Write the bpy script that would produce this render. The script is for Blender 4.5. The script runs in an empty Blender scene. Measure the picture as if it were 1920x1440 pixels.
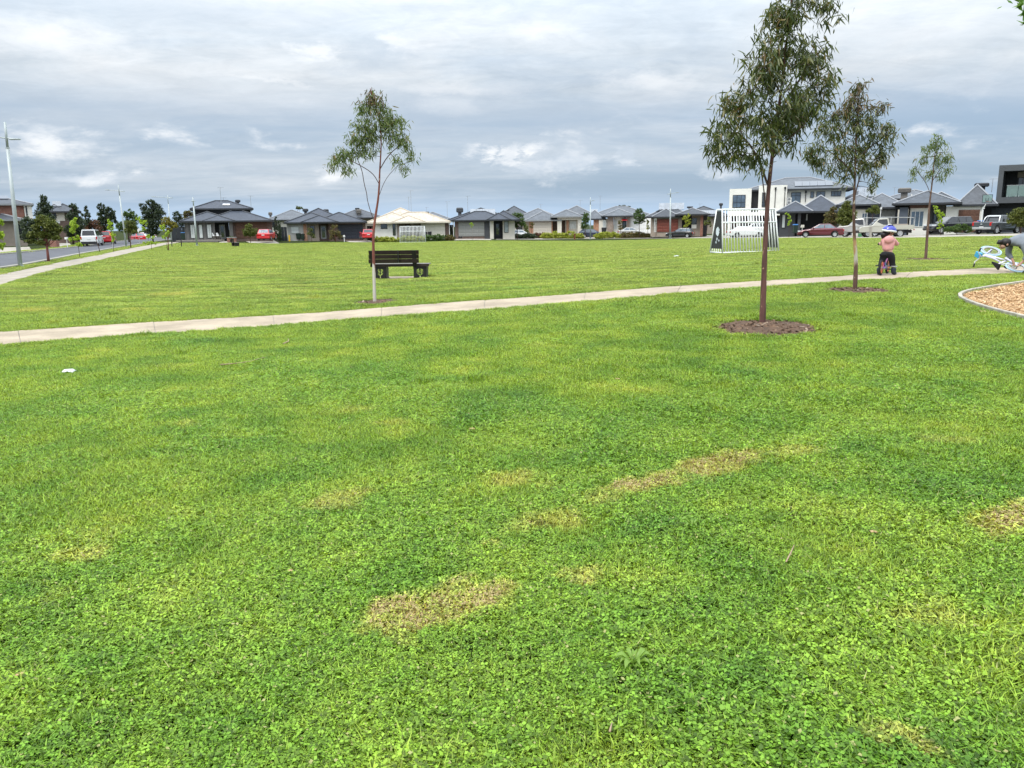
import bpy, math, random
import numpy as np
from mathutils import Matrix, Vector
R = math.radians
sc = bpy.context.scene
col = sc.collection

# ------------------------------------------------------------------ camera
FPX, EYE, PITCH, ROLL = 1480.0, 1.65, math.atan(300/1480), 0.012
camd = bpy.data.cameras.new('camera'); cam = bpy.data.objects.new('camera', camd); col.objects.link(cam)
camd.sensor_width = 36.0; camd.lens = 36.0*FPX/1920; camd.clip_start = .05; camd.clip_end = 3000
CROT = Matrix.Rotation(math.pi/2-PITCH, 3, 'X') @ Matrix.Rotation(-ROLL, 3, 'Z')
cam.matrix_world = Matrix.Translation((0, 0, EYE)) @ CROT.to_4x4()
sc.camera = cam

# ------------------------------------------------------------------ light
SUN_EL, SUN_AZ = 58, 215          # degrees; azimuth clockwise from +Y: the sun stands behind the camera, to its left
sc.view_settings.view_transform = 'Standard'; sc.view_settings.look = 'None'
sc.view_settings.gamma = 1; sc.view_settings.use_curve_mapping = False
sc.view_settings.exposure = 0.60
sund = bpy.data.lights.new('sun', 'SUN'); sun = bpy.data.objects.new('sun', sund); col.objects.link(sun)
sund.energy = 1.5; sund.angle = R(16); sund.color = (1, .95, .87)
sv = Vector((math.sin(R(SUN_AZ))*math.cos(R(SUN_EL)), math.cos(R(SUN_AZ))*math.cos(R(SUN_EL)), math.sin(R(SUN_EL))))
sun.rotation_euler = sv.to_track_quat('Z', 'Y').to_euler()

class NT:                                     # small helper for node trees
    def __init__(s, nt): s.nt = nt; nt.nodes.clear()
    def n(s, t, ins=None, **kw):
        nd = s.nt.nodes.new('ShaderNode'+t)
        for k, v in kw.items(): setattr(nd, k, v)
        for k, v in (ins or {}).items(): s.put(nd.inputs[k], v)
        return nd
    def put(s, sock, v):
        if isinstance(v, bpy.types.NodeSocket): s.nt.links.new(v, sock)
        elif isinstance(v, bpy.types.Node): s.nt.links.new(v.outputs[0], sock)
        else:
            if hasattr(sock, 'default_value') and isinstance(v, (tuple, list)) and len(v) == 3 and sock.type == 'RGBA': v = (*v, 1)
            sock.default_value = v
    def math(s, op, a, b=0.0, c=0.0, clamp=False):
        nd = s.n('Math', {0: a, 1: b, 2: c}, operation=op); nd.use_clamp = clamp; return nd.outputs[0]
    def vm(s, op, a, b=(0, 0, 0)):
        nd = s.n('VectorMath', {0: a, 1: b}, operation=op); return nd.outputs['Value' if op in ('LENGTH', 'DOT_PRODUCT', 'DISTANCE') else 0]
    def noise(s, vec, scale, detail=3, rough=.55, dist=0.0):
        return s.n('TexNoise', {'Vector': vec, 'Scale': scale, 'Detail': detail, 'Roughness': rough, 'Distortion': dist}).outputs[0]
    def ramp(s, v, a, b, lo=0.0, hi=1.0, smooth=True):
        nd = s.n('MapRange', {0: v, 1: a, 2: b, 3: lo, 4: hi}, interpolation_type='SMOOTHSTEP' if smooth else 'LINEAR'); return nd.outputs[0]
    def mix(s, f, a, b, mode='MIX'):
        nd = s.nt.nodes.new('ShaderNodeMix'); nd.data_type = 'RGBA'; nd.blend_type = mode
        s.put(nd.inputs[0], f); s.put(nd.inputs[6], a); s.put(nd.inputs[7], b); return nd.outputs[2]
    def cramp(s, v, stops):
        nd = s.n('ValToRGB', {0: v}); el = nd.color_ramp.elements
        while len(el) < len(stops): el.new(.5)
        for e, (p, c) in zip(el, stops): e.position = p; e.color = (*c, 1)
        return nd.outputs[0]

world = bpy.data.worlds.new('World'); sc.world = world; world.use_nodes = True
w = NT(world.node_tree)
SKY_GAIN = .74
dirv = w.n('TexCoord').outputs['Generated']
sep = w.n('SeparateXYZ', {0: dirv})
zc = w.math('MAXIMUM', sep.outputs[2], 0.0)
zz = w.math('ADD', zc, .10)
px_ = w.math('DIVIDE', sep.outputs[0], zz); py_ = w.math('DIVIDE', sep.outputs[1], zz)
pl = w.n('CombineXYZ', {0: w.math('MULTIPLY', px_, .55), 1: py_, 2: 0.0}).outputs[0]
az = w.math('ARCTAN2', sep.outputs[0], sep.outputs[1]); el = w.math('ARCSINE', zc)
ang = w.n('CombineXYZ', {0: az, 1: w.math('MULTIPLY', el, 2.4), 2: 3.7}).outputs[0]
sky = w.n('TexSky', sky_type='NISHITA', sun_disc=False, sun_elevation=R(SUN_EL), sun_rotation=R(SUN_AZ), dust_density=2.0)
gap = w.mix(.55, w.mix(1.0, sky.outputs[0], (.06, .065, .075), 'MULTIPLY'), (.46, .61, .80))
sheet = w.noise(w.vm('ADD', pl, (4.3, 1.7, 0)), .42, 5, .55, .5)
fine = w.noise(pl, 1.5, 6, .6, .6)
sheetm = w.ramp(w.math('ADD', w.math('MULTIPLY', sheet, .7), w.math('MULTIPLY', fine, .3)), .36, .62)
high = w.ramp(el, .085, .175)                                     # the closed sheet starts above about 8 degrees
tone = w.noise(w.vm('ADD', ang, (1.1, 2.3, 0)), 3.6, 6, .62, .4)
sheetc = w.cramp(w.ramp(w.math('ADD', w.math('MULTIPLY', tone, .55), w.math('MULTIPLY', fine, .45)), .33, .68, smooth=False),
                 [(0, (.52, .60, .69)), (.35, (.60, .67, .74)), (.7, (.70, .745, .79)), (1, (.87, .885, .90))])
cover = w.math('MAXIMUM', w.math('MULTIPLY', high, w.ramp(sheetm, 0, .5, .78, 1)), w.math('MULTIPLY', sheetm, .55))
def puffs(L):                                   # soft lumps of cloud at given places in the sky, from the pixels where the photograph has them
    out = None
    for x, y, rx, ry, k in L:
        d_ = CROT @ Vector(((x-960)/FPX, (720-y)/FPX, -1)); d_.normalize(); A_, E_ = math.atan2(d_.x, d_.y), math.asin(d_.z)
        mp = w.n('Mapping', {'Vector': wob_, 'Location': (A_, E_, 0), 'Scale': (rx/FPX, ry/FPX, 1)}, vector_type='TEXTURE')
        v_ = w.ramp(w.vm('LENGTH', mp.outputs[0]), 1.9, .0, 0, k); out = v_ if out is None else w.math('MAXIMUM', out, v_)
    return out
ae = w.n('CombineXYZ', {0: az, 1: el, 2: 0.0}).outputs[0]
wob_ = w.vm('ADD', ae, w.vm('MULTIPLY', w.vm('SUBTRACT', w.n('TexNoise', {'Vector': ang, 'Scale': 8.0, 'Detail': 7, 'Roughness': .66}).outputs[1], (.5, .5, .5)), (.24, .060, 0)))
wob_ = w.vm('MULTIPLY', wob_, (1, 1, 0))
tex_ = w.noise(w.vm('MULTIPLY', ang, (1, 1.5, 1)), 17.0, 8, .66, .6); tex2 = w.noise(pl, 4.5, 8, .68, .8)
tx_ = w.math('ADD', w.math('MULTIPLY', w.math('SUBTRACT', tex_, .5), .42), w.math('ADD', w.math('MULTIPLY', w.math('SUBTRACT', tex2, .5), .42), 1.0))
sheetc = w.mix(1.0, sheetc, w.n('CombineXYZ', {0: tx_, 1: w.math('ADD', w.math('MULTIPLY', tx_, .9), .1), 2: w.math('ADD', w.math('MULTIPLY', tx_, .8), .2)}).outputs[0], 'MULTIPLY')
darkp = puffs([(690, 105, 55, 22, .8), (785, 212, 60, 32, .8), (925, 188, 40, 20, .6), (1050, 222, 110, 26, .55), (300, 12, 330, 26, .6), (1180, 30, 240, 26, .35), (60, 205, 240, 14, .45), (450, 225, 160, 9, .4), (1300, 110, 200, 40, .2)])
litep = puffs([(70, 68, 95, 20, .9), (565, 82, 30, 9, .8), (740, 85, 30, 12, .7), (1238, 148, 55, 14, .9), (860, 170, 90, 12, .7), (860, 200, 60, 16, .55), (490, 148, 90, 5, .7), (1000, 60, 60, 10, .4), (1750, 60, 200, 30, .35), (450, 175, 260, 45, .3)])
sheetc = w.mix(w.math('MULTIPLY', darkp, .55), sheetc, (.47, .55, .64)); sheetc = w.mix(w.math('MULTIPLY', litep, .6), sheetc, (.93, .945, .96))
c0 = w.mix(cover, gap, sheetc); c0 = w.mix(w.math('MULTIPLY', darkp, .35), c0, (.46, .55, .66)); c0 = w.mix(w.math('MULTIPLY', litep, .2), c0, (.90, .92, .95))
# low heaped clouds: thick noise in the angles, flat-based, brighter on top
heap = w.noise(ang, 7.5, 7, .58, .15)
up = w.noise(w.vm('ADD', ang, (0, .045, 0)), 7.5, 7, .58, .15)
band = w.math('MULTIPLY', w.ramp(el, .015, .055), w.ramp(el, .15, .095))
bias = puffs([(890, 278, 34, 22, 1), (958, 280, 26, 20, 1), (1105, 300, 80, 20, .9), (1222, 290, 36, 20, 1), (1010, 310, 60, 14, .6), (110, 240, 60, 20, .62), (200, 262, 80, 18, .55), (375, 262, 85, 24, .62), (540, 275, 55, 13, .6), (350, 240, 40, 14, .6), (120, 330, 120, 8, .5), (400, 332, 90, 8, .5), (1650, 260, 80, 14, .4), (1850, 270, 70, 18, .45), (1330, 320, 60, 10, .5), (1500, 345, 60, 8, .4)])
hm = w.math('MULTIPLY', w.ramp(w.math('ADD', heap, w.math('MULTIPLY', w.math('SUBTRACT', bias, .35), .26)), .47, .65), band)
hc = w.cramp(w.ramp(w.math('SUBTRACT', heap, up), -.09, .13, smooth=False), [(0, (.56, .645, .745)), (.5, (.70, .76, .83)), (1, (.92, .94, .96))])
c1 = w.mix(w.math('MULTIPLY', hm, .85), c0, hc)
hz = w.ramp(el, .0, .05)
c2 = w.mix(hz, (.47, .63, .83), c1)
grad = w.math('MULTIPLY', w.math('ADD', w.math('MULTIPLY', w.math('MAXIMUM', w.math('SUBTRACT', zc, .16), 0), 3.2), 1.0), SKY_GAIN)   # an overcast sky grows brighter towards the zenith
low = w.ramp(sep.outputs[2], -.02, 0.0)
c3 = w.mix(low, (.10, .14, .06), w.mix(1.0, c2, w.n('CombineXYZ', {0: grad, 1: grad, 2: grad}).outputs[0], 'MULTIPLY'))
bg = w.n('Background', {0: c3, 1: 1.0})
w.n('OutputWorld', {0: bg})

# ------------------------------------------------------------------ pixels of the photograph (1920 wide) to places
def ray(px, py): return CROT @ Vector(((px-960)/FPX, (720-py)/FPX, -1))
def at(px, py, Y):
    d = ray(px, py); return Vector((0, 0, EYE)) + d*(Y/d.y)
CP = math.cos(PITCH)
def depth(s): return FPX/(s*CP)               # s = pixels per metre
CTRL = [(-3, 2, 0), (0, 2, 0), (3, 2.2, .08), (0, 5, 0), (-4.5, 7, 0), (4, 7, .16), (-7.3, 11, 0), (-3.3, 13.4, 0)]
for px, py, s in [(745, 523, 61), (1430, 608, 143), (1664, 517, 85), (1395, 474, 44), (38, 500, 39), (236, 462, 16.5), (450, 451, 13.3), (510, 457, 14.2), (620, 452, 12.6), (705, 454.5, 13.3), (800, 453, 13), (880, 446, 12.2),
                  (1110, 445, 10.7), (1275, 445.5, 12), (1400, 445.5, 14.3), (1535, 445, 17.3), (1655, 445, 18.3), (1865, 438.5, 19.4), (1905, 507, 79),
                  (173, 461, 15), (262, 451, 11.5), (1000, 449, 11.4), (1150, 447.3, 11.4), (91, 491, 34)]:
    CTRL.append(tuple(at(px, py, depth(s))))
CTRL = np.array(CTRL)
def _al(x, y):
    y = np.clip(np.asarray(y, float), 2, 150); a = np.clip(np.asarray(x, float)/np.maximum(y, 5), -.8, .8)
    return a*2.2, np.log(y)
def _phi(r2): return np.where(r2 > 0, .5*r2*np.log(np.maximum(r2, 1e-12)), 0)
_ca, _cl = _al(CTRL[:, 0], CTRL[:, 1]); _n = len(CTRL)
_K = _phi((_ca[:, None]-_ca)**2+(_cl[:, None]-_cl)**2)+np.eye(_n)*.02
_P = np.stack([np.ones(_n), _ca, _cl], 1)
_W = np.linalg.solve(np.block([[_K, _P], [_P.T, np.zeros((3, 3))]]), np.concatenate([CTRL[:, 2], np.zeros(3)]))
def zt(x, y):                                  # height of the ground
    a, l = _al(x, y); a = np.atleast_1d(a); l = np.atleast_1d(l)
    z = _W[_n]+_W[_n+1]*a+_W[_n+2]*l
    for i in range(_n): z = z+_W[i]*_phi((a-_ca[i])**2+(l-_cl[i])**2)
    return np.clip(z, -1.3, 1.0)
_YS = np.exp(np.linspace(math.log(1.2), math.log(320), 1500))
def gp(px, py, dz=0.0):                        # point of the ground seen at a pixel
    d = ray(px, py); X = d.x/d.y*_YS; Z = EYE+d.z/d.y*_YS
    g = Z-zt(X, _YS); i = int(np.argmax(g < 0)) if (g < 0).any() else len(g)-1
    t = g[i-1]/(g[i-1]-g[i]) if i and g[i-1] != g[i] else 0
    Y = _YS[i-1]+(_YS[i]-_YS[i-1])*t; x = d.x/d.y*Y
    return Vector((x, Y, float(zt(x, Y)[0])+dz))
def gs(px, py): p = gp(px, py); return p, FPX/(p.y*CP)
def snap(px, s, dz=0.0):                       # ground point under a pixel column at a given scale
    Y = depth(s); x = at(px, 440, Y).x; return Vector((x, Y, float(zt(x, Y)[0])+dz))

# ------------------------------------------------------------------ meshes
class MB:
    def __init__(s): s.v = []; s.f = []; s.m = []
    def add(s, vs, fs, mi=0):
        o = len(s.v); s.v += [tuple(v) for v in vs]; s.f += [tuple(i+o for i in f) for f in fs]; s.m += [mi]*len(fs)
    def box(s, x0, x1, y0, y1, z0, z1, mi=0):
        s.add([(x, y, z) for z in (z0, z1) for y in (y0, y1) for x in (x0, x1)],
              [(0, 2, 3, 1), (4, 5, 7, 6), (0, 1, 5, 4), (2, 6, 7, 3), (0, 4, 6, 2), (1, 3, 7, 5)], mi)
    def hexa(s, b, t, mi=0):                   # bottom and top loops of four
        s.add(list(b)+list(t), [(3, 2, 1, 0), (4, 5, 6, 7), (0, 1, 5, 4), (1, 2, 6, 5), (2, 3, 7, 6), (3, 0, 4, 7)], mi)
    def tube(s, pts, rad, n=6, mi=0, cap=True):
        pts = [Vector(p) for p in pts]; rad = rad if isinstance(rad, (list, tuple)) else [rad]*len(pts)
        vs = []; fs = []; prev = None
        for i, p in enumerate(pts):
            t = (pts[min(i+1, len(pts)-1)]-pts[max(i-1, 0)]).normalized()
            if prev is None: a = t.orthogonal().normalized()
            else:
                a = prev-t*prev.dot(t); a = a.normalized() if a.length > 1e-6 else t.orthogonal().normalized()
            prev = a; b = t.cross(a)
            for k in range(n):
                w_ = 2*math.pi*k/n; vs.append(p+(a*math.cos(w_)+b*math.sin(w_))*rad[i])
        for i in range(len(pts)-1):
            for k in range(n): fs.append((i*n+k, i*n+(k+1) % n, (i+1)*n+(k+1) % n, (i+1)*n+k))
        if cap: fs += [tuple(range(n))[::-1], tuple((len(pts)-1)*n+k for k in range(n))]
        s.add(vs, fs, mi)
    def lathe(s, prof, n=16, axis='z', c=(0, 0, 0), mi=0):     # prof: (radius, height)
        vs = []; fs = []
        for r, h in prof:
            for k in range(n):
                w_ = 2*math.pi*k/n; p = (r*math.cos(w_), r*math.sin(w_), h)
                if axis == 'y': p = (p[0], p[2], p[1])
                if axis == 'x': p = (p[2], p[0], p[1])
                vs.append((p[0]+c[0], p[1]+c[1], p[2]+c[2]))
        for i in range(len(prof)-1):
            for k in range(n): fs.append((i*n+k, i*n+(k+1) % n, (i+1)*n+(k+1) % n, (i+1)*n+k))
        s.add(vs, fs, mi)
    def ball(s, c, r, n=10, m=7, mi=0):
        r = r if isinstance(r, (tuple, list)) else (r, r, r); vs = []; fs = []
        for i in range(m+1):
            t = math.pi*i/m
            for k in range(n):
                w_ = 2*math.pi*k/n; vs.append((c[0]+r[0]*math.sin(t)*math.cos(w_), c[1]+r[1]*math.sin(t)*math.sin(w_), c[2]+r[2]*math.cos(t)))
        for i in range(m):
            for k in range(n): fs.append((i*n+k, (i+1)*n+k, (i+1)*n+(k+1) % n, i*n+(k+1) % n))
        s.add(vs, fs, mi)
    def build(s, name, mats, parent=None, smooth=False, bevel=0, seg=2):
        me = bpy.data.meshes.new(name); me.from_pydata(s.v, [], s.f); me.update()
        for m_ in (mats if isinstance(mats, (list, tuple)) else [mats]): me.materials.append(m_)
        if len(me.materials) > 1: me.polygons.foreach_set('material_index', s.m)
        if smooth: me.polygons.foreach_set('use_smooth', [True]*len(me.polygons))
        o = bpy.data.objects.new(name, me); col.objects.link(o)
        if bevel:
            b = o.modifiers.new('bevel', 'BEVEL'); b.width = bevel; b.segments = seg; b.limit_method = 'ANGLE'; b.angle_limit = R(35)
        if parent: o.parent = parent
        return o
def arrmesh(name, v, f, mats, parent=None, k=4):               # numpy verts (n,3), faces (m,k)
    me = bpy.data.meshes.new(name); v = np.asarray(v, np.float32); f = np.asarray(f, np.int32)
    me.vertices.add(len(v)); me.vertices.foreach_set('co', v.ravel()); me.loops.add(f.size); me.loops.foreach_set('vertex_index', f.ravel())
    me.polygons.add(len(f)); me.polygons.foreach_set('loop_start', np.arange(0, f.size, k, dtype=np.int32)); me.update(calc_edges=True)
    for m_ in (mats if isinstance(mats, (list, tuple)) else [mats]): me.materials.append(m_)
    o = bpy.data.objects.new(name, me); col.objects.link(o)
    if parent: o.parent = parent
    return o
def tag(o, label=None, cat=None, group=None, kind=None):
    if label: o['label'] = label
    if cat: o['category'] = cat
    if group: o['group'] = group
    if kind: o['kind'] = kind
    return o
def thing(name, label, cat, loc, yaw=0, group=None):
    o = bpy.data.objects.new(name, None); o.empty_display_size = .2; col.objects.link(o); o.location = loc; o.rotation_euler = (0, 0, yaw)
    return tag(o, label, cat, group)
def copy_part(o, parent, **kw):
    c = o.copy(); col.objects.link(c); c.parent = parent
    for k, v in kw.items(): setattr(c, k, v)
    return c
def copy_tree(o, parent=None):
    c = o.copy(); col.objects.link(c)
    if parent: c.parent = parent
    for ch in o.children: copy_tree(ch, c)
    return c

# ------------------------------------------------------------------ materials
def mat(name, c, rough=.7, var=.12, scale=6.0, bump=0.0, bscale=60.0, metal=0.0, coat=0.0, spec=.4, dirt=0.0):
    m = bpy.data.materials.new(name); m.use_nodes = True; t = NT(m.node_tree)
    co = t.n('TexCoord').outputs['Object']
    n1 = t.noise(co, scale, 4, .6)
    cc = t.mix(1.0, c, t.n('CombineXYZ', {i: t.ramp(n1, .25, .75, 1-var, 1+var) for i in range(3)}).outputs[0], 'MULTIPLY')
    if dirt: cc = t.mix(t.ramp(t.noise(co, scale*.37, 5, .65, .6), .5, .72, 0, dirt), cc, (.10, .085, .065))
    b = t.n('BsdfPrincipled', {'Base Color': cc, 'Roughness': t.ramp(n1, .2, .8, max(rough-.07, .02), min(rough+.07, 1)), 'Metallic': metal, 'Coat Weight': coat, 'Specular IOR Level': spec})
    if bump: t.put(b.inputs['Normal'], t.n('Bump', {'Height': t.noise(co, bscale, 4, .6), 'Strength': bump, 'Distance': .02}).outputs[0])
    t.n('OutputMaterial', {0: b}); return m
def brick_mat(name, c1, c2, mortar, sx=1.0):
    m = bpy.data.materials.new(name); m.use_nodes = True; t = NT(m.node_tree)
    co = t.n('TexCoord').outputs['Object']; sp = t.n('SeparateXYZ', {0: co})
    v = t.n('CombineXYZ', {0: t.math('ADD', sp.outputs[0], sp.outputs[1]), 1: sp.outputs[2], 2: 0.0}).outputs[0]
    br = t.n('TexBrick', {'Vector': v, 'Color1': c1, 'Color2': c2, 'Mortar': mortar, 'Scale': 1.0, 'Mortar Size': .01, 'Brick Width': .24*sx, 'Row Height': .086*sx, 'Bias': 0.0})
    n1 = t.noise(co, 2.2, 4, .6)
    cc = t.mix(1.0, br.outputs[0], t.n('CombineXYZ', {i: t.ramp(n1, .25, .75, .8, 1.2) for i in range(3)}).outputs[0], 'MULTIPLY')
    t.n('OutputMaterial', {0: t.n('BsdfPrincipled', {'Base Color': cc, 'Roughness': .85})}); return m
def roof_mat(name, c, pale=.0):
    m = bpy.data.materials.new(name); m.use_nodes = True; t = NT(m.node_tree)
    co = t.n('TexCoord').outputs['Object']; sp = t.n('SeparateXYZ', {0: co})
    row = t.math('FRACT', t.math('MULTIPLY', sp.outputs[2], 7.2)); colm = t.math('SINE', t.math('MULTIPLY', t.math('ADD', sp.outputs[0], sp.outputs[1]), 20.0))
    line = t.ramp(row, .0, .35, .62, 1.06)
    wear = t.ramp(t.noise(co, 1.1, 5, .65), .3, .75, .82, 1.2); tile = t.ramp(t.noise(t.n('VectorMath', {0: co, 1: (3, 3, 7.2)}, operation='MULTIPLY').outputs[0], 1.0, 0), .3, .7, .88, 1.12)
    k = t.math('MULTIPLY', t.math('MULTIPLY', line, wear), tile)
    cc = t.mix(1.0, c, t.n('CombineXYZ', {i: k for i in range(3)}).outputs[0], 'MULTIPLY')
    h = t.math('ADD', row, t.math('MULTIPLY', colm, .15))
    b = t.n('BsdfPrincipled', {'Base Color': cc, 'Roughness': .55, 'Specular IOR Level': .5, 'Normal': t.n('Bump', {'Height': h, 'Strength': .5, 'Distance': .03}).outputs[0]})
    t.n('OutputMaterial', {0: b}); return m
def leaf_mat(name, stops, trans=.3, rough=.45, tint=None, spec=.35):
    m = bpy.data.materials.new(name); m.use_nodes = True; t = NT(m.node_tree)
    g = t.n('NewGeometry'); n1 = t.noise(g.outputs['Position'], 2.3, 3, .6)
    v = t.math('ADD', t.math('MULTIPLY', g.outputs['Random Per Island'], .7), t.math('MULTIPLY', n1, .42))
    cc = t.cramp(v, stops)
    b = t.n('BsdfPrincipled', {'Base Color': cc, 'Roughness': rough, 'Specular IOR Level': spec})
    tr = t.n('BsdfTranslucent', {0: t.mix(.5, cc, tint or (.16, .26, .02))})
    t.n('OutputMaterial', {0: t.n('MixShader', {0: trans, 1: b, 2: tr})}); return m
def glass_mat(name, c=(.02, .025, .03), rough=.06):
    m = bpy.data.materials.new(name); m.use_nodes = True; t = NT(m.node_tree)
    co = t.n('TexCoord').outputs['Object']
    cc = t.mix(t.ramp(t.noise(co, 1.3, 2), .4, .65), c, tuple(x*1.7 for x in c))
    b = t.n('BsdfPrincipled', {'Base Color': cc, 'Roughness': rough, 'Specular IOR Level': .8, 'Coat Weight': .6, 'Coat Roughness': .03})
    t.n('OutputMaterial', {0: b}); return m
# ------------------------------------------------------------------ ground
DEAD = [  # worn and yellowed places: px, py, half width, half height, tilt in px per px, strength
 (1215, 914, 84, 17, -.28, 1), (1345, 874, 88, 13, -.22, .95), (1480, 852, 75, 9, -.05, .6), (765, 1163, 78, 24, -.2, 1), (885, 1122, 80, 27, -.25, 1),
 (1030, 985, 60, 26, -.3, .62), (1095, 1095, 52, 15, -.2, .75), (965, 905, 62, 15, .1, .6), (625, 943, 62, 20, -.2, .68), (185, 1032, 62, 24, -.1, .66), (915, 1022, 22, 7, 0, .7),
 (1895, 985, 66, 42, .25, 1), (1660, 1390, 66, 34, .5, .72), (1745, 1165, 82, 34, .1, .5), (350, 796, 46, 7, -.05, .5), (70, 1130, 50, 20, 0, .35), (660, 770, 40, 8, 0, .45), (740, 792, 26, 5, 0, .5), (1780, 830, 60, 12, 0, .45),
 (60, 584, 46, 4, 0, .6), (325, 553, 44, 4, 0, .6), (250, 583, 40, 3, 0, .5), (300, 690, 80, 8, -.05, .3), (1215, 469, 46, 2.2, 0, .5), (560, 561, 40, 2.5, 0, .5),
 (820, 1395, 60, 22, .1, .3), (1260, 1010, 50, 15, 0, .25), (1420, 690, 60, 6, 0, .3), (480, 1190, 45, 15, 0, .3)]
DW = []
for px, py, rx, ry, tl, st in DEAD:
    c = gp(px, py); a = gp(px-rx, py-tl*rx*1.0); b = gp(px+rx, py+tl*rx*1.0); u = gp(px, py-ry); d = gp(px, py+ry)
    ax = math.atan2(b.y-a.y, b.x-a.x); DW.append((c.x, c.y, (b-a).length/2, (u-d).length/2*abs(math.cos(ax))+.02, ax, st))
def lawn_nodes(t):                              # colour of the turf by place; returns colour, dead mask
    pos = t.n('NewGeometry').outputs['Position']
    flat = t.vm('MULTIPLY', pos, (1, 1, 0)); sp = t.n('SeparateXYZ', {0: pos})
    wob = t.n('TexNoise', {'Vector': flat, 'Scale': 2.6, 'Detail': 4, 'Roughness': .6}).outputs[1]
    fl2 = t.vm('ADD', flat, t.vm('MULTIPLY', t.vm('SUBTRACT', wob, (.5, .5, .5)), (.75, .75, 0)))
    dead = None
    for x, y, rx, ry, a, st in DW:
        mp = t.n('Mapping', {'Vector': fl2, 'Location': (x, y, 0), 'Rotation': (0, 0, a), 'Scale': (rx, ry, 1)}, vector_type='TEXTURE')
        k = t.ramp(t.vm('LENGTH', mp.outputs[0]), 1.75, .30, 0, st)
        dead = k if dead is None else t.math('MAXIMUM', dead, k)
    soft = dead; brk = t.noise(flat, 7.0, 5, .7)
    dead = t.ramp(t.math('ADD', dead, t.math('MULTIPLY', t.math('SUBTRACT', brk, .5), .9)), .54, 1.22, 0, 1)
    n1 = t.noise(flat, .8, 5, .62, .4); n2 = t.noise(t.vm('ADD', flat, (7, 3, 0)), 2.1, 4, .6)
    far = t.ramp(sp.outputs[1], 8, 24)
    st = t.noise(t.vm('MULTIPLY', flat, (.22, .9, 0)), 1.0, 4, .62)       # mowing and wear run across the field
    g = t.math('ADD', t.math('MULTIPLY', n1, .62), t.math('MULTIPLY', n2, .38))
    near_c = t.cramp(g, [(.30, (.077, .182, .020)), (.44, (.152, .272, .026)), (.57, (.240, .348, .036)), (.72, (.40, .445, .076))])
    far_c = t.cramp(t.math('ADD', t.math('MULTIPLY', st, .65), t.math('MULTIPLY', n2, .35)), [(.28, (.130, .250, .032)), (.45, (.235, .350, .052)), (.57, (.315, .405, .076)), (.70, (.43, .465, .135))])
    stk = t.noise(t.vm('MULTIPLY', flat, (.55, 2.4, 0)), 1.0, 4, .65, .3); tuft = t.noise(t.vm('ADD', flat, (2, 9, 0)), 5.5, 3, .6)
    kk = t.math('MULTIPLY', t.ramp(stk, .34, .66, .60, 1.14), t.ramp(tuft, .3, .7, .76, 1.12))
    far_c = t.mix(1.0, far_c, t.n('CombineXYZ', {i: kk for i in range(3)}).outputs[0], 'MULTIPLY')
    c_ = t.mix(far, near_c, far_c); c_ = t.mix(t.math('MULTIPLY', t.ramp(soft, .10, .85), .75), c_, (.44, .42, .095))
    return c_, dead, flat
def lawn_ground():
    m = bpy.data.materials.new('turf_soil'); m.use_nodes = True; t = NT(m.node_tree)
    c, dead, flat = lawn_nodes(t)
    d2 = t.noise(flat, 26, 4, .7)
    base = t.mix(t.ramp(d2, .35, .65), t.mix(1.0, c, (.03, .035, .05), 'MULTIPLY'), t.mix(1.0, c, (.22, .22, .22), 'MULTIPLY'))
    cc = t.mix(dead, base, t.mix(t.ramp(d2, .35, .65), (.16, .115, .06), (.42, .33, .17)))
    b = t.n('BsdfPrincipled', {'Base Color': cc, 'Roughness': .95, 'Specular IOR Level': .1, 'Normal': t.n('Bump', {'Height': d2, 'Strength': .6, 'Distance': .03}).outputs[0]})
    t.n('OutputMaterial', {0: b}); return m
def blade_mat(name, shift, trans=.32, straw=.72):
    m = bpy.data.materials.new(name); m.use_nodes = True; t = NT(m.node_tree)
    c, dead, flat = lawn_nodes(t); rnd = t.n('NewGeometry').outputs['Random Per Island']
    v = t.ramp(rnd, 0, 1, .34, 1.85, smooth=False)
    cc = t.mix(1.0, c, t.n('CombineXYZ', {0: t.math('MULTIPLY', v, shift[0]), 1: t.math('MULTIPLY', v, shift[1]), 2: t.math('MULTIPLY', v, shift[2])}).outputs[0], 'MULTIPLY')
    pick = t.math('FRACT', t.math('MULTIPLY', rnd, 37.3))
    cc = t.mix(t.math('GREATER_THAN', t.math('ADD', pick, t.math('MULTIPLY', dead, straw)), 1.0), cc, t.mix(pick, (.56, .47, .22), (.40, .31, .14)))
    cc = t.mix(t.math('GREATER_THAN', t.math('FRACT', t.math('MULTIPLY', rnd, 91.7)), .982), cc, (.42, .42, .16))
    b = t.n('BsdfPrincipled', {'Base Color': cc, 'Roughness': .5, 'Specular IOR Level': .35})
    t.n('OutputMaterial', {0: t.n('MixShader', {0: trans, 1: b, 2: t.n('BsdfTranslucent', {0: t.mix(1.0, cc, (1.35, 1.15, .6), 'MULTIPLY')})})}); return m
def axis(spec):
    out = []
    for a, b, st in spec: out += list(np.arange(a, b, st))
    return np.array(out+[spec[-1][1]])
gx = axis([(-700, -120, 40), (-120, -30, 5), (-30, -14, 1.5), (-14, 16, .5), (16, 36, 1.5), (36, 120, 5), (120, 700, 40)])
gy = axis([(-80, 0, 8), (0, 22, .5), (22, 60, 1.5), (60, 170, 4), (170, 900, 40)])
GX, GY = np.meshgrid(gx, gy); GZ = zt(GX.ravel(), GY.ravel()); fall = np.clip((np.hypot(GX.ravel(), GY.ravel())-170)/120, 0, 1); GZ = GZ*(1-fall)-.8*fall
nx, ny = len(gx), len(gy); ii = (np.arange(ny-1)[:, None]*nx+np.arange(nx-1)).ravel()
M_turf = lawn_ground()
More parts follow.
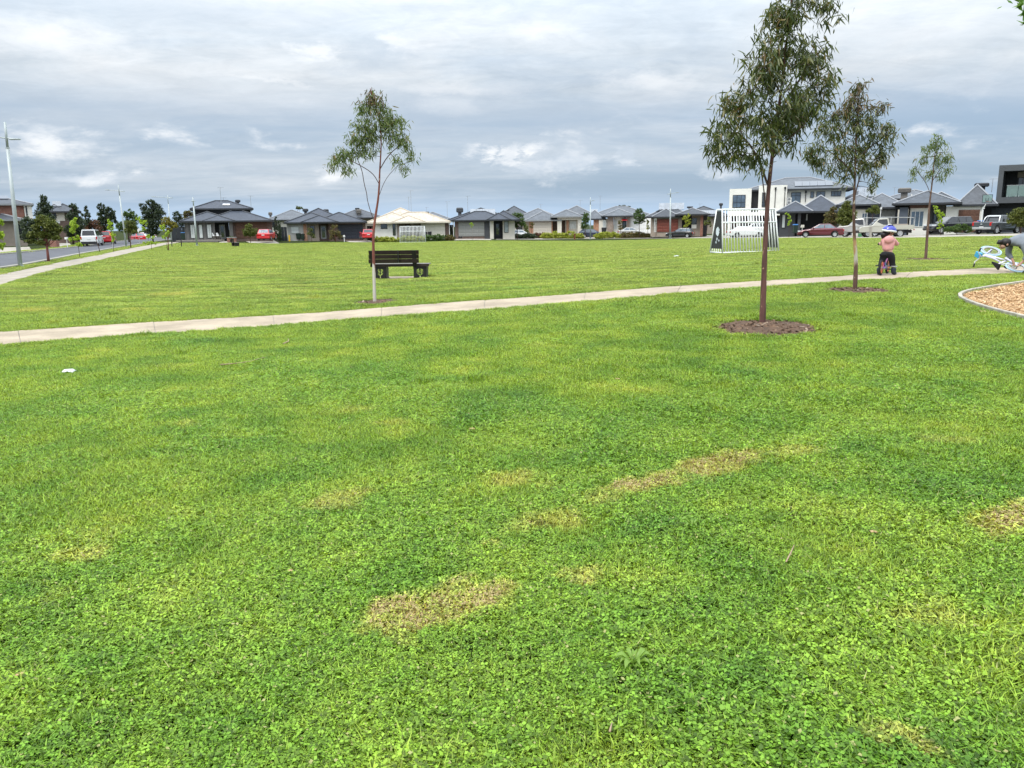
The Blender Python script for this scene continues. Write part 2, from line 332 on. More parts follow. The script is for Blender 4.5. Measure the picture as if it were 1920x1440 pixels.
tag(arrmesh('ground', np.stack([GX.ravel(), GY.ravel(), GZ], 1), np.stack([ii, ii+1, ii+nx+1, ii+nx], 1), M_turf), 'green park lawn ground reaching to the houses', kind='structure').data.polygons.foreach_set('use_smooth', [True]*len(ii))

def concrete(name, c, grain=.25):
    m = bpy.data.materials.new(name); m.use_nodes = True; t = NT(m.node_tree)
    pos = t.n('NewGeometry').outputs['Position']
    a = t.noise(pos, 1.3, 5, .65); b_ = t.noise(pos, 38, 4, .7); e = t.noise(pos, 5.5, 5, .7, .5)
    k = t.math('MULTIPLY', t.ramp(a, .28, .72, .74, 1.12), t.math('MULTIPLY', t.ramp(b_, .3, .7, 1-grain*.5, 1+grain*.4), t.ramp(e, .58, .74, 1, .74)))
    cc = t.mix(1.0, c, t.n('CombineXYZ', {i: k for i in range(3)}).outputs[0], 'MULTIPLY')
    t.n('OutputMaterial', {0: t.n('BsdfPrincipled', {'Base Color': cc, 'Roughness': .88, 'Specular IOR Level': .25, 'Normal': t.n('Bump', {'Height': b_, 'Strength': .25, 'Distance': .004}).outputs[0]})}); return m
M_path = concrete('path_concrete', (.41, .335, .245)); M_walk = concrete('footpath_concrete', (.36, .315, .255)); M_drive = concrete('driveway_concrete', (.38, .345, .295))
M_asph = concrete('asphalt', (.115, .118, .130), .5); M_kerb = concrete('kerb_concrete', (.33, .31, .27))
def smooth_line(pts, n=3):
    p = [Vector(q) for q in pts]
    for _ in range(n):
        q = [p[0]]
        for a, b in zip(p, p[1:]): q += [a*.75+b*.25, a*.25+b*.75]
        p = q+[p[-1]]
    return p
def resample(p, n):
    L = [0.0]
    for a, b in zip(p, p[1:]): L.append(L[-1]+(b-a).length)
    out = []; j = 0
    for i in range(n):
        t_ = L[-1]*i/(n-1)
        while j < len(L)-2 and L[j+1] < t_: j += 1
        f = (t_-L[j])/max(L[j+1]-L[j], 1e-9); out.append(p[j].lerp(p[j+1], f))
    return out
def strip(name, A, B, dz, m, parent=None, thick=.15, a0=0, cols=5):       # sheet between two edges, lying dz above the ground, with a skirt
    mb = MB(); n = len(A); g = []
    for a, b in zip(A, B):
        for k in range(cols+1):
            p = a.lerp(b, k/cols); g.append((p.x, p.y, float(zt(p.x, p.y)[0])+dz))
    w_ = cols+1; fs = [(i*w_+k, i*w_+k+1, (i+1)*w_+k+1, (i+1)*w_+k) for i in range(n-1) for k in range(cols)]
    rim = list(range(w_))+[i*w_+cols for i in range(1, n)]+[(n-1)*w_+k for k in range(cols-1, -1, -1)]+[i*w_ for i in range(n-2, 0, -1)]
    o = len(g); g += [(g[i][0], g[i][1], g[i][2]-thick) for i in rim]
    fs += [(rim[i], o+i, o+(i+1) % len(rim), rim[(i+1) % len(rim)]) for i in range(len(rim))]
    mb.add(g, fs); return mb.build(name, m, parent)
# main path: both edges read off, slab by slab
UP = [(-260, 640), (0, 624.6), (197, 612), (350, 601), (569, 590), (750, 575.5), (900, 564.5), (1100, 551), (1300, 536), (1440, 527.5), (1580, 519), (1700, 511.5), (1800, 506), (1920, 500.5), (2150, 491)]
LO = [(-260, 669), (0, 649.5), (226, 631), (474, 616.6), (627, 602.7), (750, 594), (900, 583.5), (1100, 567.5), (1300, 550.3), (1440, 539.5), (1580, 530), (1690, 524), (1800, 518.5), (1920, 514.5), (2150, 503)]
NS = 14
PU = resample(smooth_line([gp(*p) for p in UP]), NS*6+1); PL = resample(smooth_line([gp(*p) for p in LO]), NS*6+1)
path = bpy.data.objects.new('path', None); col.objects.link(path); tag(path, 'pale concrete footpath crossing the lawn', kind='structure')
strip('joint_filler', [p.lerp(q, .01) for p, q in zip(PU, PL)], [q.lerp(p, .01) for p, q in zip(PU, PL)], .012, M_kerb, path)
for i in range(NS):
    a = PU[i*6:i*6+7]; b = PL[i*6:i*6+7]
    g = .006                                     # the joint
    a = [a[0].lerp(a[1], g/.4)]+a[1:-1]+[a[-1].lerp(a[-2], g/.4)]; b = [b[0].lerp(b[1], g/.4)]+b[1:-1]+[b[-1].lerp(b[-2], g/.4)]
    strip('slab', a, b, .022+.003*math.sin(i*2.3), M_path, path)
# footpath beside the road
WU = [(-420, 585), (-150, 541), (0, 516), (67, 502), (167, 482), (233, 467.5), (292, 457.5), (325, 453)]
WL = [(-420, 645), (-150, 574), (0, 538), (83, 511), (167, 493.5), (217, 481.5), (267, 469.5), (305, 460), (335, 455)]
WU_ = resample(smooth_line([gp(*p) for p in WU]), 37); WL_ = resample(smooth_line([gp(*p) for p in WL]), 37)
tag(strip('footpath', WU_, WL_, .022, M_walk), 'concrete footpath running beside the road', kind='structure')
RN = [(-420, 556), (0, 505), (83, 490), (150, 475.5), (233, 461.5), (290, 453), (330, 448.5)]; RF = [(-420, 512), (0, 478), (83, 470), (150, 463), (217, 453.5), (262, 449), (310, 444.5)]
RN_ = resample(smooth_line([gp(*p) for p in RN]), 40); RF_ = resample(smooth_line([gp(*p) for p in RF]), 40)
tag(strip('road', RN_, RF_, .012, M_asph), 'grey asphalt road along the left side', kind='structure')
def kerb(name, line, side):
    n = len(line); A = []; B = []
    for i, p in enumerate(line):
        t_ = (line[min(i+1, n-1)]-line[max(i-1, 0)]).normalized(); q = Vector((-t_.y, t_.x, 0))*side; A.append(p); B.append(p+q*.32)
    return tag(strip(name, A, B, .10, M_kerb, cols=1, thick=.3), 'concrete kerb along the road', kind='structure')
kerb('kerb', RN_, -1); kerb('kerb', RF_, 1)
SN = resample(smooth_line([gp(*p) for p in [(930, 449), (1080, 447), (1225, 446.8), (1330, 446.3), (1480, 446), (1620, 446.3), (1760, 445.2), (1920, 442.5), (2100, 441)]]), 40)
SF = resample(smooth_line([gp(*p) for p in [(930, 443.5), (1080, 442), (1225, 441.5), (1330, 441.3), (1480, 441), (1620, 441.8), (1760, 440.3), (1920, 437.8), (2100, 436)]]), 40)
tag(strip('road', SN, SF, .015, M_drive), 'pale street running in front of the houses', kind='structure')
def drive(pts, m=None):
    a, b, c, d = [gp(*p) for p in pts]; tag(strip('driveway', [a.lerp(d, i/4) for i in range(5)], [b.lerp(c, i/4) for i in range(5)], .018, m or M_drive), 'concrete driveway', kind='structure')
drive([(443, 447.6), (506, 447.6), (524, 456.5), (471, 456.5)]); drive([(411, 448.5), (433, 448.5), (428, 455), (411, 455)]); drive([(633, 448), (684, 448), (702, 454.5), (657, 454.5)])
drive([(861, 443), (910, 443), (922, 450), (851, 450.5)]); drive([(1232, 434.5), (1270, 434.5), (1262, 441), (1225, 441)]); drive([(1795, 429), (1836, 429), (1850, 437.5), (1800, 438.5)]); drive([(1848, 430), (1900, 430), (1925, 437), (1856, 437.5)], M_asph)
drive([(-60, 466), (55, 463), (60, 471), (-60, 480)]); drive([(100, 456), (130, 456), (137, 463.5), (112, 466)])

def poly(pts): return np.array([(p.x, p.y) for p in pts])
POLY = [poly(PU+PL[::-1]), poly(WU_+WL_[::-1]), poly(RN_+RF_[::-1]), poly(SN+SF[::-1])]
MULCH_EDGE = [(2080, 512), (1960, 527), (1910, 534.5), (1865, 541), (1835, 546.5), (1810, 551), (1797, 558), (1800, 563.5), (1820, 573), (1850, 583), (1885, 592.5), (1920, 601), (1990, 620), (2100, 650)]
ME = smooth_line([gp(*p) for p in MULCH_EDGE]); POLY.append(poly(ME))
CIRC = []                                        # mulch rings round the trees: x, y, r
def seg_dist(P, poly_):
    d = np.full(len(P), 1e9); ins = np.zeros(len(P), bool)
    for a, b in zip(poly_, np.roll(poly_, -1, 0)):
        ab = b-a; t = np.clip(((P-a)@ab)/max(ab@ab, 1e-9), 0, 1); d = np.minimum(d, np.hypot(*(P-(a+t[:, None]*ab)).T))
        c = ((a[1] > P[:, 1]) != (b[1] > P[:, 1])); with_ = (b[0]-a[0])*(P[:, 1]-a[1])/np.where(b[1] == a[1], 1e-9, b[1]-a[1])+a[0]; ins ^= c & (P[:, 0] < with_)
    return np.where(ins, -d, d)
TREE_BASES = dict(a=(1430, 608), b=(1603, 545), c=(1736, 487), d=(703, 568))
M_mulch = mat('bark_soil', (.10, .058, .034), .95, .35, 9, .9, 30)
def ring(px, py, rx, name='mulch_ring', label='', seed=0, rr=None):
    p = gp(px, py); r = rx*p.y*CP/FPX; CIRC.append((p.x, p.y, r)); rng = random.Random(seed); mb = MB()
    n = 36; vs = [(0, 0, .035)]; 
    for k, f in enumerate((.35, .7, 1.0)):
        for i in range(n):
            a = 2*math.pi*i/n; q = r*f*(1+.12*math.sin(3*a+seed)+.07*math.sin(7*a+seed*2)+(rng.random()-.5)*.07); x, y = q*math.cos(a), q*math.sin(a)
            vs.append((x, y, float(zt(p.x+x, p.y+y)[0])-p.z+(.035, .028, .006)[k]+(rng.random()-.5)*.012))
    fs = [(0, 1+i, 1+(i+1) % n) for i in range(n)]+[(1+k*n+i, 1+(k+1)*n+i, 1+(k+1)*n+(i+1) % n, 1+k*n+(i+1) % n) for k in range(2) for i in range(n)]
    mb.add(vs, fs); o = mb.build(name, M_mulch, smooth=True); o.location = p; tag(o, label, 'mulch ring', 'mulch rings at the tree feet')
    chips(o, r*.98, 900 if rx > 60 else 260, seed)
    return o
CHIPM = None
def chips(parent, r, n, seed):
    global CHIPM
    if CHIPM is None: CHIPM = leaf_mat('bark_chips', [(.0, (.055, .031, .018)), (.5, (.125, .070, .040)), (.84, (.20, .125, .075)), (.95, (.42, .35, .27)), (1, (.5, .44, .36))], 0, .9)
    g = np.random.default_rng(seed); a = g.random(n)*6.283; q = r*np.sqrt(g.random(n))*1.06; x, y = q*np.cos(a), q*np.sin(a)
    px_, py_ = parent.location.x, parent.location.y; z = zt(px_+x, py_+y)-parent.location.z+.03*(1-q/r*.75)+.012
    flakes('wood_chips', np.stack([x, y, z], 1), g, .012, .045, CHIPM, parent)
def flakes(name, P, g, lo, hi, m, parent=None):   # small flat chips lying at random
    n = len(P); a = g.random(n)*6.283; L = (lo+(hi-lo)*g.random(n)**2)[:, None]; W = L*(.25+.35*g.random((n, 1)))
    ti = (g.random((n, 1))-.5)*.9; u = np.stack([np.cos(a), np.sin(a), ti[:, 0]], 1); v = np.stack([-np.sin(a), np.cos(a), (g.random(n)-.5)*.9], 1)
    V = np.stack([P-u*L-v*W*.8, P+u*L*.9-v*W, P+u*L+v*W*.7, P-u*L*.8+v*W], 1).reshape(-1, 3)
    o = arrmesh(name, V, np.arange(4*n).reshape(-1, 4), m, parent); o['kind'] = 'stuff'; return o
ring(1436, 616, 104, label='broad dark mulch ring at the foot of the tallest tree', seed=1)
ring(1607, 546, 62, label='mulch ring at the foot of the tree left of the child', seed=2)
ring(1735, 487.5, 48, label='mulch ring round the thin tree right of the child', seed=3)
ring(706, 567.5, 52, label='thin mulch ring at the pale tree before the bench', seed=4)
ring(91, 491.5, 17, label='mulch ring under the olive tree by the left footpath', seed=5); ring(315, 470, 11, label='small mulch ring under the far ochre sapling', seed=6)

_pp = gp(744, 522.5); CIRC.append((_pp.x+.3, _pp.y+.25, 1.0))
# playground bed of bark with a timber edge
pe = ME; bed = thing('playground_bed', 'tan bark soft-fall bed with pale timber edging at the right', 'playground bed', (pe[60].x, pe[60].y, pe[60].z))
org = bed.location.copy()
M_edge = mat('edging_timber', (.37, .34, .28), .85, .25, 7, .3); M_bark = mat('soft_fall_bark', (.46, .29, .15), .95, .35, 6, .8, 40)
base_pts = [pe[i] for i in range(0, len(pe), 3)]
bx = np.array([(p.x, p.y) for p in base_pts]); cx = bx.mean(0)
mb = MB(); vs = []
K = 12
for k in range(K+1):
    f = 1-k/K
    for p in base_pts:
        x = cx[0]+(p.x-cx[0])*f; y = cx[1]+(p.y-cx[1])*f; vs.append((x-org.x, y-org.y, float(zt(x, y)[0])+.025-org.z))
nb = len(base_pts)
mb.add(vs, [(k*nb+i, k*nb+(i+1) % nb, (k+1)*nb+(i+1) % nb, (k+1)*nb+i) for k in range(K) for i in range(nb)]); mb.build('bark_surface', M_bark, bed)
edge = resample(pe, 29)
for i in range(28):
    a, b = edge[i]-org, edge[i+1]-org; t_ = (b-a).normalized(); q = Vector((-t_.y, t_.x, 0))*.030; a = a+t_*.008; b = b-t_*.008
    mb = MB(); up = Vector((0, 0, .075)); dn = Vector((0, 0, -.1)); mb.hexa([a-q+dn, b-q+dn, b+q+dn, a+q+dn], [a-q+up, b-q+up, b+q+up, a+q+up]); mb.build('edging_board', M_edge, bed, bevel=.008)
gr = np.random.default_rng(8); P = []
lo_, hi_ = poly(pe).min(0), poly(pe).max(0)
while sum(len(p) for p in P) < 34000:
    q = lo_+(hi_-lo_)*gr.random((20000, 2)); q = q[seg_dist(q, poly(pe)) < -.05]; P.append(q)
P = np.concatenate(P)[:34000]
barkm = leaf_mat('bark_flakes', [(.1, (.26, .145, .065)), (.4, (.48, .30, .145)), (.7, (.62, .41, .22)), (1, (.74, .57, .36))], 0, .9)
flakes('bark_flakes', np.stack([P[:, 0]-org.x, P[:, 1]-org.y, zt(P[:, 0], P[:, 1])-org.z+.03+gr.random(len(P))*.02], 1), gr, .008, .027, barkm, bed)

# ------------------------------------------------------------------ the turf itself
src = bpy.data.collections.new('grass_clumps')   # only a library of clumps for the node tree below
M_clover = blade_mat('clover_leaf', (.92, 1.0, .92)); M_blade = blade_mat('grass_blade', (1.10, 1.04, 1.1))
def clump(seed, Rr, nclo, nbl, hc, hb, bw=.0021):
    g = np.random.default_rng(seed); V = []; F = []
    def spots(n): a = g.random(n)*6.283; r = Rr*np.sqrt(g.random(n))*(1+.18*g.standard_normal(n)); return np.stack([r*np.cos(a), r*np.sin(a)], 1)
    mi = []
    if nclo:
        c = spots(nclo); h = hc*(.35+.65*g.random(nclo)); L = .0048+.0060*g.random(nclo); a0 = g.random(nclo)*6.283
        tx, ty = (g.standard_normal((2, nclo))*.33)
        for k in range(3):
            a = a0+k*2.094+(g.random(nclo)-.5)*.4; u = np.stack([np.cos(a), np.sin(a), tx*np.cos(a)+ty*np.sin(a)-.15+.3*(g.random(nclo)-.3)], 1); v = np.stack([-np.sin(a), np.cos(a), -tx*np.sin(a)+ty*np.cos(a)], 1)
            p = np.stack([c[:, 0], c[:, 1], h], 1); l = L[:, None]
            q = np.stack([p+u*l*.1, p+u*l*.95-v*l*.62, p+u*l*1.55, p+u*l*.95+v*l*.62], 1); V.append(q.reshape(-1, 3))
        mi += [0]*(3*nclo)
    if nbl:
        c = spots(nbl); a = g.random(nbl)*6.283; h = hb*(.35+.65*g.random(nbl)); lean = h*(.35+.9*g.random(nbl)); wd = bw*(.7+.8*g.random(nbl))
        d = np.stack([np.cos(a), np.sin(a), 0*a], 1); s_ = np.stack([-np.sin(a), np.cos(a), 0*a], 1)*wd[:, None]; p = np.stack([c[:, 0], c[:, 1], 0*a], 1); up = np.array([0, 0, 1.0])
        m1 = p+d*(lean*.35)[:, None]+up*(h*.65)[:, None]; tp = p+d*lean[:, None]+up*h[:, None]
        q = np.stack([p-s_, p+s_, m1+s_*.85, m1-s_*.85], 1); V.append(q.reshape(-1, 3)); mi += [1]*nbl
        q = np.stack([m1-s_*.85, m1+s_*.85, tp+s_*.15, tp-s_*.15], 1); V.append(q.reshape(-1, 3)); mi += [1]*nbl
    V = np.concatenate(V); o = arrmesh('grass_clump', V, np.arange(len(V)).reshape(-1, 4), [M_clover, M_blade])
    o.data.polygons.foreach_set('material_index', mi); col.objects.unlink(o); src.objects.link(o); return o
for i in range(6): clump(10+i, .27, 920, 520, .037, .050).name = 'clump_%02d' % i              # 0-5 clover
for i in range(6): clump(20+i, .26, 330, 1350, .028, .048).name = 'clump_%02d' % (6+i)          # 6-11 grass
for i in range(3): clump(30+i, .26, 40, 1100, .012, .026).name = 'clump_%02d' % (12+i)           # 12-14 worn
for i in range(3): clump(40+i, .07, 26, 90, .03, .05).name = 'clump_%02d' % (15+i)              # 15-17 small, for edges
for i in range(2): clump(50+i, .10, 6, 90, .03, .11, .0032).name = 'clump_%02d' % (18+i)        # 18-19 tall tufts
for i in range(3): clump(60+i, .50, 0, 1250, .03, .055, .006).name = 'clump_%02d' % (20+i)      # 20-22 far away
g = np.random.default_rng(99)
def field(y0, y1, step, widen=1.2):
    ys = np.arange(y0, y1, step); out = []
    for y in ys:
        x = np.arange(-.70*y-widen, .70*y+widen, step); out.append(np.stack([x, np.full(len(x), y)], 1))
    P = np.concatenate(out); return P+(g.random(P.shape)-.5)*step*.55
LAWN = poly([gp(*p) for p in [(-300, 470), (0, 474), (150, 458), (300, 452.5), (330, 455.5), (430, 455.5), (520, 457.5), (600, 455), (705, 454.5), (850, 451.5), (935, 450), (1080, 447.5), (1225, 447), (1480, 446.4), (1620, 446.6), (1760, 445.6), (1920, 442.8)]])
LAWN = np.concatenate([LAWN, [(60, 60), (60, -5), (-60, -5), (-60, 30)]])
def clear(P, rad):
    keep = seg_dist(P, LAWN) < -.05
    d = np.full(len(P), 1e9)
    for q in POLY: d = np.minimum(d, seg_dist(P, q))
    for x, y, r in CIRC: d = np.minimum(d, np.hypot(P[:, 0]-x, P[:, 1]-y)-r*.97)
    return keep & (d > rad), keep, d
def deadness(P):
    k = np.zeros(len(P))
    for x, y, rx, ry, a, st in DW:
        dx, dy = P[:, 0]-x, P[:, 1]-y; u = (dx*math.cos(a)+dy*math.sin(a))/rx; v = (-dx*math.sin(a)+dy*math.cos(a))/ry; k = np.maximum(k, st*np.clip((1.3-np.hypot(u, v))/.7, 0, 1))
    return k
def wave(P, f, ph): return np.sin(P[:, 0]*f+ph)*np.cos(P[:, 1]*f*1.13+ph*1.7)+.6*np.sin((P[:, 0]+P[:, 1])*f*2.1+ph*3)
PTS = []; IDX = []; SCL = []
def put(P, idx, scl): PTS.append(P); IDX.append(idx); SCL.append(scl)
for y0, y1, step in ((1.2, 13, .27), (13, 30, .38)):
    P = field(y0, y1, step); ok, keep, d = clear(P, .27); P = P[ok]; dd = deadness(P); n = len(P)
    clo = (wave(P, .9, .4)+g.standard_normal(n)*.5+np.clip((7.0-P[:, 1])*.28, -1.6, 1.2)) > 0
    idx = np.where(clo, g.integers(0, 6, n), g.integers(6, 12, n)); idx = np.where(dd > .5+.35*g.random(n), g.integers(12, 15, n), idx)
    put(P, idx, (.82+.4*g.random(n))*(1+.12*wave(P, 1.9, 2.2))*(1.25 if step > .3 else 1))
P = field(30, 112, .62, 2); ok, keep, d = clear(P, .45); P = P[ok]; put(P, g.integers(20, 23, len(P)), .75+.55*g.random(len(P))+.15*wave(P, .5, 1))
P = field(1.2, 32, .085); ok, keep, d = clear(P, .015); P = P[keep & (d > -.035-.05*(wave(P, 3.1, 1) > .9)) & (d < .30)]; put(P, g.integers(15, 18, len(P)), .7+.7*g.random(len(P)))         # edges
P = field(30, 70, .22); ok, keep, d = clear(P, .06); P = P[ok & (d < .5)]; put(P, g.integers(15, 18, len(P)), 1.3+.8*g.random(len(P)))
P = field(1.5, 26, .6); ok, keep, d = clear(P, .15); P = P[ok]; P = P[(wave(P, .8, 5)+g.standard_normal(len(P))*.7) > 1.25]; P = P[deadness(P) < .3]; put(P, g.integers(18, 20, len(P)), .6+.6*g.random(len(P)))
P = np.concatenate(PTS); IDX = np.concatenate(IDX); SCL = np.concatenate(SCL)
me = bpy.data.meshes.new('lawn_grass'); me.vertices.add(len(P)); me.vertices.foreach_set('co', np.stack([P[:, 0], P[:, 1], zt(P[:, 0], P[:, 1])-.002], 1).astype(np.float32).ravel())
for nm, ty, val in (('ix', 'INT', IDX), ('sc', 'FLOAT', SCL), ('rz', 'FLOAT', g.random(len(P))*6.283)):
    me.attributes.new(nm, ty, 'POINT').data.foreach_set('value', np.ascontiguousarray(val, np.int32 if ty == 'INT' else np.float32))
me.materials.append(M_clover); me.materials.append(M_blade)
lawn = bpy.data.objects.new('lawn_grass', me); col.objects.link(lawn); tag(lawn, 'short green grass and clover of the park lawn', 'grass', kind='stuff')
ng = bpy.data.node_groups.new('grow_lawn', 'GeometryNodeTree'); ng.is_modifier = True
ng.interface.new_socket('Geometry', in_out='INPUT', socket_type='NodeSocketGeometry'); ng.interface.new_socket('Geometry', in_out='OUTPUT', socket_type='NodeSocketGeometry')
N = ng.nodes.new; gi = N('NodeGroupInput'); go = N('NodeGroupOutput'); ip = N('GeometryNodeInstanceOnPoints'); ci = N('GeometryNodeCollectionInfo'); ci.inputs[0].default_value = src; ci.inputs[1].default_value = True; ci.inputs[2].default_value = True
def attr(nm, ty): a = N('GeometryNodeInputNamedAttribute'); a.data_type = ty; a.inputs[0].default_value = nm; return a.outputs[0]
rot = N('ShaderNodeCombineXYZ'); ng.links.new(attr('rz', 'FLOAT'), rot.inputs[2]); L = ng.links.new
L(gi.outputs[0], ip.inputs['Points']); L(ci.outputs[0], ip.inputs['Instance']); ip.inputs['Pick Instance'].default_value = True; L(attr('ix', 'INT'), ip.inputs['Instance Index'])
L(rot.outputs[0], ip.inputs['Rotation']); L(attr('sc', 'FLOAT'), ip.inputs['Scale']); L(ip.outputs[0], go.inputs[0])
lawn.modifiers.new('grow', 'NODES').node_group = ng
print('turf clumps', len(P))
# ------------------------------------------------------------------ materials of the built things
RF_NAVY = roof_mat('roof_tile_navy', (.038, .046, .064)); RF_DARK = roof_mat('roof_tile_charcoal', (.048, .053, .063)); RF_GREY = roof_mat('roof_tile_grey', (.10, .11, .125)); RF_CREAM = roof_mat('roof_tile_cream', (.47, .41, .33))
RF_MID = roof_mat('roof_tile_slate', (.058, .066, .080))
GUT_D = mat('gutter_charcoal', (.035, .037, .042), .4); GUT_C = mat('gutter_cream', (.55, .50, .41), .4); GUT_G = mat('gutter_grey', (.24, .25, .26), .4)
CAP_D = mat('ridge_charcoal', (.06, .065, .075), .6); CAP_L = mat('ridge_pale', (.30, .31, .33), .6); CAP_C = mat('ridge_cream', (.50, .43, .34), .6)
W_WHITE = mat('render_white', (.78, .76, .70), .85, .05, 1.5, .15, 50, dirt=.06); W_CREAM = mat('render_cream', (.62, .585, .51), .85, .06, 1.5, .15, 50, dirt=.06); W_GREY = mat('render_grey', (.40, .40, .38), .85, .07, 1.5, .15)
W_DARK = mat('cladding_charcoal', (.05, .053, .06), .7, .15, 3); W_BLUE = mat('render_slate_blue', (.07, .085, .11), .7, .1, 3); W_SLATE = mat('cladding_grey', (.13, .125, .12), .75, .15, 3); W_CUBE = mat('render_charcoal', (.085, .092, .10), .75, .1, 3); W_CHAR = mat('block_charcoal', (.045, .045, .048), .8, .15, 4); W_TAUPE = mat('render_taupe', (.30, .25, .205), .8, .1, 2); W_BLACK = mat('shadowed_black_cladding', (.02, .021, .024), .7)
BR_RED = brick_mat('brick_red', (.26, .085, .05), (.20, .065, .045), (.30, .24, .2)); BR_BROWN = brick_mat('brick_brown', (.15, .085, .065), (.105, .062, .05), (.2, .17, .15)); BR_ORANGE = brick_mat('brick_orange', (.40, .17, .085), (.32, .13, .07), (.4, .33, .26)); BR_DUN = brick_mat('brick_dun', (.27, .2, .16), (.2, .155, .13), (.33, .29, .25))
TIMB = mat('door_timber_brown', (.115, .055, .035), .55, .25, 5); CEDAR = mat('door_timber_red', (.17, .045, .03), .5, .25, 5); NAVY = mat('door_navy', (.018, .022, .034), .45); DGREY = mat('door_grey', (.22, .225, .215), .5, .06); DCREAM = mat('door_cream', (.68, .64, .55), .5, .05); DBEIGE = mat('door_beige', (.50, .46, .40), .5, .05); DBLACK = mat('door_slate', (.03, .037, .045), .45)
FR_BLACK = mat('frame_black', (.02, .02, .022), .4); FR_WHITE = mat('frame_white', (.75, .75, .73), .4); FR_GREY = mat('frame_grey', (.33, .34, .34), .4)
GLASS = glass_mat('window_glass'); GLASS_B = glass_mat('window_glass_blue', (.06, .09, .125)); BLIND = mat('window_blind_behind_glass', (.58, .61, .60), .25, .06, 2, coat=.5); CURT = mat('window_curtain_behind_glass', (.30, .34, .36), .25, .2, 3, coat=.5)
STEEL = mat('galvanised_steel', (.42, .45, .46), .45, .1, 5, metal=.3); STEELW = mat('steel_painted_white', (.83, .84, .84), .35, .04, 5); COOL = mat('cooler_plastic', (.075, .08, .09), .6); COOLB = mat('cooler_plastic_brown', (.17, .155, .14), .6)
SOLAR = glass_mat('solar_cell', (.012, .016, .03), .08); SOLARF = glass_mat('solar_cell_glazed', (.09, .10, .115), .16); ANT = mat('antenna_metal', (.33, .35, .37), .5)

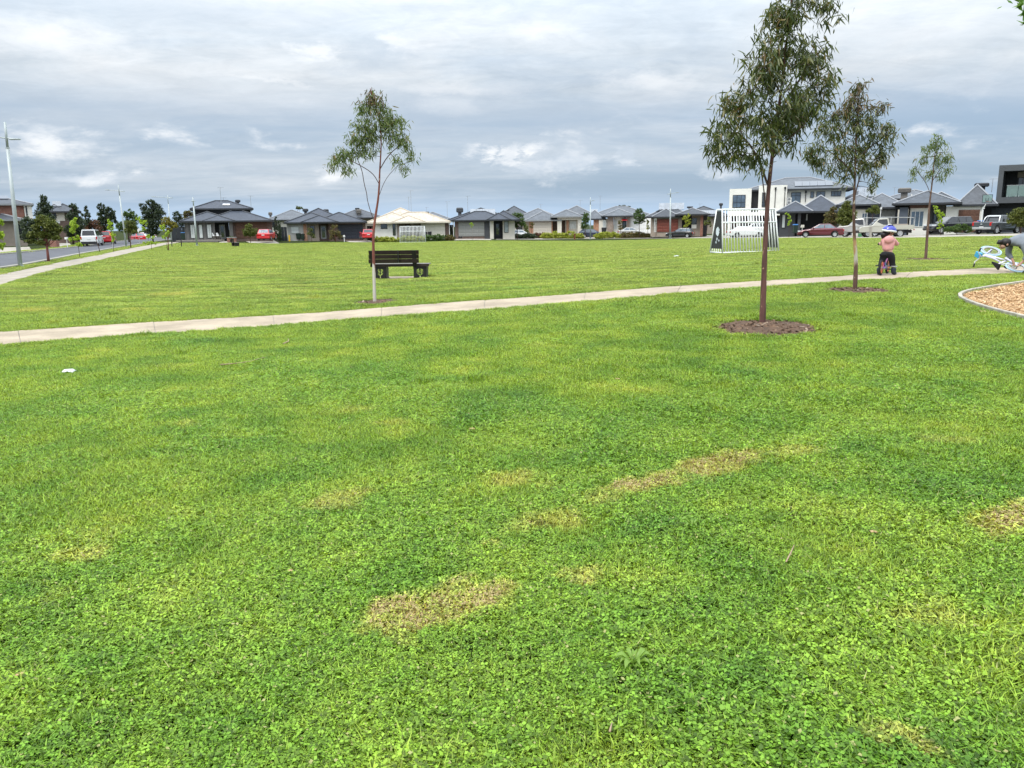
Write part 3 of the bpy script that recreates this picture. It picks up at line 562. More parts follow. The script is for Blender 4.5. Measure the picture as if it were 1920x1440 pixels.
class House:
    def __init__(s, name, label, pxc, pyb, sc_, yaw=None, cat='house', group='houses round the park'):
        P = at(pxc, pyb, depth(sc_)); yaw = -math.atan2(P.x, P.y) if yaw is None else yaw          # each house looks at the park
        s.c, s.b, s.s, s.yaw = pxc, pyb, sc_, yaw; s.k = sc_*(math.cos(yaw)-P.x/P.y*math.sin(yaw)); s.v = sc_*1.02
        s.o = thing(name, label, cat, P, yaw, group); s.hip = []
    def X(s, px): return (px-s.c)/s.k
    def Z(s, py): return (s.b-py)/s.v
    def box(s, name, x0, x1, y0, y1, d0, d1, m, bevel=0):
        mb = MB(); z0 = s.Z(y1); mb.box(s.X(x0), s.X(x1), d0, d1, z0 if z0 > .12 else -.7, s.Z(y0)); return mb.build(name, m, s.o, bevel=bevel)
    def hips(s, L, m, gut=None, cap=None):
        mb, gb, cb = MB(), MB(), MB()
        for x0, x1, ye, yr, d0, dep in L:
            a, b, e, r, c, d = s.X(x0), s.X(x1), s.Z(ye), s.Z(yr), d0, d0+dep
            h = min(b-a, dep)/2; my = (c+d)/2; mx = (a+b)/2
            R0, R1 = ((a+h, my, r), (b-h, my, r)) if b-a >= dep else ((mx, c+h, r), (mx, d-h, r))
            C = [(a, c, e), (b, c, e), (b, d, e), (a, d, e)]
            if b-a >= dep: fs = [(0, 1, 5, 4), (1, 2, 5), (2, 3, 4, 5), (3, 0, 4)]
            else: fs = [(0, 1, 4), (1, 2, 5, 4), (2, 3, 5), (3, 0, 4, 5)]
            mb.add(C+[R0, R1], fs); s.hip.append((a, b, e, r, c, d, h))
            lo = [(p[0], p[1], e-.03) for p in C]; inn = [(a+.6, c+.6, e-.02), (b-.6, c+.6, e-.02), (b-.6, d-.6, e-.02), (a+.6, d-.6, e-.02)]
            gb.add(lo+inn, [(0, 4, 5, 1), (1, 5, 6, 2), (2, 6, 7, 3), (3, 7, 4, 0)])
            for (p, q) in ((0, 1), (1, 2), (2, 3), (3, 0)):
                P, Q = Vector(C[p]), Vector(C[q]); t = (Q-P).normalized(); n = Vector((t.y, -t.x, 0))*.12; P = P-t*.10; Q = Q+t*.10; u = Vector((0, 0, .03)); l = Vector((0, 0, -.19))
                gb.hexa([P+l, Q+l, Q+n+l, P+n+l], [P+u, Q+u, Q+n+u, P+n+u])
            if cap:
                prs = [(C[0], R0), (C[1], R1 if b-a >= dep else R0), (R0, R1)] if (Vector(R1)-Vector(R0)).length > .2 else [(C[0], R0), (C[1], R0)]
                for P, Q in prs: cb.tube([Vector(P)+Vector((0, 0, .03)), Vector(Q)+Vector((0, 0, .03))], .085, 6)
        o = mb.build('roof', m, s.o); gb.build('gutter', gut or GUT_D, s.o)
        if cap: cb.build('ridge_cap', cap, s.o)
        return o
    def win(s, x0, x1, y0, y1, d=0.0, pane=None, fr=None, nv=1, nh=0, name='window'):
        a, b, t, u = s.X(x0), s.X(x1), s.Z(y0), s.Z(y1); f = .055; mb = MB()
        mb.box(a, b, d-.06, d+.04, u, u+f); mb.box(a, b, d-.06, d+.04, t-f, t); mb.box(a, a+f, d-.06, d+.04, u+f, t-f); mb.box(b-f, b, d-.06, d+.04, u+f, t-f)
        for i in range(1, nv): x = a+(b-a)*i/nv; mb.box(x-.025, x+.025, d-.058, d+.03, u+f, t-f)
        if nh: z = u+(t-u)*nh; mb.box(a+f, b-f, d-.057, d+.03, z-.025, z+.025)
        w_ = mb.build(name, fr or FR_BLACK, s.o); mb = MB(); mb.box(a+f*.5, b-f*.5, d-.03, d+.02, u+f*.5, t-f*.5); mb.build('pane', pane or GLASS, w_); return w_
    def garage(s, x0, x1, y0, y1, d, m, n=4):
        a, b, t, u = s.X(x0), s.X(x1), s.Z(y0), s.Z(y1); mb = MB(); h = (t-u)/n
        for i in range(n):
            z = u+h*i; mb.box(a, b, d-.05, d+.02, z+.012, z+h-.012)
            for j in range(4):
                q0 = a+(b-a)*j/4+.06; q1 = a+(b-a)*(j+1)/4-.06
                mb.hexa([(q0, d-.05, z+.09), (q1, d-.05, z+.09), (q1, d-.05, z+h-.09), (q0, d-.05, z+h-.09)], [(q0+.03, d-.065, z+.12), (q1-.03, d-.065, z+.12), (q1-.03, d-.065, z+h-.12), (q0+.03, d-.065, z+h-.12)])
        mb.box(a, b, d-.02, d+.03, u, t); return mb.build('garage_door', m, s.o)
    def door(s, x0, x1, y0, y1, d, m, fr=None, glass=True):
        a, b, t, u = s.X(x0), s.X(x1), s.Z(y0), s.Z(y1); mb = MB(); f = .08
        mb.box(a, a+f, d-.06, d+.02, u, t); mb.box(b-f, b, d-.06, d+.02, u, t); mb.box(a+f, b-f, d-.06, d+.02, t-f, t); mb.box(a+f, b-f, d-.03, d+.02, u, t-f)
        o = mb.build('door', fr or m, s.o)
        if glass: mb = MB(); mb.box(a+f+.1, b-f-.1, d-.045, d-.028, u+.2, t-f-.12); mb.build('pane', GLASS, o)
        mb = MB(); mb.box(b-f-.1, b-f-.05, d-.09, d-.03, u+.9, u+1.15); mb.build('handle', STEEL, o); return o
    def cooler(s, x0, x1, y0, y1, d, m=None):
        a, b, t, u = s.X(x0), s.X(x1), s.Z(y0), s.Z(y1); w_ = b-a; g = (t-u); mb = MB()
        mb.box(a+w_*.25, b-w_*.25, d+w_*.2, d+w_*.8, u-.9, u+.02); mb.hexa([(a+.08, d+.08, u), (b-.08, d+.08, u), (b-.08, d+w_-.08, u), (a+.08, d+w_-.08, u)], [(a, d, u+g*.2), (b, d, u+g*.2), (b, d+w_, u+g*.2), (a, d+w_, u+g*.2)])
        mb.hexa([(a, d, u+g*.2), (b, d, u+g*.2), (b, d+w_, u+g*.2), (a, d+w_, u+g*.2)], [(a+.03, d+.03, u+g*.85), (b-.03, d+.03, u+g*.85), (b-.03, d+w_-.03, u+g*.85), (a+.03, d+w_-.03, u+g*.85)])
        mb.hexa([(a+.03, d+.03, u+g*.85), (b-.03, d+.03, u+g*.85), (b-.03, d+w_-.03, u+g*.85), (a+.03, d+w_-.03, u+g*.85)], [(a+.14, d+.14, t), (b-.14, d+.14, t), (b-.14, d+w_-.14, t), (a+.14, d+w_-.14, t)])
        for i in range(4): z = u+g*(.28+.13*i); mb.box(a-.012, b+.012, d-.012, d+w_+.012, z, z+g*.05)
        mb.build('roof_cooler', m or COOL, s.o)
    def antenna(s, x, y0, y1, d=4.0, side=1):
        a, t, u = s.X(x), s.Z(y0), s.Z(y1); mb = MB(); mb.tube([(a, d, u-.4), (a, d, t+.05)], [.035, .028], 5)
        mb.tube([(a-.35, d, t), (a+.5*side, d, t)], .022, 4)
        for i in range(6): x_ = a-.3+(.8*i/5)*side; mb.tube([(x_, d-.3, t), (x_, d+.3, t)], .014, 4)
        mb.build('antenna', ANT, s.o)
    def solar(s, i, side, us, ts, m=None, n=None):     # panels on the front ('f'), left ('l') or right ('r') slope of hip i
        a, b, e, r, c, d, h = s.hip[i]; u0, u1 = us; t0, t1 = ts; n = n or max(1, round(u1-u0)); g = .03
        for k in range(n):
            p0 = u0+(u1-u0)*k/n+g/2; p1 = u0+(u1-u0)*(k+1)/n-g/2
            def P(u, t, up):
                z = e+(r-e)*t/h+up
                if side == 'f': return (a+u, c+t, z)
                if side == 'l': return (a+t, c+u, z)
                return (b-t, c+u, z)
            q = [P(p0, t0, .06), P(p1, t0, .06), P(p1, t1, .06), P(p0, t1, .06)]; T = [P(p0, t0, .12), P(p1, t0, .12), P(p1, t1, .12), P(p0, t1, .12)]
            mb = MB(); mb.hexa(q, T); mb.build('solar_panel', m or SOLARF, s.o)
    def ports(s, x0, x1, y0, y1, w_, d0, d1, m, beam=.35, name='portal_frame'):
        a, b, t, u = s.X(x0), s.X(x1), s.Z(y0), -.3; mb = MB(); mb.box(a, a+w_, d0, d1, u, t); mb.box(b-w_, b, d0, d1, u, t); mb.box(a+w_, b-w_, d0, d1, t-beam, t); mb.build(name, m, s.o)
    def pipe(s, x, y0, y1, d=-.08, m=None):
        a = s.X(x); mb = MB(); mb.tube([(a, d, s.Z(y1)), (a, d, s.Z(y0))], .05, 6); mb.box(a-.12, a+.12, d-.1, d+.1, s.Z(y0)-.3, s.Z(y0)); mb.build('downpipe', m or FR_BLACK, s.o)

# ---- houses of the near row, from left to right
h = House('brick_house', 'two storey red brick house with grey hipped roof behind the tall left lamp post', 22, 456, 14.5, group=None)
h.box('wall', -60, 54, 384, 420, 1.5, 11, BR_RED); h.box('white_wall', 54.5, 69.5, 384, 412, 1.3, 10, W_WHITE); h.box('lower_wall', -60, 52, 408, 456, 0, 11, W_TAUPE)
h.hips([(-64, 72, 382, 365.5, 1, 10), (-60, 50, 411.5, 396.5, -.8, 9)], RF_MID, GUT_G, CAP_L)
h.win(57, 60, 386, 404, 1.28, GLASS, FR_BLACK); h.solar(0, 'f', (1.0, 5.3), (2.2, 3.8), SOLAR, 4); h.win(-10, 6, 389, 400, 1.48, GLASS, FR_WHITE, 2); h.win(36, 48, 420, 440, -.02, GLASS, FR_BLACK, 2)
h.box('garage_wall', -58, -2, 414, 456, -.3, 0, W_GREY); h.garage(-50, -8, 420, 456, -.34, DGREY)
f = thing('metal_fence', 'dark metal panel fence sloping beside the brick house', 'fence', gp(10, 455)); sF = gs(10, 455)[1]*.62
def panel_fence(o, x0, x1, h0, h1, s_, m, yd=0):
    n = max(2, int((x1-x0)/s_/.38)); 
    for i in range(n):
        a = (x0+(x1-x0)*i/n)/s_; b = (x0+(x1-x0)*(i+1)/n)/s_; hh = h0+(h1-h0)*i/n; mb = MB(); q = .03 if i % 2 else 0; mb.box(a+.01, b-.01, yd-q, yd+.03-q, -.4, hh); mb.build('fence_panel', m, o)
    mb = MB(); mb.box(x0/s_, x1/s_, yd-.06, yd-.04, .1, .16); mb.build('rail', m, o)
FENCE = mat('fence_steel_charcoal', (.022, .027, .033), .5); panel_fence(f, -30, 24, 1.9, 1.2, sF, FENCE)
h = House('rendered_house', 'two storey cream house with grey roof half hidden by dark gum trees', 118, 454, 12.5, group=None)
h.box('wall', 101, 127, 396, 414, 0, 10, W_CREAM); h.box('side_wall', 127.3, 154, 395, 414, 1, 10, W_TAUPE); h.box('lower_wall', 99, 155, 414, 456, .1, 10, BR_BROWN)
h.hips([(95, 158, 396.5, 382, -.6, 8.4), (90, 130, 396, 383.5, -.2, 5)], RF_MID, GUT_D, CAP_D); h.solar(0, 'f', (.8, 2.0), (1.4, 2.8), SOLARF, 1); h.win(109, 117, 413.5, 418.5, 0, BLIND, FR_WHITE); h.win(104, 112, 400, 408, -.01, GLASS, FR_BLACK)

h = House('charcoal_house', 'charcoal two storey house with three tall pale windows and a brown garage', 430, 448, 13.5)
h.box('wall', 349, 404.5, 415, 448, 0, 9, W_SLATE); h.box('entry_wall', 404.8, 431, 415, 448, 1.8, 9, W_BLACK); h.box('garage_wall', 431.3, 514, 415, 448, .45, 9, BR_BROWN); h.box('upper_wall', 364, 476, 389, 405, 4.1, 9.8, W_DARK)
for i in range(9): h.box('cladding_batten', 350.5+i*6.2, 351+i*6.2, 415.5, 447.6, -.03, 0, W_DARK)
h.hips([(341.5, 443, 414, 396.3, -.6, 11), (383, 515, 414, 393.8, -.5, 8.2), (352, 478, 414, 388, 2.4, 9.2)], RF_NAVY, GUT_D, CAP_D)
h2 = h.hips([(361, 480, 390, 374, 3.4, 6.6)], RF_NAVY, GUT_D, CAP_D)
for a, b in ((359, 367.5), (374, 382), (389.5, 398.5)): h.win(a, b, 420, 446, 0, BLIND, FR_BLACK)
h.door(412.5, 423.5, 421, 448, 1.76, FR_BLACK, FR_GREY); h.win(434, 447, 391, 397, 4.08, GLASS, FR_BLACK)
h.box('pillar', 431.5, 438.2, 415, 448, -.12, .42, W_SLATE); h.garage(443, 504, 416.5, 447.6, .43, TIMB)
h.cooler(447.5, 458, 371.5, 377, 7, COOL); h.antenna(420, 350, 374); h.antenna(479, 364, 390, 8); h.antenna(424.5, 367, 376, 9); h.solar(3, 'f', (4.3, 5.3), (1.2, 1.7), FR_WHITE, 2)
h = House('grey_house', 'single storey house with navy tiled roof, orange brick pier and black garage', 610, 449, 12.6)
h.box('wall', 540, 570, 417, 449, 0, 12, W_GREY); h.box('brick_pier', 570.2, 576.5, 417, 449, -.1, .5, BR_ORANGE); h.box('wall', 576.7, 599, 417, 449, .3, 12, W_TAUPE); h.box('entry_wall', 599.2, 617, 417, 449, 1.2, 12, BR_BROWN); h.box('garage_wall', 617.2, 688, 417, 449, .35, 12, BR_BROWN)
h.hips([(536, 636, 416.5, 398, -.6, 11.5), (567, 634, 416, 403.6, -.75, 6.5), (590, 689, 416.5, 398.3, -.5, 7.4), (540, 660, 416.5, 389, 1.6, 11)], RF_NAVY, GUT_D, CAP_D)
h.win(547, 562, 424, 437, -.01, BLIND, FR_GREY, 1, .5); h.win(583, 591, 423, 441, .28, GLASS, FR_BLACK); h.door(602, 612.5, 423, 448, 1.17, FR_GREY, FR_GREY); h.garage(635, 682.5, 421.5, 448.6, .3, NAVY)
h.cooler(609, 620, 390.5, 397, 6, COOL); h.cooler(568, 579.5, 388.5, 394.5, 8.5, COOL); h.solar(0, 'l', (3.5, 6), (1, 2.2), SOLARF, 2)
h = House('cream_house', 'cream single storey house with pale cream tiled roof', 767, 446.5, 12.3)
h.box('wall', 703, 745, 417, 446.5, 0, 12, W_WHITE); h.box('entry_wall', 745.2, 790, 417, 446.5, 1.6, 12, BR_DUN); h.box('garage_wall', 790.2, 836, 417, 446.5, .4, 12, W_CREAM); h.box('brick_pier', 836.3, 843, 417, 446.5, .3, 1.0, BR_BROWN)
for a in (746, 773): h.box('pillar', a, a+2.8, 417, 446.5, -.35, -.1, W_TAUPE)
h.hips([(689, 784, 416.3, 397, -.6, 11), (737, 798, 416, 404, -.9, 6), (718, 846, 416.3, 397.6, -.4, 7.6), (690, 815, 416.3, 388, 2, 11.5)], RF_CREAM, GUT_C, CAP_C)
h.win(715, 727, 419.5, 428.5, -.01, GLASS, FR_BLACK, 1); h.win(737, 742.3, 419.3, 441, -.01, GLASS, FR_BLACK); h.door(760, 770, 420, 446, 1.57, TIMB); h.garage(795, 835.5, 419.5, 446, .36, DCREAM)
h.pipe(843.8, 417, 446, -.1, FR_WHITE); h.antenna(769, 366, 391, 9); h.antenna(773.5, 353, 393, 10)
h = House('slate_roof_house', 'single storey house with dark slate blue roof and wide grey garage door', 895, 443.5, 12.2)
h.box('garage_wall', 853, 908.5, 413.5, 443.5, 0, 11, BR_BROWN); h.box('timber_panel', 908.8, 918.8, 413.5, 443.5, -.05, 5, W_DARK); h.box('pillar', 919, 926, 413.5, 443.5, -.2, .4, W_CREAM); h.box('entry_wall', 926.3, 943, 413.5, 443.5, 1.4, 11, W_BLACK); h.box('wall', 943.3, 966, 413.5, 443.5, .4, 11, W_CREAM)
h.hips([(849, 953, 412.5, 396.2, -.6, 6.8), (918, 974, 412.5, 395.5, -.5, 7), (914, 957, 412, 400, -1.0, 5), (838, 968, 412.3, 388.7, 1.5, 12)], RF_NAVY, GUT_D, CAP_D)
h.garage(860, 908.5, 416, 443, -.05, DGREY); h.door(929, 938, 418, 443, 1.36, NAVY, NAVY); h.win(946, 954, 415.5, 437, .36, CURT, FR_BLACK); h.cooler(855, 868.5, 387.5, 397, 5, COOL); h.antenna(877, 364, 393, 9); h.antenna(833.5, 373, 405, 14); h.solar(3, 'f', (3.6, 7.6), (2.2, 4.6), SOLARF, 4); h.pipe(850.5, 414, 443, -.3, FR_WHITE)
h = House('portal_house', 'pale grey roofed house with a cream portal frame behind the round tree', 1040, 439, 10.6)
h.box('garage_wall', 992, 1036, 413, 439, 0, 11, BR_ORANGE); h.box('wall', 1060, 1091, 408, 439, .8, 11, W_CREAM); h.box('entry_wall', 1036.2, 1060, 410, 439, 1.6, 11, BR_BROWN); h.ports(1045, 1091, 408, 439, .75, -.6, .2, W_CREAM, .45)
h.box('wall', 955, 991.7, 413, 439, 3, 11, W_CREAM); h.win(966, 978, 424, 436, 2.98, GLASS, FR_BLACK)
h.hips([(985, 1052, 412.5, 395, -.6, 9.5), (1033, 1092, 406, 393, -1.1, 7), (955, 1060, 412, 389, 2, 12)], RF_GREY, GUT_G, CAP_L)
h.garage(1000, 1034, 415.5, 438.6, -.05, DBEIGE); h.win(1068, 1081, 415, 429.5, .76, BLIND, FR_WHITE, 1, .55); h.box('brick_pier', 1062, 1066.5, 413, 439, .3, .78, BR_ORANGE); h.solar(2, 'l', (2, 5), (1, 2.4), FR_WHITE, 3); h.antenna(1012.5, 381, 392, 9)
h = House('brick_portal_house', 'wide grey roofed house with dun brick pier and small red awning', 1165, 438, 10.4)
h.box('wall', 1112, 1122, 410, 438, .6, 11, BR_ORANGE); h.box('wall', 1122.3, 1138, 410, 438, .3, 11, W_CREAM); h.box('brick_pier', 1138.3, 1150, 406, 438, -.3, .3, BR_DUN); h.box('wall', 1150.2, 1174, 406, 438, .5, 11, W_WHITE); h.box('brick_pier', 1174.2, 1180, 406, 438, -.2, .6, BR_DUN); h.box('garage_wall', 1180.3, 1222, 407, 438, .4, 11, W_WHITE)
h.hips([(1092, 1135, 409.5, 393, .3, 12), (1128, 1192, 404.6, 391.5, -.8, 7.5), (1100, 1226, 405, 386, 1, 10), (1040, 1110, 400, 382.5, 6, 10)], RF_GREY, GUT_D, CAP_L)
h.win(1129.5, 1136, 412, 428, .28, BLIND, FR_WHITE, 1, .6); h.win(1150.5, 1156.5, 411.5, 430, .48, BLIND, FR_WHITE, 1, .65); h.door(1166.5, 1174, 414, 438, .46, W_BLACK, FR_BLACK); h.garage(1182, 1221, 409, 437.7, .36, FR_WHITE)
mb = MB(); a, b = h.X(1165), h.X(1176); mb.hexa([(a, -.9, h.Z(413.5)), (b, -.9, h.Z(413.5)), (b, .45, h.Z(411.5)), (a, .45, h.Z(411.5))], [(a, -.9, h.Z(412.7)), (b, -.9, h.Z(412.7)), (b, .45, h.Z(410.3)), (a, .45, h.Z(410.3))]); mb.build('awning', mat('awning_red', (.5, .02, .03), .7), h.o)
h.solar(2, 'f', (.4, 1.8), (.4, 3.4), SOLARF, 1); h.antenna(1082, 372, 385, 9); h.antenna(1121, 363, 387, 12); h.antenna(1103, 383, 388, 7)
h = House('solar_roof_house', 'charcoal roofed house with glinting solar panels and red timber garage', 1275, 435, 12.0)
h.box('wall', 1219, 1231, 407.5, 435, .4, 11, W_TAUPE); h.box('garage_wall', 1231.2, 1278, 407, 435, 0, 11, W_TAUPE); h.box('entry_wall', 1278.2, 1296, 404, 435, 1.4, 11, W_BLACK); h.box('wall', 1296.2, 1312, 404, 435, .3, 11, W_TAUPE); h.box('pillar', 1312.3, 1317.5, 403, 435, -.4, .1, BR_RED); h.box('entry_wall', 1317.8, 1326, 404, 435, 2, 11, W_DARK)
h.hips([(1221, 1274, 406, 391, -.5, 8), (1266, 1329, 402, 390.5, -1.0, 7), (1208, 1300, 405.5, 384, 1.4, 11)], RF_DARK, GUT_D, CAP_L)
h.garage(1231.5, 1271, 410.5, 434.6, -.05, CEDAR); h.win(1296.5, 1306, 409, 421, .27, GLASS, FR_BLACK); h.box('white_panel', 1296.5, 1305.5, 421.5, 428.5, .2, .28, W_WHITE); h.solar(2, 'l', (1.5, 8), (.6, 2.2), SOLARF, 5); h.solar(2, 'f', (2, 6), (2.2, 4.4), SOLARF, 4); h.pipe(1226.5, 408, 435, -.2, FR_WHITE); h.pipe(1229.2, 408, 435, -.15, FR_WHITE)
h = House('white_house', 'white two storey house with flat parapet, dark slots and grey hipped roof', 1440, 445.5, 13.4)
h.box('wall', 1363, 1404.8, 353, 404, 0, 11, W_WHITE); h.box('recess_wall', 1405, 1418, 353.4, 404, 1.0, 11, W_BLACK); h.box('wall', 1418.2, 1471, 348, 404, .1, 11, W_WHITE); h.box('upper_wall', 1471.3, 1578, 356, 402, 1.2, 11, W_WHITE); h.box('lower_wall', 1367, 1468, 404.3, 446, 1.0, 11, BR_BROWN); h.box('lower_wall', 1469, 1578, 403, 446, 1.4, 11, W_CREAM)
h.box('fascia_beam', 1361, 1469, 397, 404, -.25, .9, W_WHITE); h.box('pillar', 1380, 1386, 404.3, 446, -.2, .3, W_GREY); h.box('pillar', 1402, 1412, 404.3, 446, -.2, .3, W_GREY); h.box('pillar', 1362, 1367, 404.3, 446, -.2, .8, W_WHITE)
h.hips([(1392, 1593, 355.5, 331.5, .6, 10.8)], RF_GREY, GUT_D, CAP_L)
h.win(1369.5, 1394, 364.5, 388.5, -.02, GLASS_B, FR_BLACK, 3, .4); h.win(1425, 1431.5, 361, 388, .08, GLASS, FR_BLACK); h.win(1479, 1497, 361.5, 381, 1.17, GLASS_B, FR_BLACK, 2, .68); h.win(1514.5, 1521, 361, 372, 1.17, GLASS_B, FR_BLACK); h.win(1525.5, 1541, 361, 372, 1.17, GLASS_B, FR_BLACK, 2); h.win(1552, 1570, 361, 370, 1.17, GLASS_B, FR_BLACK, 3)
h.pipe(1449.5, 352, 390, .02); h.pipe(1467, 351.5, 388, .02); h.pipe(1506, 359, 380, 1.1); h.garage(1416, 1462, 408, 445, .95, NAVY); h.door(1389, 1399, 408, 446, .95, BR_RED, TIMB); h.solar(0, 'f', (6.6, 11.6), (1.0, 3.2), SOLAR, 5)
mb = MB(); a = h.X(1471.5); mb.box(a, a+.62, .78, 1.15, h.Z(383.5), h.Z(371)); ac = mb.build('air_conditioner', FR_WHITE, h.o, bevel=.02)
for zc_ in (374.2, 380.2): mb = MB(); mb.lathe([(.0, .77), (.19, .77), (.19, .79)], 14, 'y', (a+.33, 0, h.Z(zc_))); mb.build('fan_grille', GUT_G, ac)
h = House('black_house', 'low charcoal house with dark carport in front of the white two storey', 1515, 440, 15.2)
h.box('wall', 1459, 1489, 397, 440, .4, 9, W_DARK); h.box('carport_wall', 1489.3, 1546, 397, 440, 3.2, 9, W_BLACK); h.box('pillar', 1494, 1499.5, 398, 440, -.3, .1, W_DARK); h.box('wall', 1546.3, 1572, 397, 440, .5, 9, W_DARK)
h.hips([(1453, 1522, 396.3, 377, -.7, 9), (1490, 1580, 396.3, 366, .2, 12)], RF_NAVY, GUT_D, CAP_L); h.win(1463.5, 1470.5, 401, 427, .37, BLIND, FR_BLACK); h.win(1508.5, 1513, 400, 414, 3.17, BLIND, FR_BLACK)
h = House('gabled_grey_house', 'grey roofed house behind the second gum tree with big brown roof cooler', 1640, 440, 15.5)
h.box('wall', 1575, 1680, 386, 440, 1.0, 9, W_BLUE); h.box('wall', 1596, 1624, 390, 440, .6, 1, W_WHITE); h.win(1613, 1623, 399, 418, .56, GLASS_B, FR_WHITE, 2); h.garage(1650, 1676, 393, 432, .96, DGREY)
h.hips([(1564, 1646, 383, 364, -.3, 9), (1596, 1700, 389, 362, .4, 9.5)], RF_GREY, GUT_D, CAP_L); h.cooler(1679, 1704.5, 350.5, 360, 6, COOLB); h.box('flue', 1704.5, 1707, 363, 372, 6, 6.2, FR_WHITE); h.pipe(1648, 388, 440, -.1, FR_WHITE)
h = House('corner_house', 'white and slate blue house with brown garage right of the thin tree', 1755, 437, 17.0)
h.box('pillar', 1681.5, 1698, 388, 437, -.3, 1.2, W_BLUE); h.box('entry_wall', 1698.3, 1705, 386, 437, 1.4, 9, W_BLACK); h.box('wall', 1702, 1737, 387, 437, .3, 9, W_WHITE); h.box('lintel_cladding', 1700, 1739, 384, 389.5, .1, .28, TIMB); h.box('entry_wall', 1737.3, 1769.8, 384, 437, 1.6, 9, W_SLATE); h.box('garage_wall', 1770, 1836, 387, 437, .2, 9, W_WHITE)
h.hips([(1668, 1796, 380.5, 356.5, -.7, 9.6), (1786, 1862, 385, 348, .0, 11), (1716, 1800, 380.3, 359, 1, 9)], RF_MID, GUT_D, CAP_L)
h.win(1704, 1729, 395, 425, .27, GLASS_B, FR_WHITE, 3); h.garage(1793.5, 1832, 394, 436, .15, TIMB); h.door(1745, 1756, 398, 436, 1.56, NAVY, NAVY); h.cooler(1822, 1850, 341, 348.5, 7, COOL); h.pipe(1837.5, 388, 436, .1, FR_WHITE); h.antenna(1857.5, 333, 352, 9)
mb = MB(); p = (h.X(1748.5), 1.5, h.Z(396.5)); mb.ball(p, .12); mb.build('wall_light', FR_WHITE, h.o)
h = House('modern_house', 'charcoal two storey cube house with recessed glass balcony at right edge', 1930, 437, 17.5)
h.box('lower_wall', 1836, 2060, 381, 437, .9, 10, W_CHAR); h.garage(1851, 1898, 389, 437, .84, DBLACK)
mb = MB(); a, b, t, u = h.X(1859), h.X(2060), h.Z(309), h.Z(380); d0, d1 = -.6, 9
mb.box(a, b, d0, d1, u, u+.62); mb.box(a, b, d0, d1, t-.62, t); mb.box(a, a+.48, d0, d1, u+.62, t-.62); mb.box(b-.48, b, d0, d1, u+.62, t-.62); mb.box(a+.48, b-.48, 2.2, d1-.02, u+.62, t-.62); mb.build('cube_frame', W_CUBE, h.o)
mb = MB(); mb.box(h.X(1872.5), h.X(1895), 2.1, 2.18, u+.7, t-.66); mb.build('balcony_wall', W_BLACK, h.o); mb = MB(); mb.box(h.X(1895), h.X(1990), 1.9, 2.17, h.Z(331), t-.66); mb.build('balcony_lintel', W_TAUPE, h.o); h.win(1897, 1915, 331, 366, 2.12, GLASS, FR_BLACK, 2); h.box('curtain_panel', 1917, 1935, 330, 352, 2.0, 2.15, W_WHITE)
GR = bpy.data.materials.new('balcony_glass'); GR.use_nodes = True; t_ = NT(GR.node_tree); t_.n('OutputMaterial', {0: t_.n('MixShader', {0: .42, 1: t_.n('BsdfTransparent', {0: (.72, .86, .82)}), 2: t_.n('BsdfPrincipled', {'Base Color': (.35, .45, .43), 'Roughness': .05})})})
for i in range(5): a = h.X(1878+i*22); mb = MB(); mb.box(a, a+1.02, -.42, -.40, u+.66, h.Z(347.5)); q = mb.build('balustrade_pane', GR, h.o); mb = MB(); mb.tube([(a+.1, -.45, u+.55), (a+.1, -.45, u+.8)], .03, 6); mb.tube([(a+.9, -.45, u+.55), (a+.9, -.45, u+.8)], .03, 6); mb.build('clamp', STEEL, q)
mb = MB(); mb.tube([(h.X(1877), -.41, h.Z(347)), (h.X(1990), -.41, h.Z(347))], .025, 6); mb.build('handrail', STEEL, h.o)
ch = (h.X(1884), .8)
mb = MB(); x, y = ch; mb.box(x, x+.5, y, y+.5, u+1.05, u+1.1); mb.box(x, x+.5, y+.45, y+.5, u+1.1, u+1.5)
for dx in (0, .45):
    for dy in (0, .45): mb.box(x+dx, x+dx+.05, y+dy, y+dy+.05, u+.62, u+1.05)
bc = mb.build('balcony_chair', FR_GREY); bc.parent = None; bc.location = h.o.location; bc.rotation_euler = h.o.rotation_euler; tag(bc, 'grey chair on the glass balcony of the cube house', 'chair')

# ---- roofs and upper parts that show over the near row
def back(name, label, x0, x1, ye, yr, s_, roof, wall, extra=None, cap=None, dep=10):
    b = House(name, label, (x0+x1)/2, 442, s_, group='houses behind the front row'); b.box('wall', x0+6, x1-6, ye+.5, 442, .6, dep-1.2, wall); b.hips([(x0, x1, ye, yr, 0, dep)], roof, GUT_D, cap or CAP_D)
    b.win(x0+12, x0+20, ye+4, ye+14, .58, GLASS, FR_BLACK, 2); b.door(x1-22, x1-15, ye+3, 441.5, .57, NAVY, FR_GREY)
    if extra: extra(b)
    return b
back('rear_house', 'rear house roof showing left of the orange brick pier house', 500, 600, 412, 393, 9.3, RF_GREY, W_CREAM, lambda b: b.cooler(505, 512.5, 396.5, 403, 5, COOLB), CAP_L)
back('rear_house', 'rear grey roof with two coolers behind the gap beside the cream roof', 628, 722, 408, 390, 9.3, RF_MID, W_TAUPE, lambda b: (b.cooler(668, 676.5, 389, 392, 3, COOL), b.cooler(670, 680, 392.5, 400.5, 1, COOLB)), CAP_L)
back('rear_house', 'rear house with pale cooler just over the right end of the cream roof', 775, 850, 412, 397, 8.4, RF_GREY, W_CREAM, lambda b: (b.antenna(801, 388, 398, 5), b.cooler(795, 806, 396, 399, 4, COOLB)), CAP_L)
back('rear_house', 'small rear house with bright solar panel left of the round tree', 935, 994, 403, 386, 9, RF_MID, W_CREAM, lambda b: b.solar(0, 'l', (1.5, 5), (.8, 2.2), FR_WHITE, 3), CAP_D)
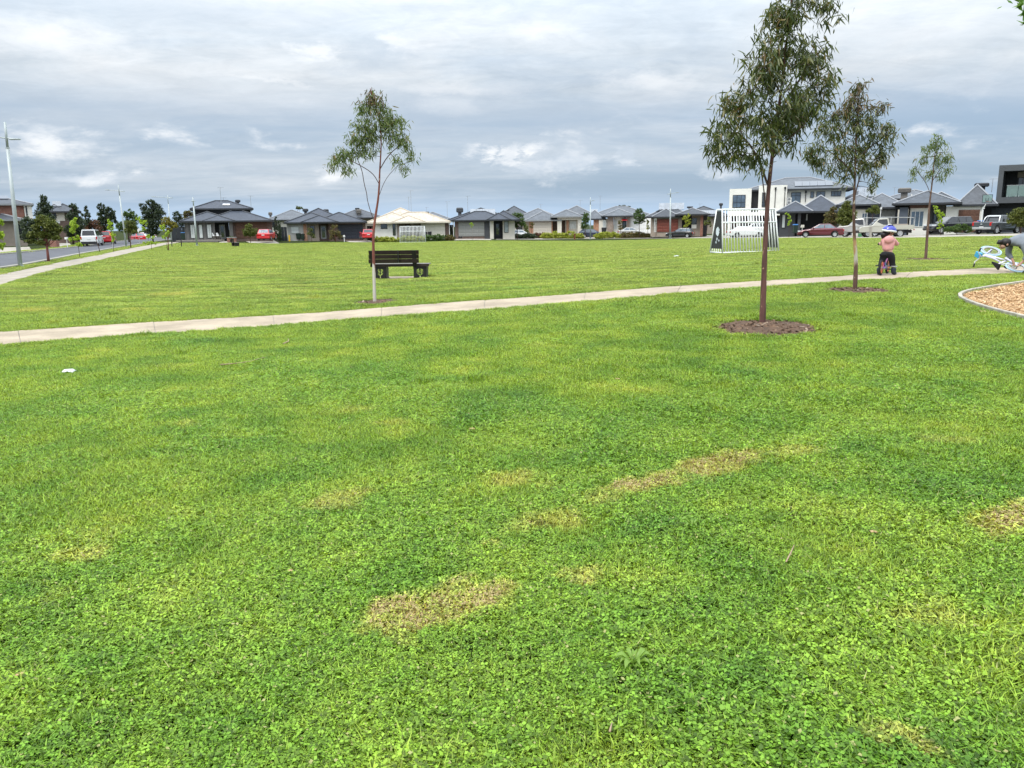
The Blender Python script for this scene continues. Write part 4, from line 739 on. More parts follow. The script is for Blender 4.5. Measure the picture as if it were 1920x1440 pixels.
back('rear_house', 'long rear roof with low black cooler behind the solar panel house', 1268, 1368, 405, 386, 9.6, RF_DARK, W_TAUPE, lambda b: (b.cooler(1285, 1297, 385.5, 389, 5, COOL), b.cooler(1347, 1354.5, 380, 385, 6, COOL), b.solar(0, 'f', (4, 8), (.8, 2.6), SOLARF, 4), b.antenna(1310, 381, 389, 6)), CAP_D)
back('rear_house', 'rear slate roof with pale panels between the white house and second gum', 1572, 1652, 375, 352, 13, RF_MID, W_TAUPE, lambda b: b.solar(0, 'f', (2.2, 4.6), (.6, 2.8), SOLARF, 3), CAP_L)
back('rear_house', 'rear grey roof behind the brown cooler and thin tree', 1648, 1768, 372, 354.5, 12.5, RF_GREY, W_CREAM, lambda b: (b.antenna(1668, 348, 358, 6), b.box('flue', 1706, 1708, 355, 366, 4, 4.2, FR_WHITE)), CAP_L)
for px, y0, s_, lab in ((1010, 388, 6.5, 'thin antenna mast'),): pass

# ------------------------------------------------------------------ vehicles
TYRE = mat('tyre_rubber', (.018, .018, .019), .85); RIM = mat('alloy_rim', (.50, .51, .52), .35, .05, metal=.5); CGL = glass_mat('car_glass', (.015, .018, .022), .04); CGL2 = glass_mat('car_glass_sky', (.10, .13, .16), .05)
TAIL = mat('tail_lamp', (.42, .012, .012), .2, coat=.6); HEAD = mat('head_lamp', (.62, .64, .66), .12, coat=.8); PLATE = mat('number_plate', (.72, .72, .70), .4); TRIM = mat('black_trim', (.02, .02, .022), .6)
def paint(name, c, metal=.15): return mat(name, c, .32, .03, 3, coat=.9, metal=metal)
RED = paint('paint_red', (.50, .008, .014), 0); MAROON = paint('paint_maroon', (.115, .012, .02)); CWHITE = paint('paint_white', (.74, .75, .75), 0); SILVER = paint('paint_silver', (.46, .45, .43), .35); CNAVY = paint('paint_navy', (.020, .028, .062)); CBLACK = paint('paint_black', (.012, .013, .016)); CGREY = paint('paint_gunmetal', (.072, .082, .092), .25)
_wheel = {}
STY = {  # L, W, H, sill, top outline rear to front (fractions of length, height), cabin belt x0 x1, roof x0 x1, belt height
 'hatch': (4.1, 1.74, 1.47, .20, [(.0, .42), (.005, .86), (.05, .98), (.60, .96), (.74, .93), (.92, .78), (.985, .66), (1, .45)], (.03, .72), (.13, .50), .93),
 'sedan': (4.7, 1.78, 1.45, .20, [(.0, .42), (.005, .80), (.03, .98), (.16, 1.0), (.60, .95), (.72, .92), (.92, .76), (.985, .64), (1, .45)], (.12, .72), (.30, .53), .94),
 'wagon': (4.8, 1.80, 1.48, .20, [(.0, .42), (.005, .84), (.03, .98), (.60, .96), (.73, .93), (.92, .77), (.985, .65), (1, .45)], (.015, .73), (.10, .53), .94),
 'suv': (4.5, 1.85, 1.68, .26, [(.0, .48), (.005, .98), (.03, 1.10), (.60, 1.08), (.74, 1.06), (.93, .92), (.985, .76), (1, .5)], (.015, .74), (.09, .54), 1.05),
 'van': (4.9, 1.9, 1.95, .26, [(.0, .45), (.0, 1.12), (.015, 1.16), (.70, 1.14), (.82, 1.10), (.95, .86), (1, .62), (1, .45)], (.008, .83), (.03, .66), 1.12),
 'pickup': (5.2, 1.86, 1.78, .38, [(.0, .62), (.0, 1.12), (.012, 1.15), (.34, 1.15), (.345, 1.13), (.66, 1.12), (.78, 1.09), (.95, .98), (.99, .8), (1, .52)], (.345, .765), (.40, .62), 1.10)}
def car(name, label, cat, px, s_, yaw, style, colour, glass=None, loc=None, rim=None, dz=0.0):
    L, W, H, sill, top, belt, roof, bz = STY[style]; loc = loc or snap(px, s_, .02); o = thing(name, label, cat, loc+Vector((0, 0, dz)), yaw, 'vehicles parked round the park'); wr = .40 if style == 'pickup' else .35 if style in ('suv', 'van') else .32
    xr, xf = -L/2+L*.19, L/2-L*.18; X = lambda f: -L/2+L*f
    prof = [(X(a), z) for a, z in top]; bot = [(X(.985), sill+.04)]
    for xc in (xf, xr):
        bot += [(xc+(wr+.07)*math.cos(a), max(sill, wr+(wr+.07)*math.sin(a))) for a in np.linspace(-.15, math.pi+.15, 9)]
    bot += [(X(.012), sill+.06)]; pr = prof+bot; mb = MB(); n = len(pr); vs = []
    for k, (y, inz) in enumerate(((-.5, .0), (-.455, 1), (.455, 1), (.5, 0))):
        for i, (x, z) in enumerate(pr):
            zz_ = z-(0 if inz else (.10 if i < len(prof) else -.02)); xx = x*(1 if inz else .985); vs.append((xx, y*W*(1 if z > .42 or inz else .97), zz_))
    fs = [(k*n+i, (k+1)*n+i, (k+1)*n+(i+1) % n, k*n+(i+1) % n) for k in range(3) for i in range(n)]; fs += [tuple(range(n)), tuple(range(3*n, 4*n))[::-1]]
    mb.add(vs, fs); body = mb.build('body', colour, o, bevel=.035, seg=2)
    wb, wt = W*.455, W*.36; B = [(X(belt[0]), wb), (X(belt[1]), wb)]; T = [(X(roof[0]), wt), (X(roof[1]), wt)]; zt_ = H
    bl = [(B[0][0], -wb, bz-.03), (B[1][0], -wb, bz-.03), (B[1][0], wb, bz-.03), (B[0][0], wb, bz-.03)]; tl = [(T[0][0], -wt, zt_), (T[1][0], -wt, zt_-.02), (T[1][0], wt, zt_-.02), (T[0][0], wt, zt_)]
    mb = MB(); mb.hexa(bl, tl); mb.build('roof', colour, o, bevel=.06, seg=3)
    def quad(p, u0, u1, v0, v1, name):       # pane on a face given by its four corners, lifted a little
        p = [Vector(q) for q in p]; f = lambda u, v: p[0].lerp(p[1], u).lerp(p[3].lerp(p[2], u), v); nrm = (p[1]-p[0]).cross(p[3]-p[0]).normalized()
        q = [f(u0, v0), f(u1, v0), f(u1, v1), f(u0, v1)]; m_ = MB(); m_.hexa([a-nrm*.02 for a in q], [a+nrm*.012 for a in q]); m_.build(name, glass or CGL, o)
    quad([bl[3], bl[0], tl[0], tl[3]], .08, .92, .2, .88, 'rear_window'); quad([bl[1], bl[2], tl[2], tl[1]], .06, .94, .12, .92, 'windscreen')
    segs = ((.07, .48), (.52, .92)) if style in ('pickup', 'sedan') else ((.05, .27), (.30, .60), (.63, .93))
    for u0, u1 in segs: quad([bl[0], bl[1], tl[1], tl[0]], u0, u1, .16, .86, 'side_window'); quad([bl[2], bl[3], tl[3], tl[2]], 1-u1, 1-u0, .16, .86, 'side_window')
    zb = .80 if style not in ('suv', 'pickup', 'van') else .95
    for sy in (-1, 1):
        mb = MB(); y0 = sy*W*.31 if style not in ('van', 'pickup') else sy*W*.40; y1 = sy*W*.487; ya, yb = min(y0, y1), max(y0, y1)
        mb.box(X(0)-.025, X(.045), ya, yb, zb-.16, zb+(.05 if style in ('sedan', 'hatch', 'wagon') else .18)); mb.build('tail_light', TAIL, o, bevel=.02)
        mb = MB(); mb.box(X(.93), X(.99)+.01, min(sy*W*.27, sy*W*.485), max(sy*W*.27, sy*W*.485), .60 if zb < .9 else .74, .72 if zb < .9 else .88); mb.build('headlight', HEAD, o, bevel=.03)
        mb = MB(); xm = X(belt[1])-.28; mb.box(xm-.06, xm+.05, min(sy*W*.46, sy*W*.56), max(sy*W*.46, sy*W*.56), bz, bz+.13); mb.build('mirror', colour, o, bevel=.03)
        for xx in (xr, xf):
            key = wr
            if key not in _wheel:
                m1 = MB(); m1.lathe([(wr*.62, -.10), (wr*.93, -.105), (wr, -.07), (wr, .07), (wr*.93, .105), (wr*.62, .10)], 20, 'y'); m2 = MB(); m2.lathe([(0, -.085), (wr*.2, -.09), (wr*.22, -.07)], 10, 'y'); m2.lathe([(wr*.55, -.08), (wr*.64, -.10), (wr*.64, .09)], 20, 'y')
                for k in range(5):
                    a = k*2*math.pi/5; c_, s2 = math.cos(a), math.sin(a); w2 = .035; m2.hexa([(c_*.03-s2*w2, -.05, s2*.03+c_*w2), (c_*wr*.6-s2*w2, -.06, s2*wr*.6+c_*w2), (c_*wr*.6+s2*w2, -.06, s2*wr*.6-c_*w2), (c_*.03+s2*w2, -.05, s2*.03-c_*w2)], [(c_*.03-s2*w2, -.085, s2*.03+c_*w2), (c_*wr*.6-s2*w2, -.095, s2*wr*.6+c_*w2), (c_*wr*.6+s2*w2, -.095, s2*wr*.6-c_*w2), (c_*.03+s2*w2, -.085, s2*.03-c_*w2)])
                m2.lathe([(0, -.03), (wr*.6, -.03)], 16, 'y')
                w0 = m1.build('wheel', TYRE, smooth=True); r0 = m2.build('rim', RIM); _wheel[key] = (w0.data, r0.data); bpy.data.objects.remove(w0); bpy.data.objects.remove(r0)
            wd, rd = _wheel[key]; w_ = bpy.data.objects.new('wheel', wd); col.objects.link(w_); w_.parent = o; w_.location = (xx, sy*(W/2-.10), wr); w_.rotation_euler = (0, .3*xx, 0 if sy < 0 else math.pi)
            r_ = bpy.data.objects.new('rim', rd); col.objects.link(r_); r_.parent = w_
    mb = MB(); mb.box(X(0)-.03, X(.01), -.19, .19, zb-.14 if style != 'pickup' else .62, zb-.03 if style != 'pickup' else .73); mb.build('number_plate', PLATE, o)
    bm_ = colour if style in ('hatch', 'sedan', 'wagon', 'suv') else (FR_GREY if style == 'pickup' else TRIM)
    for x0, x1 in ((X(0)-.045, X(.03)), (X(.97), X(1)+.03)): mb = MB(); mb.box(x0, x1, -W*.47, W*.47, sill+.09, sill+.29); mb.build('bumper', bm_, o, bevel=.04)
    mb = MB(); mb.box(X(1)-.01, X(1)+.035, -W*.22, W*.22, sill+.3, sill+.42); mb.build('grille', TRIM, o)
    mb = MB(); mb.box(X(.12), X(.9), -W*.40, W*.40, sill-.05, sill+.25); mb.build('underbody', TRIM, o)
    hb = MB()
    for sy in (-1, 1):
        for f in (.40, .58): hb.box(X(f)-.09, X(f)+.09, min(sy*W*.499, sy*W*.51), max(sy*W*.499, sy*W*.51), bz-.16, bz-.13)
    hb.build('door_handle', colour, o); return o
UPY = math.pi/2
car('red_hatchback', 'bright red hatchback nose-in at the brown garage', 'car', 501, 13.2, UPY+.05, 'hatch', RED, CGL2, loc=at(501, 450.5, depth(13.9)))
car('red_hatchback', 'bright red hatchback nose-in at the black garage beside the pale trunk', 'car', 688.5, 12.5, UPY+.28, 'hatch', RED, None, loc=at(688.5, 449, depth(13)))
car('white_sedan', 'white sedan behind the low bushes under the round tree', 'car', 977, 10.9, 0.02, 'sedan', CWHITE, CGL2, loc=snap(977, 11.2))
car('dark_wagon', 'small black wagon seen from behind on a driveway beside the cream portal', 'car', 1028, 10.5, 1.95, 'wagon', CBLACK, CGL2, loc=at(1028, 438.5, depth(10.3)))
car('navy_wagon', 'navy blue station wagon parked beside the street lamp post', 'car', 1111, 10.7, .03, 'wagon', CNAVY, CGL2, loc=snap(1111, 10.9))
car('silver_sedan', 'silver sedan parked behind the reddish hedge', 'car', 1183, 10.6, 0.0, 'sedan', SILVER, CGL2, loc=at(1183, 442, depth(10.6)))
car('white_sedan', 'silver sedan on the driveway by the red timber garage', 'car', 1265, 12, -2.45, 'sedan', SILVER, CGL, loc=at(1265, 435.8, depth(11.6)))
car('black_hatchback', 'black hatchback with a bare rear rack right of the lamp post', 'car', 1275, 12.3, 2.72, 'hatch', CBLACK, CGL2, loc=gp(1275, 446, .02))
car('white_hatchback', 'white car seen through the bars of the near goal', 'car', 1398, 14.6, .06, 'sedan', CWHITE, CWHITE, loc=gp(1398, 445.6, .02))
car('white_sedan', 'second white car behind the goal bars, nearer the white house', 'car', 1412, 13.5, math.pi, 'suv', CWHITE, CGL, loc=at(1412, 440.5, depth(13.6)))
car('maroon_sedan', 'dark maroon sedan parked left of the second gum tree', 'car', 1537, 17.4, math.pi-.32, 'sedan', MAROON, CGL2, loc=gp(1537, 445.2, .02))
car('black_suv', 'black four wheel drive parked behind the thin tree', 'car', 1776, 19, math.pi-.9+1.0, 'suv', CBLACK, CGL, loc=at(1778, 437.5, depth(18.4)))
p_ = car('grey_pickup', 'gunmetal grey dual cab pickup with tray cover at the far right driveway', 'pickup truck', 1869, 19.4, .50, 'pickup', CGREY, CGL, loc=at(1869, 438.6, depth(19.6)))
mb = MB(); mb.tube([(-1.15, -.75, 1.13), (-.95, -.68, 1.55), (-.75, -.62, 1.68), (-.75, .62, 1.68), (-.95, .68, 1.55), (-1.15, .75, 1.13)], .05, 8); mb.build('sports_bar', STEELW, p_, smooth=True)
mb = MB(); mb.box(-2.66, -2.63, -.08, .08, .90, 1.0); mb.build('tailgate_emblem', STEEL, p_)
v_ = car('white_van', 'white van seen from behind on the left road', 'van', 172, 20, UPY+.34, 'van', CWHITE, CGL, loc=gp(174, 461.3, .03))
car('red_wagon', 'orange red and white four wheel drive ahead of the white van', 'car', 199, 19, UPY+.34, 'suv', RED, CGL, loc=gp(201, 457.8, .03))
car('red_sedan', 'small red car far down the left road by the give way sign', 'car', 258, 13, UPY+.75, 'hatch', RED, CGL2, loc=at(258, 452.5, depth(10.5))); car('white_sedan', 'distant white car right of the red car by the sign', 'car', 270, 12, UPY+.9, 'sedan', CWHITE, CGL2, loc=at(271, 450, depth(9.6))); car('white_van', 'distant white van at the far end of the left road', 'van', 282, 11, UPY+.5, 'van', CWHITE, CGL2, loc=at(283, 449.5, depth(9)))
# flat-tray utes
def tray_ute(label, px, py, s_, yaw, cream, cab_len=2.2):
    o = thing('tray_ute', label, 'pickup truck', at(px, py, depth(s_)), yaw, 'vehicles parked round the park'); mb = MB()
    W = 1.85; pr = [(2.55, .5), (2.55, .95), (2.35, 1.10), (1.35, 1.2), (.75, 1.88), (-.15, 1.95), (-.35, 1.2), (-.35, .5)]; n = len(pr)
    vs = [(x, y*W*(1 if z < 1.25 else .86), z) for y in (-.5, .5) for x, z in pr]; mb.add(vs, [tuple(range(n)), tuple(range(n, 2*n))[::-1]]+[(i, n+i, n+(i+1) % n, (i+1) % n) for i in range(n)]); mb.build('cab', cream, o, bevel=.06)
    for sy in (-1, 1):
        mb = MB(); y = sy*(W/2+.0); yy = sy*.44*W
        mb.hexa([(1.15, yy*1.06, 1.25), (-.15, yy*1.06, 1.25), (-.15, yy*1.1, 1.25), (1.15, yy*1.1, 1.25)], [(.72, yy*.98, 1.78), (-.05, yy*.98, 1.82), (-.05, yy*1.02, 1.82), (.72, yy*1.02, 1.78)]); mb.build('side_window', CGL, o)
        mb = MB(); mb.box(-2.6, -.42, min(sy*.9, sy*.93), max(sy*.9, sy*.93), .85, 1.22); mb.build('tray_side', cream, o)
        mb = MB(); mb.box(-2.66, -2.6, min(sy*.65, sy*.9), max(sy*.65, sy*.9), .68, .84); mb.build('tail_light', TAIL, o)
    mb = MB(); mb.hexa([(1.38, -.75, 1.24), (1.38, .75, 1.24), (1.34, .75, 1.22), (1.34, -.75, 1.22)], [(.84, -.68, 1.83), (.84, .68, 1.83), (.80, .68, 1.81), (.80, -.68, 1.81)]); mb.build('windscreen', CGL, o)
    mb = MB(); mb.box(-2.62, -.40, -.93, .93, .78, .86); mb.box(-2.62, -2.58, -.93, .93, .86, 1.2); mb.build('tray', cream, o)
    mb = MB()
    for sy in (-1, 1): mb.tube([(-2.5, sy*.85, .86), (-2.5, sy*.85, 1.95), (.4, sy*.8, 2.02)], .035, 6)
    mb.tube([(-2.5, -.85, 1.95), (-2.5, .85, 1.95)], .035, 6); mb.tube([(-.4, -.85, 1.2), (-.4, -.85, 1.98), (-.4, .85, 1.98), (-.4, .85, 1.2)], .035, 6); mb.build('ladder_rack', FR_GREY, o)
    mb = MB(); mb.hexa([(-2.2, -.6, .88), (-.8, -.6, .88), (-.8, .6, .88), (-2.2, .6, .88)], [(-2.1, -.5, 1.32), (-.9, -.5, 1.32), (-.9, .5, 1.32), (-2.1, .5, 1.32)]); mb.build('tray_cover', W_TAUPE, o, bevel=.05)
    wd, rd = _wheel[.40]
    for sy in (-1, 1):
        for x in (1.65, -1.35):
            w_ = bpy.data.objects.new('wheel', wd); col.objects.link(w_); w_.parent = o; w_.location = (x, sy*.80, .40); w_.rotation_euler = (0, 0, 0 if sy < 0 else math.pi); r_ = bpy.data.objects.new('rim', rd); col.objects.link(r_); r_.parent = w_
    mb = MB(); mb.box(-2.5, 2.45, -.5, .5, .42, .72); mb.box(2.5, 2.62, -.8, .8, .42, .68); mb.build('chassis', TRIM, o)
    for sy in (-1, 1): mb = MB(); mb.box(2.5, 2.575, min(sy*.5, sy*.85), max(sy*.5, sy*.85), .76, .92); mb.build('headlight', HEAD, o)
    return o
UTEC = paint('paint_cream', (.43, .42, .36), 0)
tray_ute('cream tray ute with ladder rack behind the child', 1657, 444.6, 18.2, math.pi-.25, UTEC)
tray_ute('pale silver tray ute half hidden by the second gum trunk', 1616, 443.5, 17.2, math.pi-.5, SILVER)
def gnd(px, py, s_):
    p = at(px, py, depth(s_)); return Vector((p.x, p.y, max(p.z, float(zt(p.x, p.y)[0]))))
# ------------------------------------------------------------------ gum trees by the path
BARK_RED = None
def bark_mat(name, c1, c2, c3, z0, z1):
    m = bpy.data.materials.new(name); m.use_nodes = True; t = NT(m.node_tree); co = t.n('TexCoord').outputs['Object']; sp = t.n('SeparateXYZ', {0: co})
    st = t.noise(t.vm('MULTIPLY', co, (9, 9, 1.6)), 1.6, 4, .6); pk = t.noise(t.vm('MULTIPLY', co, (5, 5, 1.1)), 1.7, 3, .6, .3)
    cc = t.mix(t.ramp(st, .35, .68), c1, tuple(x*.6 for x in c1)); zz_ = t.math('ADD', sp.outputs[2], t.math('MULTIPLY', t.math('SUBTRACT', pk, .5), min(.7*(z1-z0)+.1, .9)))
    band = t.math('MULTIPLY', t.ramp(zz_, z0, z0+.12), t.ramp(zz_, z1, z1-.12)); cc = t.mix(band, cc, t.mix(t.ramp(pk, .42, .58), c2, c3))
    spots = t.noise(t.vm('MULTIPLY', co, (16, 16, 6)), 1.3, 2); cc = t.mix(t.ramp(spots, .665, .69), cc, c2)
    t.n('OutputMaterial', {0: t.n('BsdfPrincipled', {'Base Color': cc, 'Roughness': .8, 'Normal': t.n('Bump', {'Height': st, 'Strength': .4, 'Distance': .01}).outputs[0]})}); return m
GUM = leaf_mat('gum_leaf', [(.12, (.018, .030, .009)), (.4, (.043, .066, .016)), (.62, (.082, .108, .026)), (.82, (.19, .20, .065)), (.93, (.22, .12, .05))], .26, .38, (.20, .24, .03), .5)
GUM2 = leaf_mat('gum_leaf_pale', [(.12, (.040, .066, .020)), (.4, (.085, .135, .035)), (.65, (.15, .20, .055)), (.85, (.24, .26, .11)), (.95, (.24, .12, .055))], .32, .4, (.25, .32, .04), .5)
GUM3 = leaf_mat('gum_leaf_tip', [(.2, (.07, .05, .03)), (.6, (.15, .10, .06)), (1, (.24, .17, .09))], .25, .45)
TWIG = mat('twig', (.075, .045, .035), .8)
def gum(label, base, s_, trunk, blobs, limbs, n_att, n_leaf, leafL, bark, leafm, seed, tip_from=None, r0=.05):
    rng = np.random.default_rng(seed); P0 = gp(*base); Y = P0.y; org = P0
    def W(px, py, dy=0.0): q = at(px, py, Y); return np.array([q.x-org.x, dy, q.z-org.z])*np.array([1+dy/Y, 1, 1])
    o = thing('gum_tree', label, 'tree', P0, 0, 'gum trees beside the park path')
    tp = [W(px, py, dy) for px, py, dy in trunk]; tp[0] = np.array([tp[0][0], tp[0][1], -.08]); H = tp[-1][2]
    fine_ = [np.array(p) for p in smooth_line([Vector(p) for p in tp], 2)]
    nodes = [p for p in fine_ if p[2] > H*.32]; par = [-1]+list(range(len(nodes)-1)); ntr = len(nodes); lchain = []
    for lm in limbs:                             # limbs read off the photograph
        q = [np.array(p) for p in smooth_line([Vector(W(*p)) for p in lm], 2)]; near = int(np.argmin([np.linalg.norm(q[0]-n) for n in nodes[:ntr]])); last = near
        for p in q[1:]: nodes.append(p); par.append(last); last = len(nodes)-1
    A = []; wsum = sum(b[2]*b[3] for b in blobs)
    for bx, by, rx, ry, *dd in blobs:
        k = max(4, int(n_att*rx*ry/wsum)); u = rng.standard_normal((k, 3)); u /= np.linalg.norm(u, axis=1)[:, None]; u *= (rng.random((k, 1))**.36)
        c = W(bx, by, dd[0] if dd else 0.0); A.append(c+u*np.array([rx/s_, min(rx, ry)*.8/s_, ry/s_])*.90+np.array([0, 0, leafL*.22]))
    A = np.concatenate(A); alive = np.ones(len(A), bool); step = .085*(H/4.5); N = np.array(nodes); tips = {}
    for it in range(70):
        if not alive.any(): break
        idx = np.where(alive)[0]; D = np.linalg.norm(A[idx][:, None]-N[None], axis=2); j = D.argmin(1); dm = D.min(1)
        for k_ in np.where(dm < step*1.2)[0]: alive[idx[k_]] = False; tips[idx[k_]] = j[k_]
        new = {}
        for k_ in np.where(dm >= step*1.2)[0]: v = A[idx[k_]]-N[j[k_]]; new.setdefault(int(j[k_]), []).append(v/np.linalg.norm(v))
        add = []
        for q, vs in new.items():
            v = np.mean(vs, 0); v = v/max(np.linalg.norm(v), 1e-6)+np.array([0, 0, .12])+rng.standard_normal(3)*.10; v /= np.linalg.norm(v); p = N[q]+v*step
            if np.linalg.norm(N-p, axis=1).min() > step*.3: add.append(p); par.append(q)
        if not add: break
        N = np.concatenate([N, np.array(add)])
    n = len(N); ch = [[] for _ in range(n)]
    for i in range(n):
        if par[i] >= 0: ch[par[i]].append(i)
    rad = np.zeros(n)
    for i in range(n-1, -1, -1): pass
    order = sorted(range(n), key=lambda i: -i); acc = np.full(n, 0.0)
    for i in order:
        if i < ntr: continue
        if acc[i] == 0: acc[i] = (.0042*s_**0)**2.2
        rad[i] = acc[i]**(1/2.2)
        if par[i] >= 0: acc[par[i]] += acc[i]
    mb = MB(); m_ = len(fine_); rr = [r0*(.20+.80*(1-k/(m_-1))**1.5)*(1.15 if k == 0 else 1)*(1+.05*math.sin(k*2.1)) for k in range(m_)]; mb.tube(fine_, rr, 10); mb.build('trunk', bark, o, smooth=True)
    bm_ = MB(); seen = set()
    for i in range(ntr, n):
        if ch[i] and not (len(ch[i]) == 0): continue
        line = [i]; q = i
        while par[q] >= 0 and q >= ntr:
            q = par[q]; line.append(q)
            if q in seen: break
        seen.update(line); pts = [N[k] for k in line][::-1]
        if len(pts) > 1: bm_.tube(pts, [max(rad[k], .003) if k >= ntr else max(rad[line[-2]], .006) for k in line][::-1], 5, cap=False)
    b_ = bm_.build('branches', TWIG, o, smooth=True); b_['kind'] = 'stuff'
    # leaves: hanging sprays along the outer twigs
    keep = rng.permutation(len(A)); per = max(3, n_leaf//len(A)); C = np.repeat(A, per, 0); k = len(C); C = C+rng.standard_normal((k, 3))*np.array([.05, .05, .045])*(H/4.5)*rng.choice([.7, 1, 1.5], (k, 1))
    az_ = rng.random(k)*6.283; dr = np.stack([np.cos(az_)*(.55+.3*rng.standard_normal(k)), np.sin(az_)*(.55+.3*rng.standard_normal(k)), -.60-.5*rng.random(k)+(.9*(rng.random(k) < .16))], 1); dr /= np.linalg.norm(dr, axis=1)[:, None]
    sd = np.cross(dr, rng.standard_normal((k, 3))); sd /= np.linalg.norm(sd, axis=1)[:, None]; nm = np.cross(dr, sd); L = (leafL*(.55+.75*rng.random(k)))[:, None]; Wd = L*(.062+.034*rng.random((k, 1))); bend = L*(.16*rng.standard_normal((k, 1)))
    v0 = C; v1 = C+dr*L*.3+sd*Wd+nm*bend*.5; v2 = C+dr*L*.3-sd*Wd+nm*bend*.5; v3 = C+dr*L*.68+sd*Wd*.7+nm*bend*.4; v4 = C+dr*L*.68-sd*Wd*.7+nm*bend*.4; v5 = C+dr*L-nm*bend*.3-np.array([0, 0, 1])*L*.06
    V = np.stack([v0, v1, v2, v3, v4, v5], 1).reshape(-1, 3); b0 = np.arange(k)[:, None]*6
    F = np.concatenate([b0+np.array([0, 0, 1, 2]), b0+np.array([2, 1, 3, 4]), b0+np.array([4, 3, 5, 5])])
    me = bpy.data.meshes.new('crown'); tri = np.concatenate([b0+np.array([0, 1, 2]), b0+np.array([2, 1, 3]), b0+np.array([2, 3, 4]), b0+np.array([4, 3, 5])]); bpy.data.meshes.remove(me)
    cr = arrmesh('crown', V, tri, [leafm, GUM3], o, 3); cr['kind'] = 'stuff'
    if tip_from is not None:
        zt_ = W(*tip_from)[2]; mi = (C[:, 2] > zt_-.10*rng.random(k)) & (rng.random(k) < .75); cr.data.polygons.foreach_set('material_index', np.tile(mi.astype(np.int32), 4))
    return o
B_A = bark_mat('bark_plum', (.135, .058, .048), (.40, .24, .15), (.26, .17, .13), -9, -8.9)
B_B = bark_mat('bark_brown_patched', (.125, .066, .046), (.46, .41, .34), (.40, .23, .11), .40, 1.05)
B_C = bark_mat('bark_tan', (.15, .085, .062), (.3, .22, .16), (.3, .22, .16), -9, -8.9)
B_D = bark_mat('bark_pale_red', (.22, .068, .048), (.54, .50, .44), (.48, .44, .38), -.4, .78)
gum('tallest gum tree with a straight plum trunk in a broad mulch ring', (1430, 608), 143,
    [(1429.5, 608, 0), (1431, 560, 0), (1433, 500, 0), (1436, 430, 0), (1441, 350, 0), (1449, 285, 0), (1459, 215, .02), (1468, 150, 0), (1474, 85, .02), (1482, 30, 0), (1486, -25, 0)],
    [(1482, 8, 45, 45), (1545, 28, 32, 28), (1465, 65, 55, 48), (1530, 95, 42, 42, .2), (1425, 118, 42, 40, -.15), (1480, 130, 62, 45), (1545, 150, 30, 40), (1400, 190, 45, 45, .1), (1460, 190, 55, 40, -.2), (1525, 185, 38, 40, .15), (1365, 235, 38, 38), (1410, 250, 55, 38, -.2), (1460, 235, 45, 30), (1500, 225, 40, 36, .2), (1365, 285, 38, 28, .15), (1400, 305, 45, 22, -.1), (1470, 275, 30, 18), (1345, 265, 18, 16)],
    [[(1441, 352, 0), (1425, 300, .03), (1405, 265, .05), (1380, 245, .08)], [(1447, 300, 0), (1475, 262, -.05), (1505, 235, -.1)], [(1436, 395, 0), (1428, 330, -.03), (1416, 285, -.06)], [(1459, 215, 0), (1490, 165, .06), (1530, 110, .1)], [(1464, 175, 0), (1435, 130, -.05)]],
    340, 7000, .122, B_A, GUM, 4, None, .046)
gum('second gum tree with a patchy orange and white trunk left of the child', (1603, 545), 106,
    [(1603, 545, 0), (1605, 500, 0), (1604, 470, 0), (1601, 430, 0), (1601, 380, 0), (1603, 330, 0), (1604, 290, 0), (1606, 250, 0), (1608, 210, 0), (1611, 178, 0)],
    [(1612, 178, 32, 24), (1580, 205, 30, 26), (1628, 212, 38, 28), (1560, 225, 24, 22, .1), (1600, 235, 44, 26), (1650, 248, 34, 26, -.1), (1555, 258, 36, 24), (1605, 268, 46, 24, .15), (1664, 275, 22, 22), (1545, 288, 40, 20, -.1), (1600, 300, 48, 20), (1655, 300, 26, 18, .1), (1570, 318, 34, 14), (1625, 318, 34, 14), (1530, 305, 22, 16), (1510, 285, 18, 16), (1588, 335, 16, 8), (1638, 335, 10, 8), (1635, 352, 5, 7)],
    [[(1602, 372, 0), (1612, 335, .03), (1628, 300, .06)], [(1603, 335, 0), (1585, 310, -.04), (1560, 290, -.06)], [(1604, 300, 0), (1640, 270, .05)]],
    300, 4700, .118, B_B, GUM, 9, (1610, 205), .043)
gum('thin sparse gum tree right of the child', (1736, 487), 70,
    [(1735.5, 487, 0), (1738, 450, 0), (1741, 410, 0), (1743, 380, 0), (1747, 350, 0), (1750, 320, 0), (1753, 290, 0), (1755, 262, 0)],
    [(1757, 262, 16, 16), (1742, 280, 20, 15), (1766, 280, 20, 15), (1730, 300, 20, 13), (1757, 303, 26, 15), (1780, 296, 16, 12), (1718, 320, 20, 10), (1750, 325, 30, 12), (1782, 314, 14, 10), (1710, 332, 12, 6), (1765, 335, 16, 7)],
    [[(1745, 365, 0), (1737, 342, .03), (1722, 322, .05)], [(1748, 340, 0), (1765, 315, .03)]], 170, 1100, .15, B_C, GUM2, 12, None, .048)
